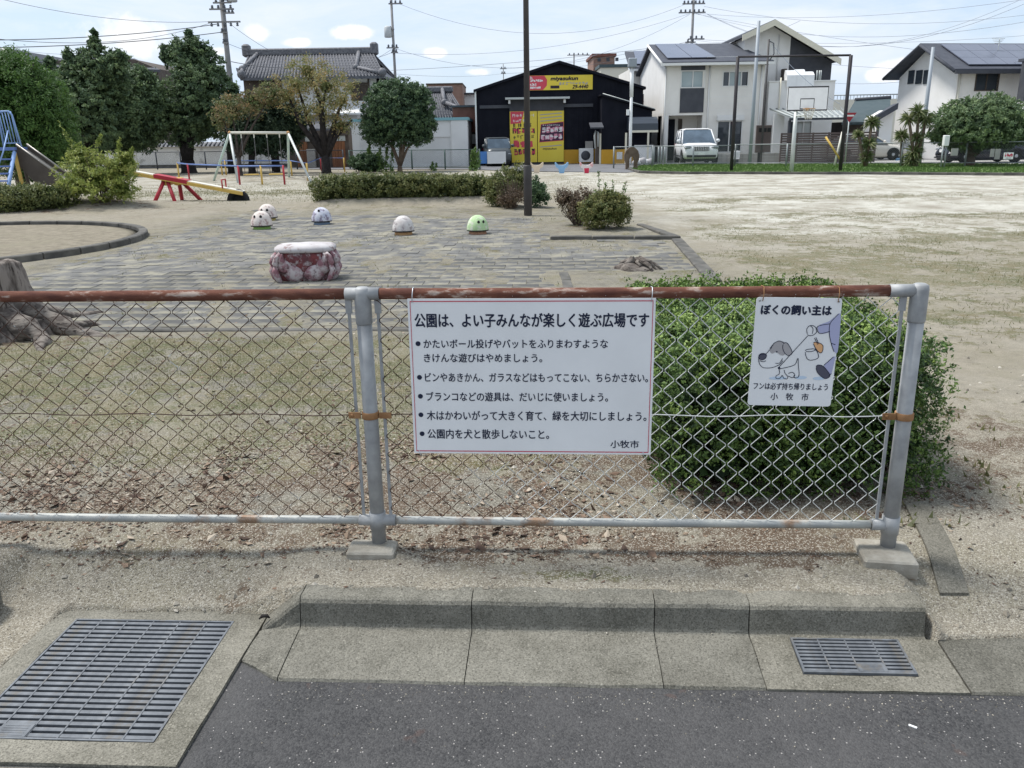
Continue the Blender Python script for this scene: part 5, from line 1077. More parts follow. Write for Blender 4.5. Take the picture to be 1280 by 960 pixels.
blades('grass', 2500, (1.4, 3.4, 3.2, 5.6), .03, lambda x, y: np.clip(pnoise(x, y, 2)-.62, 0, 1)*1.4, 'weeds on the soil right of the box bush', 35, .3)
def litter(name, n, dens, box, size, label, seed, m='litter', flat=.9):
    rng = np.random.default_rng(seed); x, y = scatter(n, *box, dens, rng); z = height(x, y); k = z > -.2; x, y, z = x[k], y[k], z[k]; n = len(x); c_ = np.stack([x, y, z+size*.16], 1)
    v, f = leaf_arrays(c_, np.full(n, size), rng, .5, flat=flat, nrm=np.tile([0, 0, 1.], (n, 1))); o = np_mesh(name, v, f, m, None, tint=rng.random(n)**1.3); return tag(o, label, 'fallen leaves' if m == 'litter' else 'gravel', None, 'stuff')
def du(x, y): return (x-FOX)*FU[0]+(y-FOY)*FU[1], (x-FOX)*FV[0]+(y-FOY)*FV[1]
def dl(x, y):
    u, v = du(x, y); return np.clip((.10+zone_dirt(x, y)*.9)*np.clip(pnoise(x, y, 2.6)*1.4-.35, 0, 1.2)*(1.1-.8*(v < -.1)), 0, 1)
litter('fallen_leaves', 7500, dl, (-3.2, 2.4, 2.75, 4.9), .022, 'brown dead leaves scattered under and behind the fence', 41)
litter('fallen_leaves', 420, lambda x, y: dl(x, y)*(du(x, y)[1] > -.25), (-3.2, 2.2, 2.8, 4.2), .05, 'larger curled dry leaves under the bottom rail', 42, flat=.8)
litter('fallen_leaves', 2600, lambda x, y: .3*np.clip(pnoise(x, y, 1.5), 0, 1)+0*x, (-5, 2.6, 4.6, 9), .032, 'dead leaves lying over the grass and near pavers', 43)
def pebbles(name, n, box, size, dens, label, seed, zfn=None):
    rng = np.random.default_rng(seed); x, y = scatter(n, *box, dens, rng); z = height(x, y) if zfn is None else zfn(x, y); k = z > -.2; x, y, z = x[k], y[k], z[k]; n = len(x); s = size*(.35+1.1*rng.random(n)**2.5)
    o_ = np.array([[1, 0, 0], [0, 1, 0], [-1, 0, 0], [0, -1, 0], [0, 0, .75], [0, 0, -.5]], float); f_ = np.array([[0, 1, 4], [1, 2, 4], [2, 3, 4], [3, 0, 4], [1, 0, 5], [2, 1, 5], [3, 2, 5], [0, 3, 5]])
    a = rng.uniform(0, 6.28, n); ca, sa = np.cos(a), np.sin(a); q = np.tile(o_, (n, 1, 1))*(.7+.6*rng.random((n, 6, 1)))*s[:, None, None]
    v = np.empty_like(q); v[..., 0] = q[..., 0]*ca[:, None]-q[..., 1]*sa[:, None]*.7+x[:, None]; v[..., 1] = q[..., 0]*sa[:, None]+q[..., 1]*ca[:, None]*.7+y[:, None]; v[..., 2] = q[..., 2]+z[:, None]+.1*s[:, None]
    f = (f_[None]+np.arange(n)[:, None, None]*6).reshape(-1, 3); o = np_mesh(name, v.reshape(-1, 3), f, 'pebble', None, tint=np.repeat(rng.random(n), 8)); return tag(o, label, 'gravel', None, 'stuff')
pebbles('gravel', 26000, (-3, 3.4, 2.45, 4.3), .0036, lambda x, y: np.clip(.3+.7*(du(x, y)[1] < .1), 0, 1), 'coarse sandy grit on the strip between kerb and fence', 51)
pebbles('gravel', 900, (-3, 3.6, 2.6, 6), .013, lambda x, y: .3+0*x, 'pale small stones lying around the fence', 52)
pebbles('gravel', 3200, (-.9, 1.9, 1.2, 2.45), .0030, lambda x, y: .06+.94*np.exp(-((du(x, y)[1]+.73)/.05)**2), 'loose grit on the asphalt along the gutter', 53, lambda x, y: np.where((du(x, y)[1] < -.705) & (du(x, y)[0] > -.37), -.142, -9.))
g = G(1141, 908, -.14); mb = MB(); mb.box(-.012, .012, -.0035, .0035, 0, .003); o = mb.build('paper_scrap', 'white_scrap', None, (g[0], g[1], -.1415)); o.rotation_euler.z = R(-38); tag(o, 'tiny white scrap on the asphalt below the small drain grate', 'litter')
g = G(329, 762, -.06); mb = MB(); mb.tube([(-.02, 0, 0), (-.008, .004, .010), (.01, .004, .011), (.022, 0, .004)], [.002, .007, .007, .002], 6); o = mb.build('curled_leaf', 'bark_dark', None, (g[0], g[1], -.1)); tag(o, 'single dark curled leaf on the kerb end beside the large drain', 'leaf')

pebbles('gravel', 1500, (-.9, 1.6, 2.5, 2.85), .0035, lambda x, y: np.exp(-((du(x, y)[1]+.418)/.012)**2)*(du(x, y)[0] < 2.04)*(du(x, y)[0] > -.2)*np.clip(pnoise(x, y, 3), .1, 1), 'dirt and grit gathered along the foot of the kerb', 54, lambda x, y: np.full(len(x), -.1045))
pebbles('gravel', 500, (-.9, 1.6, 2.3, 2.85), .0030, lambda x, y: sum(np.exp(-((du(x, y)[0]-k)/.006)**2) for k in (-.215, .424, 1.088, 1.425))*(du(x, y)[1] < -.42)*(du(x, y)[1] > -.69), 'grit caught in the joints of the gutter', 55, lambda x, y: -.108-.025*np.clip((-.42-du(x, y)[1])/.27, 0, 1)+.001)
# ------------------------------------------------------------------ beyond the field: strip of turf, street, fences
mat('turf', (.07, .13, .03), (.14, .20, .055), sc=2, rough=.95, bump=.4, bsc=12, c3=(.22, .20, .10), sc3=1.2, th3=.62)
mat('street_asphalt', (.12, .12, .125), (.17, .17, .175), sc=1.5, rough=.9)
mat('far_concrete', (.30, .29, .27), (.40, .39, .36), sc=1.2, rough=.9)
mat('fence_steel', (.26, .28, .28), rough=.5, metal=.3); mat('fence_green', (.05, .09, .08), rough=.5); mat('fence_dark', (.045, .05, .06), rough=.5)
def gpoly(pts, z): return [(float(G(*p, 0)[0]), float(G(*p, 0)[1]), z) for p in pts]
st = [(-70, 78), (-27, 61), (-10.5, 48.6), (-1.9, 45.0), (-.3, 42.2), (5.2, 37.9), (7.5, 41), (12, 39.5), (17, 36.5), (22, 33), (40, 25), (90, 5), (140, 120), (-140, 140)]
mb = MB(); mb.add([(x, y, .022) for x, y in st], [tuple(range(len(st)))]); tag(mb.build('street', 'street_asphalt'), kind='structure')
# turf strip with its low kerb
tf = [tuple(G(*p)[:2]) for p in ((786, 212.5), (800, 216.5), (860, 217.5), (1000, 217.8), (1150, 218.5), (1290, 219.5), (1700, 223))]
tb = [tuple(G(*p)[:2]) for p in ((1700, 208), (1290, 206.5), (1150, 206), (1000, 206.5), (900, 207), (835, 207), (800, 208.5))]
mb = MB(); pts = tf+tb; n = len(pts); mb.add([(x, y, .06) for x, y in pts]+[(x, y, -.1) for x, y in pts], [tuple(range(n))]+[(i, i+n, (i+1) % n+n, (i+1) % n) for i in range(n)]); turf = mb.build('turf', 'turf'); tag(turf, kind='structure')
edging(turf, [(x, y-.06) for x, y in tf], .14, -.1, .10, 'edge_stone', 1.0)
rng = np.random.default_rng(61)
T_ = []; V_, F_ = [], []
def in_poly(x, y, poly):
    c_ = np.zeros(len(x), bool); j = len(poly)-1
    for i in range(len(poly)):
        xi, yi = poly[i]; xj, yj = poly[j]; k = ((yi > y) != (yj > y)) & (x < (xj-xi)*(y-yi)/(yj-yi+1e-12)+xi); c_ ^= k; j = i
    return c_
x = rng.uniform(4, 24, 60000); y = rng.uniform(26, 50, 60000); k = in_poly(x, y, pts); x, y = x[k], y[k]; n = len(x); a = rng.uniform(0, 6.28, n); hh = .03+.05*rng.random(n)
v = np.stack([np.stack([x-np.cos(a)*.03, y-np.sin(a)*.03, np.full(n, .05)], 1), np.stack([x+np.cos(a)*.03, y+np.sin(a)*.03, np.full(n, .05)], 1), np.stack([x+rng.normal(size=n)*.04, y, .06+hh], 1)], 1).reshape(-1, 3)
foliage('blade_green', [(.05, .11, .02), (.09, .17, .035), (.14, .21, .06)]); o = np_mesh('grass', v, np.arange(3*n).reshape(n, 3), 'blade_green', None, tint=rng.random(n)); tag(o, 'green grass of the turf strip along the far kerb', 'grass', None, 'stuff')
# fences on the far side
def far_fence(name, label, pts, h, m, sp, group=None, mesh=True, z0=0.):
    T = thing(name, label, 'fence', (pts[0][0], pts[0][1], z0), 0, group); L_ = 0
    for (xa, ya), (xb, yb) in zip(pts[:-1], pts[1:]):
        D = math.hypot(xb-xa, yb-ya); n = max(1, round(D/sp)); 
        for i in range(n+1 if (xb, yb) == pts[-1] else n):
            f = i/n; x, y = xa+(xb-xa)*f-pts[0][0], ya+(yb-ya)*f-pts[0][1]; mb = MB(); mb.tube([(x, y, -.1), (x, y, h+.03)], .04, 7); mb.build('post', m, T)
        a = (xa-pts[0][0], ya-pts[0][1]); b_ = (xb-pts[0][0], yb-pts[0][1])
        for z in (h, .12): mb = MB(); mb.tube([(*a, z), (*b_, z)], .024, 6); mb.build('rail', m, T)
        if mesh:
            mb = MB(); nw = int(D/.10)
            for i in range(nw): f = i/nw; f2 = min(max(f+h*.9/D, 0), 1); f3 = max(f-h*.9/D, 0); mb.tube([(a[0]+(b_[0]-a[0])*f, a[1]+(b_[1]-a[1])*f, .12), (a[0]+(b_[0]-a[0])*f2, a[1]+(b_[1]-a[1])*f2, h)], .0032, 3, False); mb.tube([(a[0]+(b_[0]-a[0])*f, a[1]+(b_[1]-a[1])*f, .12), (a[0]+(b_[0]-a[0])*f3, a[1]+(b_[1]-a[1])*f3, h)], .0032, 3, False)
            mb.build('wire_mesh', m, T, kind='stuff')
    return T
gp = lambda px, py: (float(G(px, py)[0]), float(G(px, py)[1]))
far_fence('back_fence', 'low steel mesh fence behind the turf strip in front of the pale houses', [gp(918, 209.5), gp(1050, 209.8), gp(1290, 210), gp(1500, 211)], .98, 'fence_steel', 2.6, 'mesh fences on the far side of the park', z0=.1)
far_fence('back_fence', 'short steel mesh fence before the white off-roader and yellow wall', [gp(767, 211), gp(815, 210), gp(918, 209.5)], .95, 'fence_steel', 2.6, 'mesh fences on the far side of the park', z0=.1)
far_fence('back_fence', 'dark mesh fence in front of the white garage and round tree', [gp(438, 211.5), gp(600, 212.3)], 1.02, 'fence_green', 2.2, 'mesh fences on the far side of the park')
far_fence('back_fence', 'dark mesh fence in front of the low white garden wall', [gp(168, 212), gp(290, 212), gp(430, 212)], 1.05, 'fence_dark', 1.75, 'mesh fences on the far side of the park')
# short posts row beside the off-roader
for k, px in enumerate((820, 826, 830, 834)):
    g = G(px, 208); mb = MB(); mb.tube([(0, 0, 0), (0, 0, 1.0)], .05, 8); o = mb.build('steel_bollard', 'fence_steel', None, (g[0], g[1]+.8, .02)); tag(o, 'grey steel post in the row between warehouse and off-roader, '+('leftmost', 'second from left', 'third from left', 'rightmost')[k], 'post', 'grey posts between warehouse and off-roader')
# bull-head barrier plates
mat('plate_cream', (.66, .54, .40), rough=.7); mat('plate_blue', (.24, .42, .62), rough=.7); mat('plate_pinkwhite', (.68, .62, .60), rough=.7, c2=(.62, .34, .34), sc=3, lo=.5, hi=.56)
for px, m_, lab in ((671, 'plate_cream', 'cream'), (702, 'plate_blue', 'light blue'), (733, 'plate_pinkwhite', 'white and pink')):
    g = G(px, 216.5); Yp = g[1]; s = Yp/CF; T = thing('animal_barrier', f'{lab} concrete barrier shaped like an animal head with two ears by the street', 'barrier', (g[0], Yp, 0), 0, 'animal-head barriers by the street')
    pf = [(-8.2, 12.5), (-7.0, 13), (-5.5, 11.2), (-3.2, 9.6), (0, 9.0), (3.2, 9.6), (5.5, 11.2), (7.0, 13), (8.2, 12.5), (7.8, 9.0), (6.2, 6.6), (4.0, 5.6), (3.2, 2), (2.6, -.8), (-2.6, -.8), (-3.2, 2), (-4.0, 5.6), (-6.2, 6.6), (-7.8, 9.0)]
    mb = MB(); mb.prism([(x*s, y*s) for x, y in pf], 'y', -.09, .09); mb.build('plate', m_, T)
    if 'pink' in lab: mb = MB(); mb.prism([(x*s, y*s) for x, y in [(-3, 6), (3, 6), (2.4, 0), (-2.4, 0)]], 'y', -.10, -.09); mb.build('muzzle', 'ink_red', T)
# brown arch barrier round the white pole
g = G(791, 212.5); T = thing('arch_barrier', 'brown wooden-look arch standing behind the white pole', 'barrier', (g[0], g[1]+.5, 0)); s = (g[1]+.5)/CF
o_ = [(-8.8, 0)] ; op = [(-7, -.5), (-7.0, 8), (-8.8, 12), (-9.0, 17), (-7.2, 22), (-3.6, 25.5), (0, 26.3), (3.6, 25.5), (7.2, 22), (9.0, 17), (8.8, 12), (7.0, 8), (7, -.5), (3.0, -.5), (3.0, 12), (1.5, 15), (-1.5, 15), (-3.0, 12), (-3.0, -.5)]
mb = MB(); mb.prism([(x*s, y*s) for x, y in op], 'y', -.12, .12); mb.build('arch', 'bark_brown', T)

# ------------------------------------------------------------------ building kit
mat('siding_white', (.80, .785, .755), (.74, .725, .69), sc=1.2, rough=.8); mat('siding_cream', (.80, .77, .71), (.74, .705, .65), sc=1.2, rough=.8)
mat('siding_dark', (.055, .058, .068), (.075, .078, .088), sc=2, rough=.7); mat('trim_white', (.74, .73, .70), rough=.6); mat('trim_cream', (.68, .64, .52), rough=.6)
mat('metal_black', (.008, .009, .015), (.013, .014, .021), sc=1.5, rough=.7, spec=.12); mat('metal_yellow', (.66, .36, .035), (.58, .31, .03), sc=1.5, rough=.6)
mat('roof_slate', (.055, .06, .075), (.075, .08, .095), sc=3, rough=.7); mat('roof_tile', (.07, .073, .085), (.125, .128, .14), sc=5, rough=.65); mat('tile_ridge', (.10, .10, .11), (.19, .19, .20), sc=7, rough=.6)
mat('solar', (.085, .095, .13), (.11, .12, .16), sc=1, rough=.18, spec=.6); mat('solar_frame', (.22, .23, .26), rough=.4, metal=.4)
mat('glass_dark', (.03, .04, .05), (.06, .07, .08), sc=.7, rough=.06, spec=.6); mat('glass_pale', (.30, .37, .38), (.38, .44, .44), sc=.8, rough=.12, spec=.6); mat('curtain', (.42, .44, .42), (.50, .52, .50), sc=2, rough=.3, spec=.5)
mat('garage_white', (.74, .74, .72), (.68, .68, .66), sc=1, rough=.7); mat('teal_trim', (.22, .42, .46), rough=.6); mat('rust_sheet', (.15, .06, .045), (.21, .09, .07), sc=1.3, rough=.9); mat('brown_box', (.22, .13, .10), (.27, .17, .13), sc=2, rough=.8)
mat('plaster_white', (.70, .69, .66), (.62, .61, .58), sc=.8, rough=.9, c3=(.40, .39, .36), sc3=1.2, th3=.62); mat('wood_brown', (.17, .07, .035), (.25, .11, .05), sc=2, rough=.7, scale=(5, 5, .6)); mat('wood_dark', (.07, .055, .045), (.11, .09, .075), sc=2, rough=.8)
mat('fence_brown', (.10, .075, .07), (.125, .095, .085), sc=1, rough=.7); mat('roof_teal', (.05, .075, .08), (.065, .09, .095), sc=2, rough=.6); mat('brick_brown', (.19, .085, .06), (.25, .12, .085), sc=3, rough=.9)
mat('banner_yellow', (.78, .62, .08), (.74, .57, .06), sc=.8, rough=.5); mat('banner_red', (.62, .07, .10), rough=.5); mat('banner_ink', (.03, .02, .03), rough=.5); mat('banner_white', (.78, .76, .74), rough=.5); mat('banner_pink', (.66, .26, .34), rough=.5); mat('banner_dark', (.06, .02, .05), rough=.5)
mat('tarp_blue', (.08, .22, .52), rough=.5); mat('awning_dark', (.035, .045, .06), rough=.4, spec=.6)
def bpart(T, name, m, *a, **k): mb = MB(); mb.box(*a, **{q: v for q, v in k.items() if q in ('bev', 'rot')}); return mb.build(name, m, k.get('parent', T))
def wall_holes(T, name, m, x0, x1, z0, z1, holes, y=0., th=.18, parent=None):
    """wall slab (front face at y) with real openings"""
    xs_ = sorted({x0, x1, *[h[0] for h in holes], *[h[1] for h in holes]}); zs_ = sorted({z0, z1, *[h[2] for h in holes], *[h[3] for h in holes]}); mb = MB(); ins = lambda x, z: any(h[0] < x < h[1] and h[2] < z < h[3] for h in holes)
    for i in range(len(xs_)-1):
        for j in range(len(zs_)-1):
            a, b_, c_, d_ = xs_[i], xs_[i+1], zs_[j], zs_[j+1]
            if not ins((a+b_)/2, (c_+d_)/2): mb.add([(a, y, c_), (b_, y, c_), (b_, y, d_), (a, y, d_)], [(0, 1, 2, 3)])
    for h in holes:
        a, b_, c_, d_ = h[:4]; mb.add([(a, y, c_), (b_, y, c_), (b_, y, d_), (a, y, d_), (a, y+th, c_), (b_, y+th, c_), (b_, y+th, d_), (a, y+th, d_)], [(0, 4, 5, 1), (1, 5, 6, 2), (2, 6, 7, 3), (3, 7, 4, 0)])
    return mb.build(name, m, parent or T)
def window(T, x0, x1, z0, z1, y=0., n=2, fm='trim_white', gm='glass_dark', fw=.06, pane_m=None, proud=.03):
    W_ = thing_part(T, 'window'); mb = MB(); f = fw
    for a in ((x0-f, x1+f, z0-f, z0), (x0-f, x1+f, z1, z1+f), (x0-f, x0, z0, z1), (x1, x1+f, z0, z1)): mb.box(a[0], a[1], y-proud, y+.10, a[2], a[3])
    for k in range(1, n): x = x0+(x1-x0)*k/n; mb.box(x-f/2, x+f/2, y+.01, y+.10, z0, z1)
    o = mb.build('window', fm, T); ms = pane_m or [gm]*n
    for k in range(n): a, b_ = x0+(x1-x0)*k/n, x0+(x1-x0)*(k+1)/n; mb = MB(); mb.box(a, b_, y+.06+.012*(k % 2), y+.068+.012*(k % 2), z0, z1); mb.build('pane', ms[k], o)
    return o
def thing_part(T, n): return None
def prism_roof(mb, pts, th): return mb
def slope(T, name, m, a, b_, c_, d_, th=.12, parent=None):
    """roof plane through four corners, given thickness downwards"""
    vs = [Vector(p) for p in (a, b_, c_, d_)]; vs += [v-Vector((0, 0, th)) for v in vs]; mb = MB(); mb.add(vs, [(0, 1, 2, 3), (7, 6, 5, 4), (0, 4, 5, 1), (1, 5, 6, 2), (2, 6, 7, 3), (3, 7, 4, 0)]); return mb.build(name, m, parent or T)
def lerp3(a, b_, t_): return Vector(a)*(1-t_)+Vector(b_)*t_
def panels(T, a, b_, c_, d_, cols, rows, u0, u1, v0, v1, m='solar', gap=.02, lift=.10, name='solar_panel'):
    """flat panels on a roof plane a-b (eave) d-c (ridge)"""
    nn = (Vector(b_)-Vector(a)).cross(Vector(d_)-Vector(a)).normalized()
    if nn.z < 0: nn = -nn
    pt = lambda u, v: lerp3(lerp3(a, b_, u), lerp3(d_, c_, u), v)
    for i in range(cols):
        for j in range(rows):
            ua, ub = u0+(u1-u0)*i/cols, u0+(u1-u0)*(i+1)/cols; va, vb = v0+(v1-v0)*j/rows, v0+(v1-v0)*(j+1)/rows; du_, dv_ = (ub-ua)*gap, (vb-va)*gap
            q = [pt(ua+du_, va+dv_), pt(ub-du_, va+dv_), pt(ub-du_, vb-dv_), pt(ua+du_, vb-dv_)]; vs = [p+nn*lift for p in q]+[p+nn*(lift-.05) for p in q]
            mb = MB(); mb.add(vs, [(0, 1, 2, 3), (0, 4, 5, 1), (1, 5, 6, 2), (2, 6, 7, 3), (3, 7, 4, 0)]); mb.build(name, m, T)
def grooves(T, x0, x1, z0, z1, step, m, y=-.012, w_=.03, name='siding_batten', holes=(), zf=None):
    """vertical battens proud of a wall, one joined part"""
    mb = MB(); n = int((x1-x0)/step)
    for k in range(n+1):
        x = x0+step*k; segs = [(z0, z1 if zf is None else zf(x))]
        for h in holes:
            if h[0]-.1 < x < h[1]+.1: segs = [s for (a, b_) in segs for s in ((a, min(b_, h[2]-.08)), (max(a, h[3]+.08), b_)) if s[1]-s[0] > .05]
        for a, b_ in segs: mb.box(x, x+w_, y, .0, a, b_)
    return mb.build(name, m, T, kind='stuff')
def glyphs(mb, x0, x1, z0, z1, n, y, rg, w_=None, shear=0.):
    """clusters of short strokes that read as far-off lettering"""
    cw = (x1-x0)/n; h = z1-z0; w_ = w_ or h*.13
    for i in range(n):
        cx = x0+cw*i
        for k in range(rg.randint(3, 5)):
            if rg.random() < .5: zz_ = z0+h*rg.choice((.12, .35, .6, .88)); pts = [(cx+cw*.08, zz_), (cx+cw*rg.uniform(.6, .9), zz_+h*rg.uniform(-.04, .08))]
            else: xx = cx+cw*rg.choice((.2, .45, .75)); pts = [(xx, z0+h*rg.uniform(0, .2)), (xx+cw*rg.uniform(-.1, .1), z0+h*rg.uniform(.75, 1))]
            mb.strip([(p[0]+shear*(p[1]-z0), p[1]) for p in pts], w_, y-.0006*k)

# ------------------------------------------------------------------ black warehouse with yellow skirting
Yw = 51.5; x0_ = float(P(597, 205, Yw)[0])
T = thing('warehouse', 'black gabled warehouse with yellow plinth and big yellow sliding doors', 'building', (x0_, Yw, 0)); wh = T
X = lambda px, py=150, y=0: FX(T, px, py, y); Z = lambda px, py, y=0: FZ(T, px, py, y)
XR = X(803); ze = Z(598, 110); zr = Z(699, 76); xr_ = X(699); zer = Z(803, 106.5); DP = 14
def gable(mb, pts, y0, y1): mb.prism(pts, 'y', y0, y1)
mb = MB(); gable(mb, [(0, 0), (XR, 0), (XR, zer-.15), (xr_, zr-.12), (0, ze-.15)], 0, DP); mb.build('wall', 'metal_black', T)
slope(T, 'roof', 'metal_black', (-.12, -.25, ze-.1), (xr_, -.25, zr), (xr_, DP, zr), (-.12, DP, ze-.1), .14); slope(T, 'roof', 'metal_black', (xr_, -.25, zr), (XR+.12, -.25, zer-.1), (XR+.12, DP, zer-.1), (xr_, DP, zr), .14)
dx0, dx1 = X(637), X(704.5); dz0, dz1 = Z(670, 203), Z(670, 139)
zt_f = lambda x: (ze+(zr-ze)*x/xr_ if x < xr_ else zr+(zer-zr)*(x-xr_)/(XR-xr_))-.2
grooves(T, .1, XR-.1, .0, 0, .28, 'metal_black', -.03, .07, holes=[(dx0-.2, dx1+.2, -.5, Z(670, 121)), (X(661), X(741), Z(700, 113), Z(700, 94))], zf=zt_f)
zy = Z(720, 187)
for a, b_ in ((dx1+.02, X(752)),): bpart(T, 'plinth', 'metal_yellow', a, b_, -.06, -.031, 0, zy)
bpart(T, 'door_track', 'siding_dark', X(600), X(741), -.10, -.035, Z(620, 135.5), Z(620, 131.5))
bpart(T, 'door_header', 'siding_dark', dx0, dx1, -.14, -.035, dz1, Z(670, 125))
bpart(T, 'door_canopy', 'steel_pale', X(632), X(711), -.75, -.035, Z(670, 124.5), Z(670, 122))
bpart(T, 'door_threshold', 'siding_dark', dx0, dx1, -.14, -.035, -.02, dz0+.02)
for px in (637, 705): bpart(T, 'canopy_bracket', 'trim_white', X(px)-.06, X(px)+.06, -.6, -.036, Z(670, 129.5), Z(670, 125))
bpart(T, 'corner_pipe', 'trim_white', -.06, .03, -.16, -.04, .1, ze-.1)
xm = X(671.5); d1 = bpart(T, 'sliding_door', 'banner_yellow', dx0+.01, xm-.02, -.22, -.15, dz0+.02, dz1); d2 = bpart(T, 'sliding_door', 'banner_yellow', xm+.02, dx1, -.22, -.15, dz0+.02, dz1)
rg = random.Random(5); yb_ = -.222; zf_ = lambda py: Z(655, py)
def poster(parent, m, x0, x1, z0, z1, n, w_=None, y=yb_-.004, sh=0.): mb = MB(); glyphs(mb, x0, x1, z0, z1, n, y, rg, w_, sh); return mb.build('poster_lettering', m, parent, kind='stuff')
mb = MB(); mb.flat([(X(638), zf_(139.5)), (X(655), zf_(139.5)), (X(651), zf_(154)), (X(638), zf_(155))], yb_-.002); mb.build('poster_patch', 'banner_red', d1)
poster(d1, 'banner_white', X(640), X(668), zf_(146.5), zf_(142.5), 6); poster(d1, 'banner_white', X(641), X(656), zf_(152.5), zf_(149), 4)
poster(d1, 'banner_ink', X(641), X(665), zf_(159.5), zf_(154), 6); poster(d1, 'banner_ink', X(640), X(669), zf_(167.5), zf_(160), 5, .075); poster(d1, 'banner_red', X(641), X(669), zf_(167), zf_(160.6), 5, .05, yb_-.006)
poster(d1, 'banner_ink', X(641), X(668), zf_(174), zf_(169), 6); poster(d1, 'banner_red', X(641), X(666), zf_(184.5), zf_(176), 3, .17); poster(d1, 'banner_ink', X(642), X(669), zf_(194), zf_(186), 5, .075); poster(d1, 'banner_red', X(642), X(669), zf_(193.5), zf_(187), 5, .05, yb_-.006)
mb = MB(); mb.flat([(X(674), zf_(178)), (X(704), zf_(176)), (X(704), zf_(153)), (X(676), zf_(156))], yb_-.002); mb.build('poster_panel', 'banner_dark', d2)
mb = MB(); mb.strip([(X(674), zf_(178)), (X(704), zf_(176)), (X(704), zf_(153)), (X(676), zf_(156))], .04, yb_-.004, True); mb.build('poster_border', 'banner_red', d2)
poster(d2, 'banner_pink', X(677), X(704), zf_(166), zf_(159.5), 5, .13, sh=.05); poster(d2, 'banner_white', X(677), X(703), zf_(165.6), zf_(160), 5, .05, yb_-.007, .05); poster(d2, 'banner_pink', X(676), X(703), zf_(175), zf_(168.5), 5, .13); poster(d2, 'banner_white', X(676), X(703), zf_(174.6), zf_(169), 5, .05, yb_-.007)
poster(d2, 'banner_white', X(678), X(700), zf_(158), zf_(156.2), 9)
mb = MB()
for py in (143, 147, 151, 183): mb.strip([(X(675), zf_(py+1)), (X(702), zf_(py-1))], .05, yb_-.003)
mb.build('poster_lines', 'ink_grey', d2, kind='stuff')
lettering(d2, 'miyasukun', X(678), X(695), zf_(188.2), zf_(185), yb_-.003, 'banner_ink', .03, 'poster_name', .2)
# long name board on the gable
bz0, bz1 = Z(700, 112.5), Z(700, 94.2); sbd = bpart(T, 'name_board', 'banner_yellow', X(661.5), X(740), -.14, -.06, bz0, bz1)
H_ = bz1-bz0; mb = MB(); xr2 = X(681); mb.flat([(X(661.6), bz0+.01), (xr2-.1, bz0+.01), (xr2+.12, bz0+H_*.3), (xr2+.14, bz0+H_*.7), (xr2-.02, bz1-.01), (X(661.6), bz1-.01)], -.143); mb.build('red_panel', 'banner_red', sbd)
for f0, f1, n, a in ((.78, .93, 2, 666), (.58, .73, 7, 679), (.32, .47, 4, 671), (.10, .26, 6, 676)): mb = MB(); glyphs(mb, X(663), X(a), bz0+H_*f0, bz0+H_*f1, n, -.146, rg, H_*.05); mb.build('board_lettering', 'banner_white', sbd, kind='stuff')
lettering(sbd, 'miyasukun', X(688), X(721), bz0+H_*.58, bz1-H_*.10, -.145, 'banner_ink', .07, 'board_name', .25)
mb = MB(); glyphs(mb, X(698), X(734), bz0+H_*.34, bz0+H_*.52, 9, -.145, rg, H_*.04, .3); mb.build('board_lettering', 'ink_grey', sbd, kind='stuff')
mb = MB(); mb.flat([(X(688), bz0+H_*.10), (X(699), bz0+H_*.10), (X(699), bz0+H_*.30), (X(688), bz0+H_*.30)], -.145); mb.build('board_box', 'banner_ink', sbd)
lettering(sbd, '29-4440', X(715), X(734), bz0+H_*.08, bz0+H_*.32, -.145, 'banner_ink', .06, 'board_number', .25)
# lean-to office on the right, nearer
T = thing('warehouse_annex', 'black lean-to with yellow base and dark barrel awning right of the warehouse doors', 'building', (float(P(752, 205, 49.8)[0]), 49.8, 0)); X = lambda px, py=180, y=0: FX(T, px, py, y); Z = lambda px, py, y=0: FZ(T, px, py, y)
xa, xb = X(752), X(814); zl, zr2 = Z(752, 120), Z(814, 139)
mb = MB(); mb.prism([(xa, 0), (xb, 0), (xb, zr2), (xa, zl)], 'y', 0, 1.6); mb.build('wall', 'metal_black', T); slope(T, 'roof', 'metal_black', (xa-.1, -.2, zl+.1), (xb+.15, -.2, zr2+.1), (xb+.15, 2, zr2+.1), (xa-.1, 2, zl+.1), .08)
mb = MB(); mb.tube([(xa, -.24, zl+.12), (xb+.1, -.24, zr2+.12)], .025, 5); mb.build('gutter_edge', 'steel_pale', T)
bpart(T, 'plinth', 'metal_yellow', xa-.02, X(800), -.05, -.004, 0, Z(760, 187)); bpart(T, 'doorway', 'wood_dark', X(744.5), X(751), -.03, .3, 0, Z(748, 166)); bpart(T, 'door_frame', 'trim_cream', X(749), X(751.3), -.08, -.035, .02, Z(748, 167))
ax0, ax1 = X(783), X(817); az0, az1 = Z(800, 163), Z(800, 146.5); mb = MB(); mb.prism([(-1.3, az0), (-1.28, az0+(az1-az0)*.5), (-1.05, az1-.12), (-.7, az1), (-.01, az1), (-.01, az0)], 'x', ax0, ax1); mb.build('barrel_awning', 'awning_dark', T)
bpart(T, 'awning_rail', 'trim_cream', ax0, ax1, -1.36, -1.30, az0-.12, az0)
for px in (782.5, 810): bpart(T, 'awning_post', 'trim_cream', X(px, 180, -1.3)-.05, X(px, 180, -1.3)+.05, -1.35, -1.25, 0, az0-.12)
bpart(T, 'notice_panel', 'plate_white', X(771), X(778), -.07, -.052, Z(775, 199), Z(775, 190)); mb = MB(); mb.prism([(-1.0, Z(745, 159, -.9)), (-.01, Z(751, 153)), (-.01, Z(751, 153)-.07), (-1.0, Z(745, 159, -.9)-.07)], 'x', X(736), X(752)); mb.build('door_hood', 'siding_dark', T)
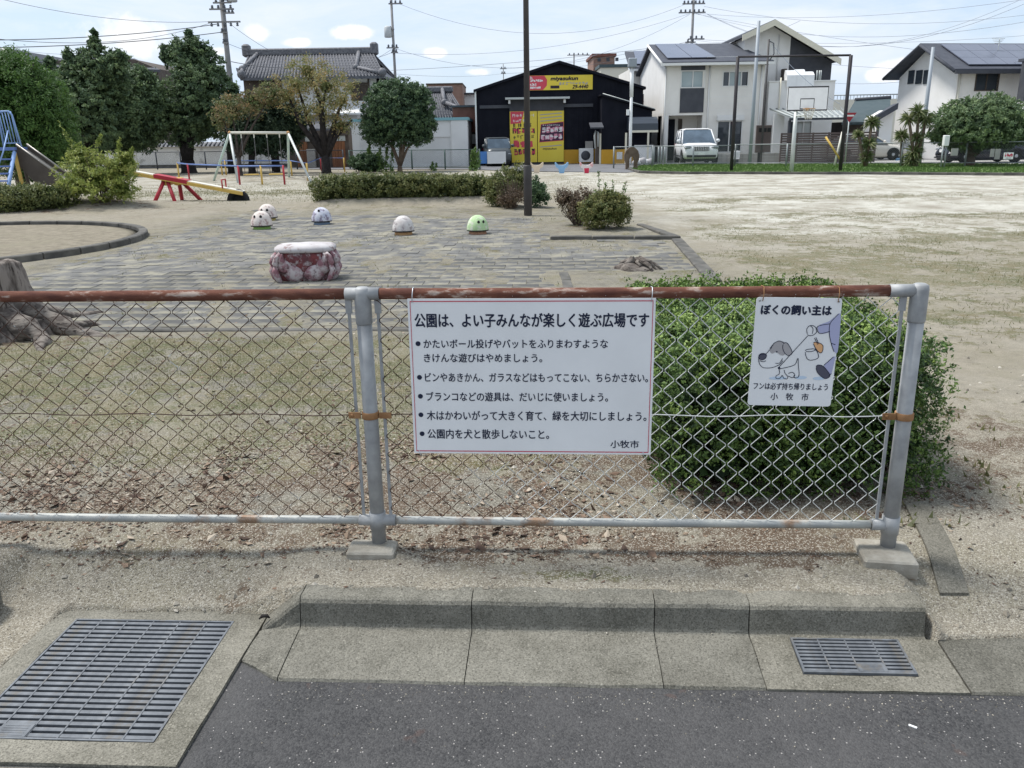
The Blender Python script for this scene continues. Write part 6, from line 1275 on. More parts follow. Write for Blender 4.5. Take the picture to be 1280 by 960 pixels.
T = thing('outdoor_unit', 'grey air-conditioner outdoor unit against the yellow plinth', 'air conditioner', (float(P(732, 202, 50.9)[0]), 50.6, 0)); bpart(T, 'casing', 'garage_white', -.42, .42, -.2, .2, .12, .90, bev=.02); mb = MB(); mb.lathe([(.27, 0), (.27, .02), (.05, .03)], (0, 0, 0), 20); o = mb.build('fan_grille', 'siding_dark', T, (-.05, -.2, .5)); o.rotation_euler.x = R(90); bpart(T, 'foot', 'siding_dark', -.35, -.25, -.2, .2, 0, .12); bpart(T, 'foot', 'siding_dark', .25, .35, -.2, .2, 0, .12); bpart(T, 'top_box', 'far_concrete', -.05, .38, -.15, .15, .90, 1.3)
T = thing('white_board', 'white board leaning on the yellow plinth beside the white pole', 'board', (float(P(805, 206, 49)[0]), 49.2, 0)); o = bpart(T, 'panel', 'plate_white', -.55, .55, 0, .04, .05, 1.05)
T = thing('white_bags', 'heap of white and grey bags below the white board', 'bags', (float(P(805, 209, 46)[0]), 46.3, 0))
for k in range(5): mb = MB(); mb.ball((-.4+.2*k, .1*(k % 2), .16+.05*(k % 3)), (.2, .18, .18), 10, 7, None, lambda v: 1+.3*noise.noise(v*8)); mb.build('bag', 'plate_white' if k % 2 else 'ink_grey', T)
T = thing('hose_coil', 'pale hose and pipes hanging at the corner of the annex door', 'hose', (float(P(744, 190, 49.5)[0]), 49.5, 0)); mb = MB(); z1 = ZT(744, 163, 49.5); mb.tube([(0, 0, .9), (-.05, 0, z1-.3), (.02, 0, z1), (.15, 0, z1-.1), (.16, 0, 1.0)], .05, 6); mb.build('hose', 'steel_pale', T)

# ------------------------------------------------------------------ traditional tiled houses and garage on the left centre
def tiled_slope(T, a, b_, c_, d_, rolls, th=.18, rm=.06, parent_name='roof'):
    o = slope(T, parent_name, 'roof_tile', a, b_, c_, d_, th); mb = MB()
    for k in range(rolls+1): f = k/rolls; mb.tube([lerp3(a, b_, f)+Vector((0, 0, .02)), lerp3(d_, c_, f)+Vector((0, 0, .02))], rm, 5, cap=True)
    for j in range(1, 9): f = j/9; p, q = lerp3(a, d_, f), lerp3(b_, c_, f); mb.tube([p+Vector((0, 0, .0)), q+Vector((0, 0, .0))], .025, 4)
    mb.build('tile_roll', 'roof_tile', o, kind='stuff'); return o
Yt = 62.; T = thing('tiled_house', 'two-storey traditional house with a wide grey tiled roof behind the autumn tree', 'house', (float(P(385, 200, Yt)[0]), Yt, 0)); X = lambda px, py=100, y=0: FX(T, px, py, y); Z = lambda px, py, y=0: FZ(T, px, py, y)
rz_ = Z(385, 66, 3.0); ez = Z(385, 96, -1); xl, xr3 = X(300, 95, -1), X(480, 96, -1); rl, rr3 = X(306, 66, 3), X(463, 66, 3)
wl, wr_ = X(304), X(474); wz = ez-.1
hol = [(X(438), X(459), Z(440, 126), Z(440, 106.5))]
wall_holes(T, 'wall', 'plaster_white', wl, wr_, 0, wz, hol); bpart(T, 'side_wall', 'plaster_white', wr_-.2, wr_, .0, 8, 0, wz); bpart(T, 'side_wall', 'plaster_white', wl, wl+.2, 0.01, 8, 0, wz); bpart(T, 'back_wall', 'plaster_white', wl, wr_, 7.8, 8, 0, wz)
window(T, hol[0][0]+.05, hol[0][1]-.05, hol[0][2]+.05, hol[0][3]-.05, 0, 2, 'wood_dark', 'wood_dark')
bpart(T, 'upper_boarding', 'wood_dark', wl+.02, X(352), -.06, -.003, Z(330, 124), Z(330, 99)); bpart(T, 'beam', 'wood_dark', X(436), X(461), -.08, -.003, Z(440, 106), Z(440, 103.5)); bpart(T, 'corner_post', 'wood_dark', X(459.5), X(461.5), -.09, -.004, Z(440, 130), Z(440, 98))
tiled_slope(T, (xl, -1, ez), (xr3, -1, ez), (rr3, 4, rz_), (rl, 4, rz_), 44); tiled_slope(T, (xr3, 9, ez), (xl, 9, ez), (rl, 4, rz_), (rr3, 4, rz_), 30)
zh = ez+(rz_-ez)*.45
slope(T, 'hip_roof', 'roof_tile', (xr3, -1, ez), (xr3, 9, ez), (rr3+.5, 6.5, zh), (rr3+.5, 1.5, zh), .15); slope(T, 'hip_roof', 'roof_tile', (xl, 9, ez), (xl, -1, ez), (rl-.3, 1.5, zh), (rl-.3, 6.5, zh), .15)
mb = MB(); mb.prism([(1.2, zh-.2), (6.8, zh-.2), (4, rz_)], 'x', rr3-.3, rr3+.02); mb.build('gable_end', 'wood_dark', T)
mb = MB(); mb.box(rl-.1, rr3+.1, 3.75, 4.25, rz_-.1, rz_+.42, bev=.08); mb.build('ridge', 'tile_ridge', T)
for x in (rl-.15, rr3+.15): mb = MB(); mb.box(x-.28, x+.28, 3.65, 4.35, rz_-.15, rz_+.75, bev=.12); mb.build('ridge_end', 'tile_ridge', T)
for x, s in ((rl+.9, -1), (rr3-1.2, 1)):
    mb = MB(); p0_, p1_ = Vector((x+s*.2, 3.9, rz_+.1)), Vector((x+s*.5, .6, ez+(rz_-ez)*.36)); mb.tube([p0_, p1_], .15, 8); mb.ball(p1_, .26, 8, 6); mb.build('descending_ridge', 'tile_ridge', T)
    mb = MB(); mb.tube([p1_, (xr3-.1 if s > 0 else xl+.1, -1, ez+.15)], .13, 8); mb.ball((xr3-.1 if s > 0 else xl+.1, -1, ez+.22), .3, 8, 6); mb.build('corner_ridge', 'tile_ridge', T)
# front lower roof with white soffits
lz = Z(430, 140, -2); bpart(T, 'lower_wall', 'plaster_white', X(420, 150, -1.6), X(446, 150, -1.6), -1.6, -.01, 0, lz); slope(T, 'lower_roof', 'garage_white', (X(418, 140, -2.2), -2.2, Z(430, 141, -2.2)), (X(456, 140, -2.2), -2.2, Z(430, 141, -2.2)), (X(452), -.02, Z(430, 130)), (X(420), -.02, Z(430, 130)), .12)
slope(T, 'lower_roof', 'roof_tile', (X(330, 158, -3), -3, Z(380, 161, -3)), (X(446, 158, -3), -3, Z(380, 161, -3)), (X(446), -.03, Z(380, 144)), (X(330), -.03, Z(380, 144)), .15)
# entrance gate of the house
T = thing('entrance_porch', 'dark timber entrance with brown board doors behind the autumn tree', 'gate', (float(P(412, 205, 52)[0]), 52, 0)); X = lambda px, py=180, y=0: FX(T, px, py, y); Z = lambda px, py, y=0: FZ(T, px, py, y)
bpart(T, 'frame', 'wood_dark', X(360), X(436), .05, 1.2, 0, Z(400, 163)); 
for a, b_ in ((369, 374), (374, 379), (379, 384), (414, 418), (418, 422.5), (422.5, 427), (427, 431)): bpart(T, 'door_board', 'wood_brown', X(a)+.01, X(b_)-.01, -.02, .045, 0, Z(400, 177))
for a, b_ in ((382, 390), (416, 423), (424, 432)): bpart(T, 'door_light', 'curtain', X(a), X(b_), -.03, .04, Z(400, 176.5), Z(400, 170))
bpart(T, 'lintel', 'wood_dark', X(358), X(438), -.12, .04, Z(400, 169.5), Z(400, 165)); bpart(T, 'stone_pillar', 'far_concrete', X(384), X(394), -.35, -.13, 0, Z(400, 186))
# white garden wall with tile coping
ga, gb = G(166, 208.5), G(398, 210.5); T = thing('garden_wall', 'long low white plaster wall with tiled coping behind the dark mesh fence', 'wall', (ga[0], ga[1]-4, 0), math.atan2(-3.0, 15.)); LW = 15.0
X = lambda px, py=195, y=0: FX(T, px, py, y); Z = lambda px, py, y=0: FZ(T, px, py, y); xe = X(402); z0w = Z(200, 184); bpart(T, 'wall_body', 'plaster_white', 0, xe, 0, .25, 0, z0w); bpart(T, 'footing', 'edge_stone', 0, xe, -.06, -.004, 0, .22)
mb = MB(); mb.prism([(-.22, z0w+.004), (.47, z0w+.004), (.30, z0w+.14), (.125, z0w+.25), (-.05, z0w+.14)], 'x', -.1, xe+.1); cpg = mb.build('coping', 'roof_tile', T)
mb = MB()
for k in range(int(xe/.3)): mb.tube([(k*.3, -.24, z0w+.05), (k*.3, .125, z0w+.27)], .045, 5)
mb.build('coping_tile', 'roof_tile', T, kind='stuff')
# white garage
Yg = 50.; T = thing('white_garage', 'white garage with wide shutter and pale teal roof edge behind the round tree', 'garage', (float(P(443, 212, Yg)[0]), Yg, 0)); X = lambda px, py=180, y=0: FX(T, px, py, y); Z = lambda px, py, y=0: FZ(T, px, py, y); xg = X(565); zg = Z(500, 151.5)
sh = (X(452), X(563.5-.5), .12, Z(500, 172)); wall_holes(T, 'wall', 'garage_white', 0, xg+.9, 0, zg, [sh]); bpart(T, 'side_wall', 'garage_white', xg+.72, xg+.9, .01, 6, 0, zg); bpart(T, 'side_wall', 'garage_white', 0, .18, .01, 6, 0, zg); bpart(T, 'back_wall', 'garage_white', .0, xg+.9, 6, 6.2, 0, zg)
for k in range(26): z = sh[2]+(sh[3]-sh[2])*k/26; bpart(T, 'shutter_slat', 'garage_white', sh[0], sh[1], .05, .10, z+.006, z+(sh[3]-sh[2])/26)
bpart(T, 'roof_edge', 'teal_trim', -.15, xg+1.0, -.12, 6.3, zg+.003, zg+.16); bpart(T, 'pillar', 'garage_white', xg-.02, xg+.93, -.08, -.004, 0, zg); bpart(T, 'pillar', 'garage_white', 0, .42, -.08, -.004, 0, zg)
# second tiled roof behind the garage
Yq = 64.; T = thing('tiled_house', 'smaller house with grey tiled roof seen above the white garage', 'house', (float(P(545, 200, Yq)[0]), Yq, 0)); X = lambda px, py=130, y=0: FX(T, px, py, y); Z = lambda px, py, y=0: FZ(T, px, py, y)
a0, a1, b0, b1 = X(528, 147, -1), X(583, 147, -1), X(528, 114, 3), X(563, 114, 3); ze_, zr_ = Z(550, 147, -1), Z(550, 115, 3)
bpart(T, 'wall', 'plaster_white', X(530), X(575), 0, 7, 0, ze_-.1); tiled_slope(T, (a0, -1, ze_), (a1, -1, ze_), (b1, 3, zr_), (b0, 3, zr_), 16); mb = MB(); mb.box(b0, b1+.2, 2.7, 3.3, zr_-.05, zr_+.4, bev=.08); mb.build('ridge', 'tile_ridge', T)
slope(T, 'hip_roof', 'roof_tile', (a1, -1, ze_), (a1, 7, ze_), (b1+.2, 5.5, zr_-.6), (b1+.2, 1.2, zr_-.6), .15)
for q in (((b1-.6, 2.8, zr_+.2), (b1-.3, .4, ze_+1.1)), ((b1-.3, .4, ze_+1.1), (a1+.3, -1.1, ze_+.3))): mb = MB(); mb.tube(q, .15, 8); mb.ball(q[1], .25, 8, 6); mb.build('corner_ridge', 'tile_ridge', T)
# boxy brown building and rusty shed
T = thing('brown_block', 'brown rooftop block rising behind the small tiled roof', 'building', (float(P(556, 200, 72)[0]), 72, 0)); X = lambda px, py=110: FX(T, px, py); Z = lambda px, py: FZ(T, px, py); bpart(T, 'wall', 'brown_box', X(533), X(578), 0, 6, 0, Z(556, 105.5)); bpart(T, 'roof_edge', 'wood_dark', X(532.5), X(578.5), -.1, 6.1, Z(556, 105.4), Z(556, 104))
T = thing('rusty_shed', 'dark rusty sheet-metal shed in the gap between garage and warehouse', 'shed', (float(P(585, 205, 56)[0]), 56, 0)); X = lambda px, py=150: FX(T, px, py); Z = lambda px, py: FZ(T, px, py); bpart(T, 'wall', 'rust_sheet', X(566), X(600), 0, 5, Z(585, 165), Z(585, 134)); bpart(T, 'lower_wall', 'wood_dark', X(566), X(600), .1, 5, 0, Z(585, 165.1)); bpart(T, 'roof', 'siding_dark', X(564), X(602), -.2, 5.2, Z(585, 133.8), Z(585, 131.5)); bpart(T, 'window', 'curtain', X(585), X(595), .02, .09, Z(585, 180), Z(585, 168))
T = thing('pale_house', 'sliver of a pale house wall above the rusty shed', 'house', (float(P(590, 200, 75)[0]), 75, 0)); X = lambda px, py=120: FX(T, px, py); Z = lambda px, py: FZ(T, px, py); bpart(T, 'wall', 'siding_white', X(577), X(612), 0, 6, 0, Z(590, 118)); bpart(T, 'roof', 'roof_slate', X(576), X(613), -.3, 6.3, Z(590, 117.9), Z(590, 116))
# houses behind the left trees
Yl = 70.; T = thing('dark_roof_house', 'house with a dark pitched roof showing above the left evergreens', 'house', (float(P(120, 200, Yl)[0]), Yl, 0)); X = lambda px, py=80, y=0: FX(T, px, py, y); Z = lambda px, py, y=0: FZ(T, px, py, y)
mb = MB(); mb.prism([(X(35), 0), (X(196), 0), (X(196), Z(196, 86)), (X(168), Z(168, 74)), (X(35), Z(35, 76))], 'y', 0, 8); mb.build('wall', 'wood_dark', T); slope(T, 'roof', 'roof_slate', (X(32, 82, -.8), -.8, Z(32, 82, -.8)), (X(200, 85, -.8), -.8, Z(200, 87, -.8)), (X(168, 72, 4), 4, Z(168, 73, 4)), (X(32, 72, 4), 4, Z(32, 72, 4)), .2)
T = thing('gabled_house', 'small gabled house with pale barge boards at the upper left edge', 'house', (float(P(8, 200, 66)[0]), 66, 0)); X = lambda px, py=70, y=0: FX(T, px, py, y); Z = lambda px, py, y=0: FZ(T, px, py, y)
mb = MB(); mb.prism([(X(-30), 0), (X(24), 0), (X(24), Z(24, 74)), (X(9), Z(9, 63)), (X(-30), Z(-30, 82))], 'y', 0, 8); mb.build('wall', 'wood_dark', T)
slope(T, 'roof', 'roof_slate', (X(27, 75), -.5, Z(27, 73.5)), (X(9), -.5, Z(9, 60)), (X(9), 8, Z(9, 60)), (X(27, 75), 8, Z(27, 73.5)), .15); slope(T, 'roof', 'roof_slate', (X(9), -.5, Z(9, 60)), (X(-36), -.5, Z(-36, 84)), (X(-36), 8, Z(-36, 84)), (X(9), 8, Z(9, 60)), .15)
for p_, q_ in (((9, 62), (27.5, 75.5)), ((9, 62), (-34, 85))): mb = MB(); mb.tube([(X(*p_), -.55, Z(*p_)), (X(*q_), -.55, Z(*q_))], .12, 4); mb.build('barge_board', 'trim_white', T)
# brown gate and post bits seen under the evergreens
T = thing('brown_gate', 'brown timber gate panel seen beneath the evergreens above the white wall', 'gate', (float(P(170, 205, 60)[0]), 60, 0)); X = lambda px: FX(T, px, 180); Z = lambda py: FZ(T, 170, py); bpart(T, 'panel', 'wood_brown', X(162), X(180), 0, .1, 0, Z(157)); bpart(T, 'side_panel', 'siding_dark', X(180.3), X(200), 0.02, .1, 0, Z(157)); bpart(T, 'lantern', 'trim_cream', X(200.5), X(206), 0, .3, Z(178), Z(168))
# ------------------------------------------------------------------ pale houses on the right
def TT(name, label, cat, px, py, Y, rz=0, group=None):
    T = thing(name, label, cat, (float(P(px, py, Y)[0]), Y, 0), rz, group)
    return T, (lambda a, b_=150, y=0: FX(T, a, b_, y)), (lambda a, b_, y=0: FZ(T, a, b_, y))
def pipe(T, x, y, z0, z1, m='trim_white', r=.045, name='downpipe'): mb = MB(); mb.tube([(x, y, z0), (x, y, z1)], r, 6); return mb.build(name, m, T)
# house with the dark bay, white off-roader in front
T, X, Z = TT('house', 'pale two-storey house with dark window bay and two solar arrays behind the white off-roader', 'house', 827, 200, 50.5, 0, 'pale modern houses on the right')
xe = X(953); ez = Z(890, 77.5); rz_ = Z(880, 54.5, 4.6); bx = X(878.5); zo = Z(850, 141.5); zg_ = .0
w1 = (X(850), X(878), Z(850, 109), Z(850, 89.5)); w2 = (X(902), X(932), Z(915, 107), Z(915, 90)); w3 = (X(898.5), X(928), Z(910, 189.5), Z(910, 152))
wall_holes(T, 'wall', 'siding_cream', 0, bx, zo, ez-.1, [w1]); wall_holes(T, 'wall', 'siding_cream', bx, xe, 0, ez-.1, [w2, w3], y=.12)
bpart(T, 'bay_floor', 'siding_cream', .003, bx-.003, .003, 1.5, zo-.12, zo-.002); bpart(T, 'bay_side', 'siding_cream', bx-.12, bx-.003, .004, .12, zo, ez-.1); bpart(T, 'porch_wall', 'siding_cream', .0, bx, 1.5, 1.7, 0, zo-.12); bpart(T, 'porch_side_wall', 'siding_cream', bx, bx+.14, .30, 1.5, 0, zo-.12)
mb = MB(); mb.prism([(.003, 0 if False else zo), (9.2, zo), (9.2, ez-.1), (4.6, rz_-.15), (.003, ez-.1)], 'x', 0, .15); mb.prism([(1.5, 0), (9.2, 0), (9.2, zo-.003), (1.5, zo-.003)], 'x', 0, .15); mb.build('side_wall', 'siding_white', T)
bpart(T, 'back_wall', 'siding_white', .16, xe, 9.0, 9.2, 0, ez-.1); mb = MB(); mb.prism([(.125, 0), (9.2, 0), (9.2, ez-.1), (4.6, rz_-.15), (.125, ez-.1)], 'x', xe-.15, xe-.002); mb.build('side_wall', 'siding_white', T)
bpart(T, 'porch_post', 'siding_white', .0, .32, .0, .3, 0, zo-.125); bpart(T, 'door', 'metal_black', X(834, 170, 1.4), X(843, 170, 1.4), 1.38, 1.49, .1, Z(840, 149, 1.4)); bpart(T, 'door', 'wood_dark', X(847.5, 170, 1.4), X(852, 170, 1.4), 1.38, 1.49, .1, Z(840, 149, 1.4)); bpart(T, 'side_window', 'glass_dark', X(829.5, 170, 1.4), X(831, 170, 1.4), 1.43, 1.49, Z(830, 167, 1.4), Z(830, 153, 1.4))
bpart(T, 'bay_panel', 'siding_dark', w1[0]-.05, w1[1]+.02, -.04, -.003, zo+.02, w1[2]-.07); bpart(T, 'bay_panel', 'siding_dark', w1[0]-.05, w1[1]+.02, -.04, -.003, w1[3]+.07, ez-.2)
window(T, *w1, 0, 2, 'trim_white', 'glass_pale', .05); window(T, *w2, .12, 4, 'trim_white', 'glass_dark', .05, pane_m=['glass_dark', 'glass_pale', 'glass_pale', 'glass_dark']); window(T, *w3, .12, 2, 'trim_white', 'glass_dark', .06); bpart(T, 'shutter_box', 'trim_white', w3[0]-.1, w3[1]+.1, -.06, .117, w3[3]+.065, w3[3]+.36)
A_, B_, C_, D_ = (-.25, -.45, ez), (xe+.3, -.45, ez), (xe-.9, 4.6, rz_), (-.25, 4.6, rz_)
slope(T, 'roof', 'roof_slate', A_, B_, C_, D_, .14); slope(T, 'roof', 'roof_slate', (xe+.3, 9.6, ez), (-.25, 9.6, ez), D_, C_, .14); slope(T, 'roof', 'roof_slate', B_, (xe+.3, 9.6, ez), (C_[0], 4.65, rz_), (C_[0], 4.55, rz_), .14)
panels(T, A_, B_, C_, D_, 2, 1, .065, .52, .12, .93, gap=.012); bpart(T, 'gutter', 'trim_white', -.3, xe+.35, -.56, -.46, ez-.2, ez-.06); mb = MB(); mb.tube([(-.27, -.45, ez-.07), (-.27, 4.6, rz_-.07)], .09, 4); mb.build('barge_board', 'trim_white', T)
pipe(T, xe-.2, .06, 0, ez-.2); pipe(T, .06, -.05, .2, ez-.2); pipe(T, X(884.5), .06, 0, ez-.2)
mb = MB()
for k in range(16): z = .4+k*.36; mb.box(bx+.1, xe-.2, .108, .119, z, z+.02) if not (w2[2]-.4 < z < w2[3]+.1 or z < w3[3]+.4) else None
mb.build('siding_joint', 'siding_white', T, kind='stuff')
# tall gabled house to its right
T, X, Z = TT('house', 'tall pale house with steep gable, dark upper wall and bedding aired on its balcony', 'house', 960, 200, 53, 0, 'pale modern houses on the right')
ap = (X(956), Z(956, 26)); le = (X(918), Z(918, 45)); re_ = (X(1039), Z(1039, 74.5)); wl, wr_ = X(925), X(1034)
sl = lambda x: (ap[1]+(x-ap[0])*(le[1]-ap[1])/(le[0]-ap[0])) if x < ap[0] else (ap[1]+(x-ap[0])*(re_[1]-ap[1])/(re_[0]-ap[0]))
xd = X(981); mb = MB(); mb.prism([(wl, 0), (xd, 0), (xd, sl(xd)-.25), (ap[0], ap[1]-.25), (wl, sl(wl)-.25)], 'y', 0, 8); mb.build('wall', 'siding_white', T)
mb = MB(); mb.prism([(xd+.003, 0), (wr_, 0), (wr_, sl(wr_)-.25), (xd+.003, sl(xd)-.25)], 'y', .05, 8); mb.build('dark_wall', 'siding_dark', T)
slope(T, 'roof', 'roof_slate', (le[0], -.7, le[1]), (ap[0], -.7, ap[1]), (ap[0], 8.5, ap[1]), (le[0], 8.5, le[1]), .16); slope(T, 'roof', 'roof_slate', (ap[0], -.7, ap[1]), (re_[0], -.7, re_[1]), (re_[0], 8.5, re_[1]), (ap[0], 8.5, ap[1]), .16)
for p_, q_ in ((le, ap), (ap, re_)): mb = MB(); mb.add([(x, y, z+dz) for (x, z) in (p_, q_) for y, dz in ((-.78, -.36), (-.705, -.36), (-.705, -.02), (-.78, -.02))], [(0, 1, 2, 3), (7, 6, 5, 4), (0, 4, 5, 1), (1, 5, 6, 2), (2, 6, 7, 3), (3, 7, 4, 0)]); mb.build('barge_board', 'trim_cream', T)
bl, br, bz = X(958.5, 150, -2), X(1040, 150, -2), Z(1000, 102, -2); wbx = (X(985, 180, -2), X(1012, 180, -2), .9, Z(1000, 152, -2))
wall_holes(T, 'balcony_wall', 'siding_white', bl, br, 0, bz, [wbx], y=-2); bpart(T, 'balcony_side', 'siding_white', bl, bl+.15, -1.82, -.003, 0, bz-.01); bpart(T, 'balcony_side', 'siding_white', br-.15, br, -1.82, -.003, 0, bz-.01); bpart(T, 'balcony_cap', 'trim_white', bl-.03, br+.03, -2.06, -1.8, bz+.003, bz+.06)
window(T, *wbx, -2, 3, 'trim_white', 'glass_dark', .06, pane_m=['glass_dark', 'curtain', 'curtain'])
F_ = thing('futon_bedding', 'white bedding and folded quilt draped over the balcony of the tall pale house', 'bedding', (T.location.x, T.location.y, 0)); fx0, fx1 = X(984, 95, -2.1), X(1019, 95, -2.1)
for k in range(3):
    a, b_ = fx0+(fx1-fx0)*k/3, fx0+(fx1-fx0)*(k+1)/3+.02; mb = MB(); zt_ = Z(1000, (87, 86, 89)[k], -2); mb.prism([(-2.14, bz-.3), (-2.10, bz-.3), (-2.09, bz+.08), (-1.6, bz+.1), (-1.5, zt_-.3), (-1.62, zt_), (-1.85, zt_-.04), (-2.12, bz+.35)], 'x', a, b_-.03*k); mb.build('quilt', 'plate_white', F_)
for px in (1021, 1024, 1026): pipe(T, X(px, 95, -1.9), -1.9, bz, Z(1022, 88, -1.9), 'steel_pale', .035, 'drying_pole')
bpart(T, 'balcony_louvre', 'wood_dark', X(979, 95, -.5), X(982.5, 95, -.5), -.6, -.02, bz-.5, Z(980, 86, -.5)); pipe(T, X(959.5), -2.06, 0, Z(960, 100), 'trim_cream'); pipe(T, X(966.5), -.05, bz, Z(960, 44), 'trim_white', .035)
# carport, slatted brown fence, low block wall and letterbox panel in front of it
T, X, Z = TT('carport', 'grey translucent carport roof on posts in front of the tall house', 'carport', 990, 200, 47.5)
slope(T, 'roof', 'steel_pale', (X(980), -1, Z(980, 147)), (X(1052), -1, Z(1052, 148)), (X(1050, 140, 2.4), 2.4, Z(1050, 138, 2.4)), (X(962, 136, 2.4), 2.4, Z(962, 136, 2.4)), .06)
mb = MB()
for k in range(12): f = k/11; mb.tube([(X(980)+(X(1052)-X(980))*f, -1, Z(980, 146.5)), (X(962, 136, 2.4)+(X(1050, 140, 2.4)-X(962, 136, 2.4))*f, 2.4, Z(962, 135.5, 2.4))], .03, 4)
mb.build('roof_rib', 'fence_steel', T, kind='stuff'); bpart(T, 'beam', 'siding_dark', X(979), X(1052), -1.06, -.96, Z(980, 151), Z(980, 148.2))
for px in (980.5, 1049): bpart(T, 'post', 'siding_dark', X(px)-.06, X(px)+.06, -.95, -.83, 0, Z(980, 151))
bpart(T, 'screen_panel', 'garage_white', X(966, 170, 1), X(979, 170, 1), 1, 1.06, Z(970, 191, 1), Z(970, 143, 1))
T, X, Z = TT('slat_fence', 'dark brown horizontal slat fence behind the basketball pole', 'fence', 1025, 200, 45.8); x0f, x1f, zt_, zb_ = X(979), X(1098), Z(1020, 165.5), 0
ns = 13
for k in range(ns): z = zb_+(zt_-zb_)*k/ns; bpart(T, 'slat', 'fence_brown', x0f, x1f, 0, .03, z+.02, z+(zt_-zb_)/ns-.004*(3 if 13 > k > 7 else 1))
for k in range(7): x = x0f+(x1f-x0f)*k/6; bpart(T, 'fence_post', 'fence_brown', x-.04, x+.04, .034, .10, 0, zt_)
T, X, Z = TT('letterbox_panel', 'grey-brown gate panel with three letter slots beside the slat fence', 'gate panel', 955, 200, 45.5); bpart(T, 'panel', 'siding_dark' if False else 'fence_brown', X(946.5), X(965.5), 0, .12, Z(955, 190.5), Z(955, 156.5), bev=.01)
for px in (952, 957, 962.5): bpart(T, 'letter_slot', 'eye_black', X(px)-.10, X(px)+.08, -.02, -.001, Z(955, 165), Z(955, 160))
bpart(T, 'foot', 'eye_black', X(950.5), X(953.5), .02, .10, 0, Z(955, 190.6))
T, X, Z = TT('block_wall', 'low grey concrete block wall between off-roader and slat fence', 'wall', 940, 200, 46.4); nb_ = 12; xw0, xw1, zt_ = X(898), X(978), Z(940, 192)
for j in range(3):
    for k in range(nb_): a = xw0+(xw1-xw0)*k/nb_; mb = MB(); mb.box(a+.006, a+(xw1-xw0)/nb_-.006, 0, .14, zt_*j/3+.005, zt_*(j+1)/3-.005); mb.build('block', 'far_concrete', T)
T, X, Z = TT('white_unit', 'white outdoor unit standing under the ground floor window', 'air conditioner', 923, 200, 46.0); bpart(T, 'casing', 'plate_white', X(920), X(927.5), 0, .3, Z(923, 199), Z(923, 188.5), bev=.02); bpart(T, 'grille', 'garage_white', X(921.2), X(926.2), -.02, -.002, Z(923, 197), Z(923, 190.5)); bpart(T, 'stand', 'siding_dark', X(921), X(926.5), .05, .25, 0, Z(923, 199.1))
# small house behind, between warehouse and pale house
T, X, Z = TT('house', 'pale house with solar roof glimpsed between warehouse and the bay-window house', 'house', 800, 200, 60, 0, 'pale modern houses on the right')
bpart(T, 'wall', 'siding_cream', X(786), X(816), 0, 6, 0, Z(800, 86)); A_, B_, C_, D_ = (X(787, 84, -.6), -.6, Z(800, 84, -.6)), (X(822, 84, -.6), -.6, Z(800, 84, -.6)), (X(822, 64, 4), 4, Z(800, 64, 4)), (X(781, 64, 4), 4, Z(800, 64, 4))
slope(T, 'roof', 'roof_slate', A_, B_, C_, D_, .15); panels(T, A_, B_, C_, D_, 2, 1, .25, 1.0, .1, .95); bpart(T, 'gutter', 'trim_white', A_[0], B_[0], -.72, -.62, A_[2]-.25, A_[2]-.1); bpart(T, 'window', 'glass_dark', X(810), X(814), -.03, -.002, Z(812, 108), Z(812, 105)); bpart(T, 'white_panel', 'plate_white', X(808), X(815), -.05, -.002, Z(812, 118), Z(812, 108.5))
T, X, Z = TT('rust_lean_to', 'rusty red-brown wall in the gap right of the warehouse', 'shed', 806, 200, 58); bpart(T, 'wall', 'rust_sheet', X(800), X(816), 0, 1, 0, Z(806, 119)); bpart(T, 'roof', 'siding_dark', X(799), X(817), -.1, 1.1, Z(806, 118.9), Z(806, 117.5))
for (px, a, b_, yt, yb, Yz, m_, lab) in ((770, 741, 767, 70.5, 82, 110, 'brown_box', 'brownish concrete tower block far behind the warehouse gable'), (785, 750, 784, 84, 100, 105, 'trim_cream', 'long cream building low behind the warehouse roof')):
    T, X, Z = TT('distant_building', lab, 'building', px, 200, Yz, 0, 'distant buildings behind the warehouse'); bpart(T, 'wall', m_, X(a), X(b_), 0, 8, 0, Z(px, yt)); bpart(T, 'roof_edge', 'roof_teal' if m_ != 'brown_box' else 'rust_sheet', X(a)-.2, X(b_)+.2, -.2, 8.2, Z(px, yt)+.003, Z(px, yt)+.35)
    if m_ == 'brown_box':
        for k in range(3): bpart(T, 'parapet_post', 'siding_dark', X(a)+.5+k*1.1, X(a)+.9+k*1.1, -.05, -.003, Z(px, yt+6), Z(px, yt+1.5))
# house at the right with big solar roof; its long wall turned a little away
T, X, Z = TT('house', 'pale house with large solar roof and gable wall behind the domed tree', 'house', 1184, 200, 48, R(10), 'pale modern houses on the right')
L_ = 9.0; DPT = 5.2; ez = Z(1186, 87); rz_ = ez+1.6; px_g = lambda px, py: 0
w1 = (X(1213.5), X(1240.5), Z(1226, 112.5), Z(1226, 92.5)); w2 = (X(1168, 180), X(1204, 180), 0.05, Z(1190, 168))
wall_holes(T, 'wall', 'siding_cream', 0, L_, 0, ez-.1, [w1]); window(T, *w1, 0, 2, 'wood_dark', 'glass_dark', .06)
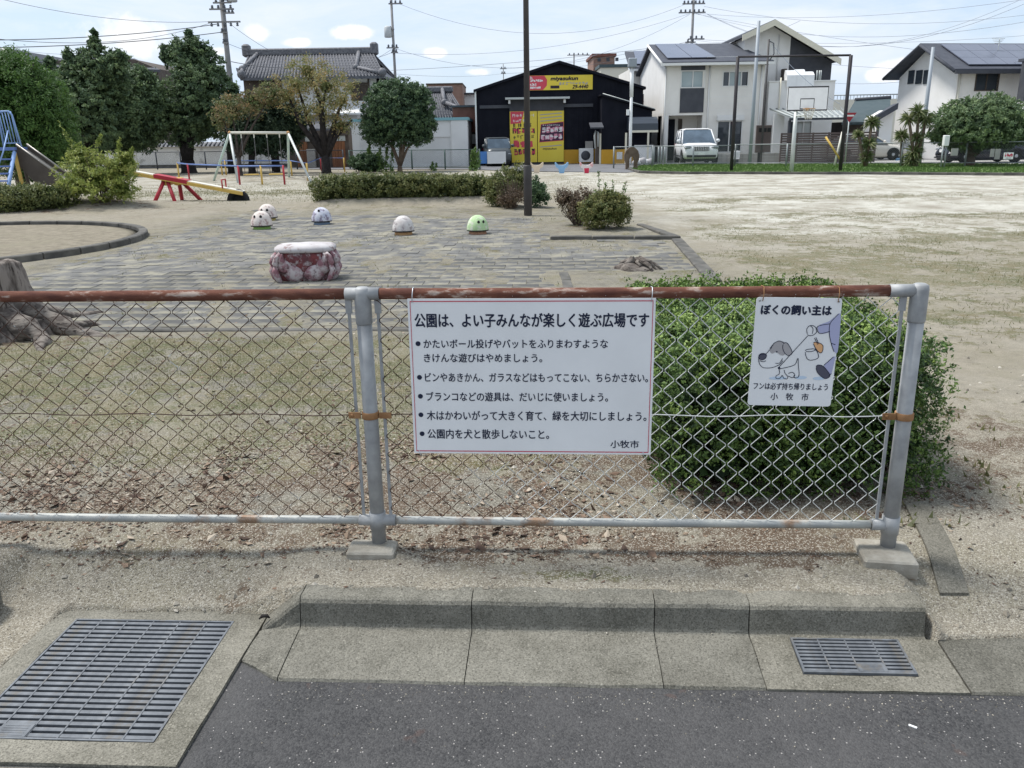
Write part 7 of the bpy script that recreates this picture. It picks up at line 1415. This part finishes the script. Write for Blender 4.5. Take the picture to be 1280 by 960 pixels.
# gable wall on the left side with its strip window, made as a thing-local x plane
gw = MB(); hz0, hz1 = 3.95, 4.65; 
gp_ = [(.003, 0), (DPT, 0), (DPT, ez-.1), (DPT/2, rz_-.15), (.003, ez-.1)]; gw.prism(gp_, 'x', 0, .16); gw.build('gable_wall', 'siding_white', T)
def gy(px, py):  # where the view line meets the gable plane x=0
    a = T.rotation_euler.z; U_ = np.array([math.cos(a), math.sin(a), 0]); O = np.array(T.location); d = ray(px, py); q = CAM+d*((O-CAM).dot(U_)/d.dot(U_)); l = local(T, q); return l.y, l.z
for (pa, pb) in ((1135, 1142), (1144.5, 1152), (1154, 1161)):
    ya, za = gy(pb, 104.5); yb2, zb2 = gy(pa, 95.5); yb2 = gy(pa, 104.5)[0]; bpart(T, 'gable_window', 'glass_dark', -.05, -.004, ya, yb2, za, za+.75)
bpart(T, 'back_wall', 'siding_white', .165, L_, DPT-.2, DPT, 0, ez-.1); bpart(T, 'side_wall', 'siding_white', L_-.2, L_-.002, .2, DPT-.2, 0, ez-.1)
A_, B_, C_, D_ = (-.7, -.6, ez), (L_+.5, -.6, ez), (L_+.5, DPT/2, rz_), (-.7, DPT/2, rz_); slope(T, 'roof', 'roof_slate', A_, B_, C_, D_, .18); slope(T, 'roof', 'roof_slate', (L_+.5, DPT+.6, ez), (-.7, DPT+.6, ez), D_, C_, .18)
panels(T, A_, B_, C_, D_, 6, 3, .10, .80, .10, .90, gap=.01); bpart(T, 'gutter', 'siding_dark', -.7, L_+.5, -.72, -.62, ez-.26, ez-.08)
for a, b_ in (((-.7, -.6, ez-.12), (-.7, DPT/2, rz_-.12)), ((-.7, DPT/2, rz_-.12), (-.7, DPT+.6, ez-.12))): mb = MB(); mb.tube([a, b_], .10, 4); mb.build('barge_board', 'roof_slate', T)
bpart(T, 'brick_base', 'brick_brown', .02, 5.2, -.09, -.003, 0, Z(1200, 166)); pipe(T, .1, -.06, 0, ez-.2, 'trim_cream'); pipe(T, L_-1.6, -.06, 0, ez-.2, 'trim_cream')
grooves(T, 0.3, L_-.1, 2.2, ez-.2, .45, 'siding_white', -.010, .02, holes=[w1])
T, X, Z = TT('aerial', 'thin television aerial on the solar-roofed house ridge', 'aerial', 1248, 60, 50); z0, z1 = Z(1248, 68), Z(1248, 48); mb = MB(); mb.tube([(0, 0, z0-.5), (0, 0, z1)], .02, 5); mb.build('mast', 'steel_pale', T)
for k in range(4): mb = MB(); mb.tube([(-.5+.1*k, -.1+.06*k, z1-.08*k), (.35-.1*k, .1-.06*k, z1-.08*k)], .012, 4); mb.build('element', 'steel_pale', T)
# low dark-roofed house and its lean-to, pale wall with railing beyond
T, X, Z = TT('house', 'low house with a dark teal roof between the slat fence and the gable wall', 'house', 1085, 200, 54); bpart(T, 'wall', 'wood_dark', X(1056), X(1112), 0, 6, 0, Z(1085, 152)); slope(T, 'roof', 'roof_teal', (X(1052, 156, -.6), -.6, Z(1070, 153, -.6)), (X(1113, 153, -.6), -.6, Z(1100, 151.5, -.6)), (X(1113, 123, 5), 5, Z(1100, 123, 5)), (X(1069, 126, 5), 5, Z(1080, 125.5, 5)), .15)
mb = MB(); mb.tube([(X(1069, 126, 5), 5, Z(1080, 125, 5)), (X(1113, 123, 5), 5, Z(1100, 122.5, 5))], .16, 6); mb.build('ridge', 'siding_dark', T); bpart(T, 'roof_face', 'wood_dark', X(1056), X(1112), -.1, -.004, Z(1085, 157), Z(1085, 152.5))
T, X, Z = TT('lean_to_porch', 'small lean-to with dark barrel roof edge against the gable wall', 'porch', 1105, 200, 50.5); slope(T, 'roof', 'roof_slate', (X(1092), -.5, Z(1092, 144)), (X(1092, 144, 2), 2, Z(1092, 144)), (X(1116, 129, 2), 2, Z(1116, 129)), (X(1116), -.5, Z(1116, 129)), .34); mb = MB(); mb.prism([(X(1096), 0), (X(1116), 0), (X(1116), Z(1116, 137)), (X(1098), Z(1098, 148))], 'y', 0, 2); mb.build('wall', 'siding_white', T); bpart(T, 'window', 'glass_dark', X(1096.5), X(1100), -.03, -.002, Z(1098, 175), Z(1098, 147))
T, X, Z = TT('long_parapet', 'long pale parapet with a thin railing far behind the teal roof', 'wall', 1080, 200, 95); bpart(T, 'parapet', 'trim_cream', X(1036), X(1130), 0, 3, 0, Z(1080, 124)); mb = MB(); z0, z1 = Z(1080, 124), Z(1080, 118.5); mb.tube([(X(1036), 0, z1), (X(1130), 0, z1)], .06, 4)
for k in range(24): x = X(1036)+(X(1130)-X(1036))*k/23; mb.tube([(x, 0, z0), (x, 0, z1)], .03, 3, False)
mb.build('railing', 'fence_steel', T)
T, X, Z = TT('grey_building', 'dark grey wall and white base cut off by the right edge', 'building', 1282, 200, 46); bpart(T, 'wall', 'siding_dark', X(1275), X(1340), 0, .6, Z(1280, 127), Z(1280, 76)); bpart(T, 'roof', 'roof_slate', X(1274), X(1342), -.3, .9, Z(1280, 75.9), Z(1280, 72)); bpart(T, 'base_wall', 'siding_white', X(1274), X(1340), -.2, .6, 0, Z(1280, 127.3))
# painted blue parking surface and pale drive
mb = MB(); pp = [tuple(G(*p)[:2]) for p in ((1128, 195.5), (1180, 193.5), (1178, 196), (1150, 198.5), (1120, 201.5), (1116, 199))]; mb.add([(x, y, .035) for x, y in pp], [tuple(range(len(pp)))]); mat('drive_blue', (.10, .26, .46), (.16, .34, .52), sc=1.5, rough=.8); tag(mb.build('painted_drive', 'drive_blue'), kind='structure')
mb = MB(); pp = [tuple(G(*p)[:2]) for p in ((846, 206), (1000, 206), (1290, 205.5), (1280, 200), (900, 201), (846, 202))]; mb.add([(x, y, .028) for x, y in pp], [tuple(range(len(pp)))]); tag(mb.build('drive', 'far_concrete'), kind='structure')
# cabinet posts and boards by the domed tree
T, X, Z = TT('meter_post', 'pale green meter box on two posts left of the domed tree trunk', 'utility box', 1187, 206, 36.5); bpart(T, 'box', 'garage_white', X(1184), X(1190.5), 0, .2, Z(1187, 182.5), Z(1187, 169), bev=.02); pipe(T, X(1184.8), .1, 0, Z(1187, 182.4), 'fence_steel', .04, 'post'); pipe(T, X(1189), .1, 0, Z(1187, 182.4), 'fence_steel', .04, 'post')
for k, (a, b_, yt, yb) in enumerate(((1194.5, 1203, 185.5, 194.5), (1244, 1249, 186, 196), (1250, 1256.5, 186, 199))):
    T, X, Z = TT('grey_board', ('grey board fixed to the mesh fence left of the domed trunk', 'left one of two upright grey boards under the domed tree', 'right one of two upright grey boards under the domed tree')[k], 'board', a, 206, 36.3, 0, 'grey boards on the back fence'); bpart(T, 'panel', 'far_concrete', X(a), X(b_), 0, .03, Z(a, yb), Z(a, yt))
T, X, Z = TT('small_notice', 'small white notice with red lettering on the back fence at the right', 'sign', 1267, 206, 35.6); bpart(T, 'board', 'plate_white', X(1261.5), X(1273.5), 0, .02, Z(1267, 199), Z(1267, 190.5)); rg = random.Random(8); mb = MB(); glyphs(mb, X(1262.5), X(1272.5), Z(1267, 195.5), Z(1267, 192), 4, -.003, rg, .04); mb.build('lettering', 'ink_red', T, kind='stuff'); mb = MB(); glyphs(mb, X(1264.5), X(1270.5), Z(1267, 198.2), Z(1267, 196.8), 6, -.003, rg, .012); mb.build('lettering', 'ink_grey', T, kind='stuff')

# ------------------------------------------------------------------ vehicles
mat('paint_car_white', (.74, .74, .74), rough=.3, spec=.5); mat('paint_car_beige', (.60, .57, .50), rough=.3, spec=.5); mat('paint_car_dark', (.012, .014, .028), rough=.22, spec=.6); mat('paint_car_grey', (.06, .07, .075), rough=.35, spec=.5)
mat('car_glass', (.035, .055, .075), (.09, .13, .17), sc=1.2, rough=.06, spec=.7); mat('tyre_black', (.012, .012, .013), rough=.9); mat('rim_silver', (.45, .46, .48), rough=.35, metal=.6); mat('lamp_clear', (.20, .22, .24), rough=.1, spec=.8); mat('lamp_red', (.35, .01, .03), rough=.2, spec=.6); mat('car_trim', (.02, .02, .022), rough=.5); mat('chrome', (.6, .6, .62), rough=.2, metal=.9)
def car(T, Lc, Wc, Hc, paint, kind):
    hw = Wc/2; suv = kind == 'suv'; gl = .24 if suv else .17; bh = 1.12 if suv else .88; hood = 1.10 if suv else .80
    if suv: st_ = [(-1, .55, 1.0, .86), (-.985, .40, 1.08, .93), (-.9, .32, 1.14, .985), (-.5, .30, bh, 1), (.0, .30, bh, 1), (.42, .30, bh, 1), (.50, .30, hood, .99), (.8, .32, hood-.02, .97), (.93, .33, hood-.10, .93), (.985, .38, hood-.24, .86), (1, .48, .74, .78)]
    elif kind == 'van': st_ = [(-1, .35, 1.0, .93), (-.97, .25, 1.05, .97), (0, .22, 1.05, 1), (.6, .22, 1.0, 1), (.85, .24, .95, .97), (.97, .28, .85, .92), (1, .38, .7, .85)]
    else: st_ = [(-1, .42, .72, .80), (-.985, .30, .86, .88), (-.93, .22, .95, .94), (-.72, .19, .96, .985), (-.45, gl, .93, 1), (0, gl, .90, 1), (.40, gl, .88, 1), (.55, .18, .85, .985), (.8, .20, .76, .95), (.93, .24, .66, .90), (.985, .30, .58, .82), (1, .36, .50, .72)]
    vs = []; fs = []; n = 12
    for s, zl, zh, wf in st_:
        x = s*Lc/2; w_ = hw*wf; zm = zl+(zh-zl)*.55; ring = [(-w_*.86, zl), (-w_*.97, zl+.08), (-w_, zm), (-w_*.97, zh-.12), (-w_*.88, zh-.02), (-w_*.6, zh+.02), (w_*.6, zh+.02), (w_*.88, zh-.02), (w_*.97, zh-.12), (w_, zm), (w_*.97, zl+.08), (w_*.86, zl)]
        vs += [(x, a, b_) for a, b_ in ring]
    for i in range(len(st_)-1):
        for k in range(n): fs.append((i*n+k, (i+1)*n+k, (i+1)*n+(k+1) % n, i*n+(k+1) % n))
    fs += [tuple(range(n)), tuple(range(len(st_)*n-1, (len(st_)-1)*n-1, -1))]
    mb = MB(); mb.add(vs, fs, True); body = mb.build('body', paint, T)
    if suv: cb = [(-.97, bh-.05, .93), (-.86, Hc-.08, .80), (-.80, Hc-.02, .80), (.02, Hc, .80), (.10, Hc-.05, .79), (.52, bh-.02, .90)]
    elif kind == 'van': cb = [(-.98, 1.0, .95), (-.93, Hc-.06, .86), (-.85, Hc, .85), (.35, Hc, .85), (.48, Hc-.06, .85), (.78, .98, .93)]
    else: cb = [(-.82, .92, .88), (-.50, Hc-.05, .70), (-.40, Hc, .68), (.02, Hc, .68), (.10, Hc-.03, .68), (.48, .86, .88)]
    zb_ = lambda s: (bh if suv else (1.0 if kind == 'van' else .90))
    # greenhouse in glass, roof skin and pillars in paint
    vs = []; m_ = 6; base = [(s, z, w_) for s, z, w_ in cb]
    ring0 = lambda s, z, w_: [(s*Lc/2, -hw*w_, z), (s*Lc/2, hw*w_, z)]
    top = cb[1:-1]; s0, s1 = cb[0], cb[-1]; wb = .93
    L0_, L1_ = s0[0]*Lc/2, s1[0]*Lc/2; tA, tB = top[0][0]*Lc/2, top[-1][0]*Lc/2; zA, zB = top[0][1], top[-1][1]; wt = hw*top[0][2]; wbm = hw*.94; z0 = zb_(0)-.03
    mb = MB(); mb.add([(L0_, -wbm, z0), (L1_, -wbm, z0), (L1_, wbm, z0), (L0_, wbm, z0), (tA, -wt, zA), (tB, -wt, zB), (tB, wt, zB), (tA, wt, zA)], [(0, 1, 5, 4), (1, 2, 6, 5), (2, 3, 7, 6), (3, 0, 4, 7), (4, 5, 6, 7)]); mb.build('window_glass', 'car_glass', T)
    vs = []; fs = []
    for i, (s, z, w_) in enumerate(top): vs += [(s*Lc/2, -hw*w_-.012, z-.03), (s*Lc/2, -hw*w_*.8, z+.03), (s*Lc/2, hw*w_*.8, z+.03), (s*Lc/2, hw*w_+.012, z-.03)]
    for i in range(len(top)-1):
        for k in range(3): fs.append((i*4+k, (i+1)*4+k, (i+1)*4+k+1, i*4+k+1))
    mb = MB(); mb.add(vs, fs, True); mb.build('roof', paint, T)
    for sgn in (-1, 1):
        lines = [((L0_, wbm, z0), (tA, wt, zA)), ((L1_, wbm, z0), (tB, wt, zB))]
        for f in ((.36, .68) if not suv else (.30, .62)): xb = L0_+(L1_-L0_)*f; xt = tA+(tB-tA)*f; lines.append(((xb, wbm, z0), (xt, wt, zA)))
        for a, b_ in lines: mb = MB(); mb.tube([(a[0], sgn*a[1], a[2]), (b_[0], sgn*b_[1], b_[2])], .035, 5); mb.build('pillar', paint, T)
        mb = MB(); mb.ball((L1_-.28, sgn*(hw+.10), z0+.14), (.07, .11, .09), 8, 6); mb.build('mirror', paint, T)
        mb = MB(); mb.box(-Lc*.47 if suv else -Lc*.3, Lc*.36, sgn*hw-.01*sgn-.006, sgn*hw+.008, .42, .47); mb.build('side_trim', 'car_trim' if suv else paint, T)
        xl = Lc/2; mb = MB()
        if suv: mb.ball((xl*.955, sgn*hw*.74, hood-.20), (.12, .22, .085), 10, 7)
        else: mb.ball((xl*.90, sgn*hw*.76, .66), (.20, .16, .07), 10, 7)
        mb.build('headlight', 'lamp_clear', T)
        mb = MB(); mb.ball((-xl*.955, sgn*hw*.80, .88 if not suv else 1.0), (.12, .16, .10), 10, 7); mb.build('tail_light', 'lamp_red', T)
        for xw in (-Lc*.30, Lc*.31):
            wr = .38 if suv else .31; w_ = MB(); w_.lathe([(wr*.6, -.11), (wr*.95, -.11), (wr, -.08), (wr, .08), (wr*.95, .11), (wr*.6, .11)], (0, 0, 0), 22); o = w_.build('wheel', 'tyre_black', T, (xw, sgn*(hw-.10), wr)); o.rotation_euler.x = R(90)
            w_ = MB(); w_.lathe([(wr*.64, -.02), (wr*.62, .105), (wr*.5, .095), (wr*.2, .115), (.01, .115)], (0, 0, 0), 18); 
            r_ = w_.build('rim', 'rim_silver', o); r_.rotation_euler.x = R(180 if sgn > 0 else 0)
            mb = MB(); n = 14; mb.add([(xw+(wr+.06)*math.cos(PI*k/n), sgn*(hw+.004), wr+(wr+.06)*math.sin(PI*k/n)) for k in range(n+1)]+[(xw+(wr-.02)*math.cos(PI*k/n), sgn*(hw+.004), wr+(wr-.02)*math.sin(PI*k/n)) for k in range(n+1)], [(k, k+1, n+2+k, n+1+k) for k in range(n)]); mb.build('wheel_arch', 'car_trim', T)
    xf = Lc/2; zg0 = .66 if suv else .42
    mb = MB(); mb.box(xf*.965, xf*1.004, -hw*.42, hw*.42, (.72 if suv else .46), (.94 if suv else .58)); g_ = mb.build('grille', 'car_trim', T)
    if suv:
        for k in range(9): y = -hw*.38+hw*.76*k/8; mb = MB(); mb.box(xf*1.004, xf*1.014, y-.02, y+.02, .73, .93); mb.build('grille_bar', 'chrome', g_)
    mb = MB(); mb.box(xf*.96, xf*1.01, -hw*.80, hw*.80, (.40 if suv else .22), (.52 if suv else .30)); mb.build('bumper_intake', 'car_trim', T)
    mb = MB(); mb.box(xf*1.011, xf*1.018, -.17, .17, .52, .68 if suv else .66) ; mb.build('number_plate', 'plate_white', T)
    mb = MB(); mb.box(-Lc*.47, Lc*.47, -hw*.8, hw*.8, gl-.05, gl+.1); mb.build('underbody', 'car_trim', T)
fy = 44.9; fxw = float(P(877.5, 200, fy)[0]); rx, ry = float(P(863, 200, 49.6)[0]), 49.6; a = math.atan2(fy-ry, fxw-rx)
T = thing('off_road_car', 'white four-wheel-drive car parked nose-on before the bay-window house', 'car', ((fxw+rx)/2-.05, (fy+ry)/2, .03), a); car(T, 4.8, 1.88, 1.84, 'paint_car_white', 'suv')
T = thing('parked_car', 'beige saloon car half hidden behind the yuccas', 'car', (float(P(1127, 190, 48.6)[0])-2.2, 48.6, .03), 0); car(T, 4.4, 1.7, 1.42, 'paint_car_beige', 'sedan')
T = thing('parked_car', 'black saloon car parked behind the domed tree, tail light at the right', 'car', (float(P(1228, 190, 42.5)[0]), 42.5, .03), R(180)); car(T, 4.05, 1.68, 1.36, 'paint_car_dark', 'sedan')
T = thing('small_van', 'dark grey small van behind white and blue boards left of the yellow doors', 'van', (float(P(621, 190, 49.6)[0]), 50.1, .03), R(-84)); car(T, 3.2, 1.45, 1.55, 'paint_car_grey', 'van')
T, X, Z = TT('hoarding', 'white panel standing in front of the small dark van', 'board', 620, 205, 47.6); bpart(T, 'panel', 'garage_white', X(608), X(631.5), 0, .04, Z(620, 204.5), Z(620, 189.5)); T, X, Z = TT('hoarding', 'bright blue sheet standing left of the white panel', 'board', 602, 205, 47.8); bpart(T, 'panel', 'tarp_blue', X(597.5), X(607.5), 0, .04, Z(602, 204.5), Z(602, 189.5))

# ------------------------------------------------------------------ poles and overhead wires
mat('pole_concrete', (.20, .20, .20), (.27, .265, .26), sc=2, rough=.85); mat('pole_grey', (.30, .33, .36), rough=.6, metal=.2); mat('insulator', (.12, .13, .15), rough=.4); mat('wire_black', (.10, .105, .12), rough=.7); mat('wire_far', (.34, .37, .42), rough=.8); mat('transformer_grey', (.50, .52, .52), rough=.6)
def util(label, px, pyt, Y, wpx, arms, tr=None, ht=None):
    q = P(px, pyt, Y); T = thing('utility_pole', label, 'utility pole', (q[0], Y, 0), 0, 'utility poles'); s = Y/CF; zt_ = max(q[2], 0)+(ht or 0); r = wpx/2*s
    mb = MB(); mb.lathe([(r*1.25, -.3), (r*1.1, zt_*.5), (r*.95, zt_)], (0, 0, 0), 12); mb.build('pole', 'pole_concrete', T)
    for (py, xa, xb, k, dy) in arms:
        z = ZT(px, py, Y); a, b_ = xa*s, xb*s; mb = MB(); mb.box(a, b_, -r-.1, -r-.0, z-.05, z+.05); mb.build('crossarm', 'pole_concrete', T)
        for i in range(k): x = a+(b_-a)*(i+.5)/k; mb = MB(); mb.lathe([(.05, 0), (.11, .04), (.05, .10), (.10, .14), (.04, .22)], (x, -r-.05, z+(.05 if dy > 0 else -.28)), 8); mb.build('insulator', 'insulator', T)
    if tr: py, dx, hh = tr; z = ZT(px, py, Y); mb = MB(); mb.lathe([(.28, 0), (.32, .05), (.32, hh), (.2, hh+.1)], (dx*s, -.1, z), 14); mb.build('transformer', 'transformer_grey', T); mb = MB(); mb.box(min(0, dx*s), max(0, dx*s), -.15, -.05, z+.1, z+.2); mb.build('bracket', 'pole_concrete', T)
    return T
util('thick concrete utility pole with many crossarms above the pointed evergreen', 277, 0, 62, 5.6, [(4, -9, 12, 3, 1), (12, -14, 14, 4, 1), (17, 2, 14, 3, 1), (28, -17, 20, 5, -1), (41, -4, 4, 2, 1), (54, -3, 4, 2, 1)], (3, 13, .9), 2)
util('slim utility pole with one transformer above the round clipped tree', 489, 1, 76, 2.9, [(5, -3, 13, 3, 1), (37, -7, 2, 1, 1), (60, -8, 6, 3, 1), (66, -3, 5, 2, 1)], (47, -5.5, .8), .5)
util('utility pole with wide double crossarms above the solar roofs', 867, 0, 78, 3.0, [(5, -13, 13, 6, 1), (16, -17, 14, 6, 1), (49, -5, 14, 3, 1), (53, -8, 4, 2, 1)], None, 1)
util('distant thin utility pole above the warehouse left shoulder', 629, 80, 120, 1.0, [(86, -4, 4, 2, 1), (92, -3, 3, 2, 1)])
util('distant thin utility pole right of the warehouse ridge', 717.5, 66, 120, 1.6, [(69, -8, 18, 5, 1)])
for (pt, pb, Y, w_, m_, lab) in (((790, 84), (787, 213), 47, 3.7, 'plate_white', 'white pole with a lamp box at its top between warehouse and house'), ((946.5, 26), (937, 207), 44.5, 4.4, 'pole_grey', 'tall grey steel pole in front of the pale houses'), ((962, 49), (954, 157), 45.2, 2.6, 'pole_brown', 'thin dark pole standing on the letterbox panel'), ((1158, 59), (1149, 205), 41.5, 4.6, 'pole_grey', 'tall grey steel pole before the gable wall of the solar house')):
    T = thing('steel_pole', lab, 'pole', (float(P(*pb, Y)[0]), Y, 0), 0); zt_ = ZT(*pt, Y); r = w_/2*Y/CF; mb = MB(); mb.lathe([(r, 0), (r, zt_*.4), (r*.85, zt_)], (0, 0, 0), 12); mb.build('pole', m_, T)
    if 'lamp box' in lab: mb = MB(); mb.box(-.22, .22, -.25, .2, zt_-.02, zt_+.45, bev=.04); mb.build('lamp_box', 'pole_grey', T); mb = MB(); mb.lathe([(r*1.2, 0), (r*1.2, 1.4)], (0, 0, zt_-1.5), 12); mb.build('sleeve', 'plate_white', T); mb = MB(); mb.box(-.24, -.1, -.1, .1, zt_*.52, zt_*.52+.3); mb.build('junction_box', 'plate_white', T)
    if 'letterbox' in lab: mb = MB(); mb.tube([(.05, 0, zt_-.1), (.25, 0, zt_-.2), (.3, 0, zt_-.7), (.1, 0, zt_-1.0)], .03, 5); mb.build('cable_loop', 'wire_black', T)
def wire(label, a, b_, Ya, Yb, sag, r=.02, m='wire_black', spacer=0):
    p, q = P(*a, Ya), P(*b_, Yb); mb = MB(); pts = [tuple(p+(q-p)*t_-np.array([0, 0, sag*4*t_*(1-t_)])-p) for t_ in np.linspace(0, 1, 21)]; mb.tube(pts, r, 4, cap=False); o = mb.build('overhead_wire', m, None, tuple(p)); tag(o, label, 'wire', 'overhead wires')
K = 1
WL = [((-40, -12), (263, 27), 55, 62, .6, 'upper wire from the top left corner to the thick pole'), ((-60, 42), (268, 27), 40, 62, .8, 'faint wire sloping in from the left edge to the thick pole'), ((-60, 50), (272, 30), 50, 62, .3, 'dark wire running from tree spires to the thick pole'), ((-60, 60), (279, 40), 48, 62, .25, 'heavier dark wire crossing the left cloud'), ((-30, 52), (90, 68), 60, 70, .2, 'wire over the gabled roof at the left edge'),
 ((285, 28), (489, 62), 62, 76, 2.2, 'sagging wire from the thick pole to the slim pole'), ((286, 55), (489, 66), 62, 76, 1.2, 'lower wire from the thick pole towards the slim pole'), ((289, 77), (365, 85), 60, 58, .1, 'thick black cable across the left end of the tiled roof'),
 ((497, 4), (860, 4), 76, 78, 2.4, 'upper wire between the slim pole and the double crossarm pole'), ((492, 60), (862, 18), 76, 78, 2.8, 'second wire sagging from the slim pole to the double crossarm pole'), ((489, 88), (866, 53), 76, 78, .3, 'lower double wire crossing behind the lamp pole'), ((489, 92), (629, 92), 76, 120, .3, 'lowest faint wire left of the warehouse ridge'), ((629, 86), (866, 51), 120, 78, .4, 'wire rising over the warehouse roof to the double crossarm pole'), ((629, 92), (866, 55), 120, 78, .5, 'second wire rising over the warehouse roof'),
 ((489, 66), (862, 17), 76, 78, 1.2, 'faint wire dropping left from the double crossarm pole'), ((880, 8), (1330, 12), 78, 70, 1.2, 'top wire from the double crossarm pole to the right edge'), ((883, 17), (1330, -18), 78, 60, 3.2, 'long sagging wire from the double crossarm pole rising to the right'), ((884, 18), (1330, -28), 78, 60, 3.4, 'wire just under the long sagging one'), ((868, 16), (1330, -8), 78, 55, .8, 'wire rising steeply across the right sky'), ((868, 16), (1330, 18), 78, 55, 1.6, 'shallow sagging wire high above the solar house'),
 ((866, 49), (1000, 26), 78, 60, .7, 'wire passing in front of the tall gable'), ((864, 50), (1330, 60), 78, 46, 2.6, 'wire crossing the solar house roof'), ((864, 53), (1330, 84), 78, 55, .9, 'low wire passing behind the net frame towards the right edge'), ((965, 55), (1050, 130), 50, 48, .3, 'thin wire slanting down the tall pale house'), ((868, 17), (1330, 84), 78, 60, .3, 'wire slanting down to the right edge'), ((866, 49), (1330, 40), 78, 80, .6, 'faint far wire in the right sky')]
for a, b_, Ya, Yb, sg_, lab in WL: wire(lab, a, b_, Ya, Yb, sg_, .024 if 'heav' in lab or 'dark' in lab or 'thick black' in lab else .013, 'wire_black' if ('dark' in lab or 'thick' in lab or 'lower' in lab or 'rising over' in lab) else 'wire_far')
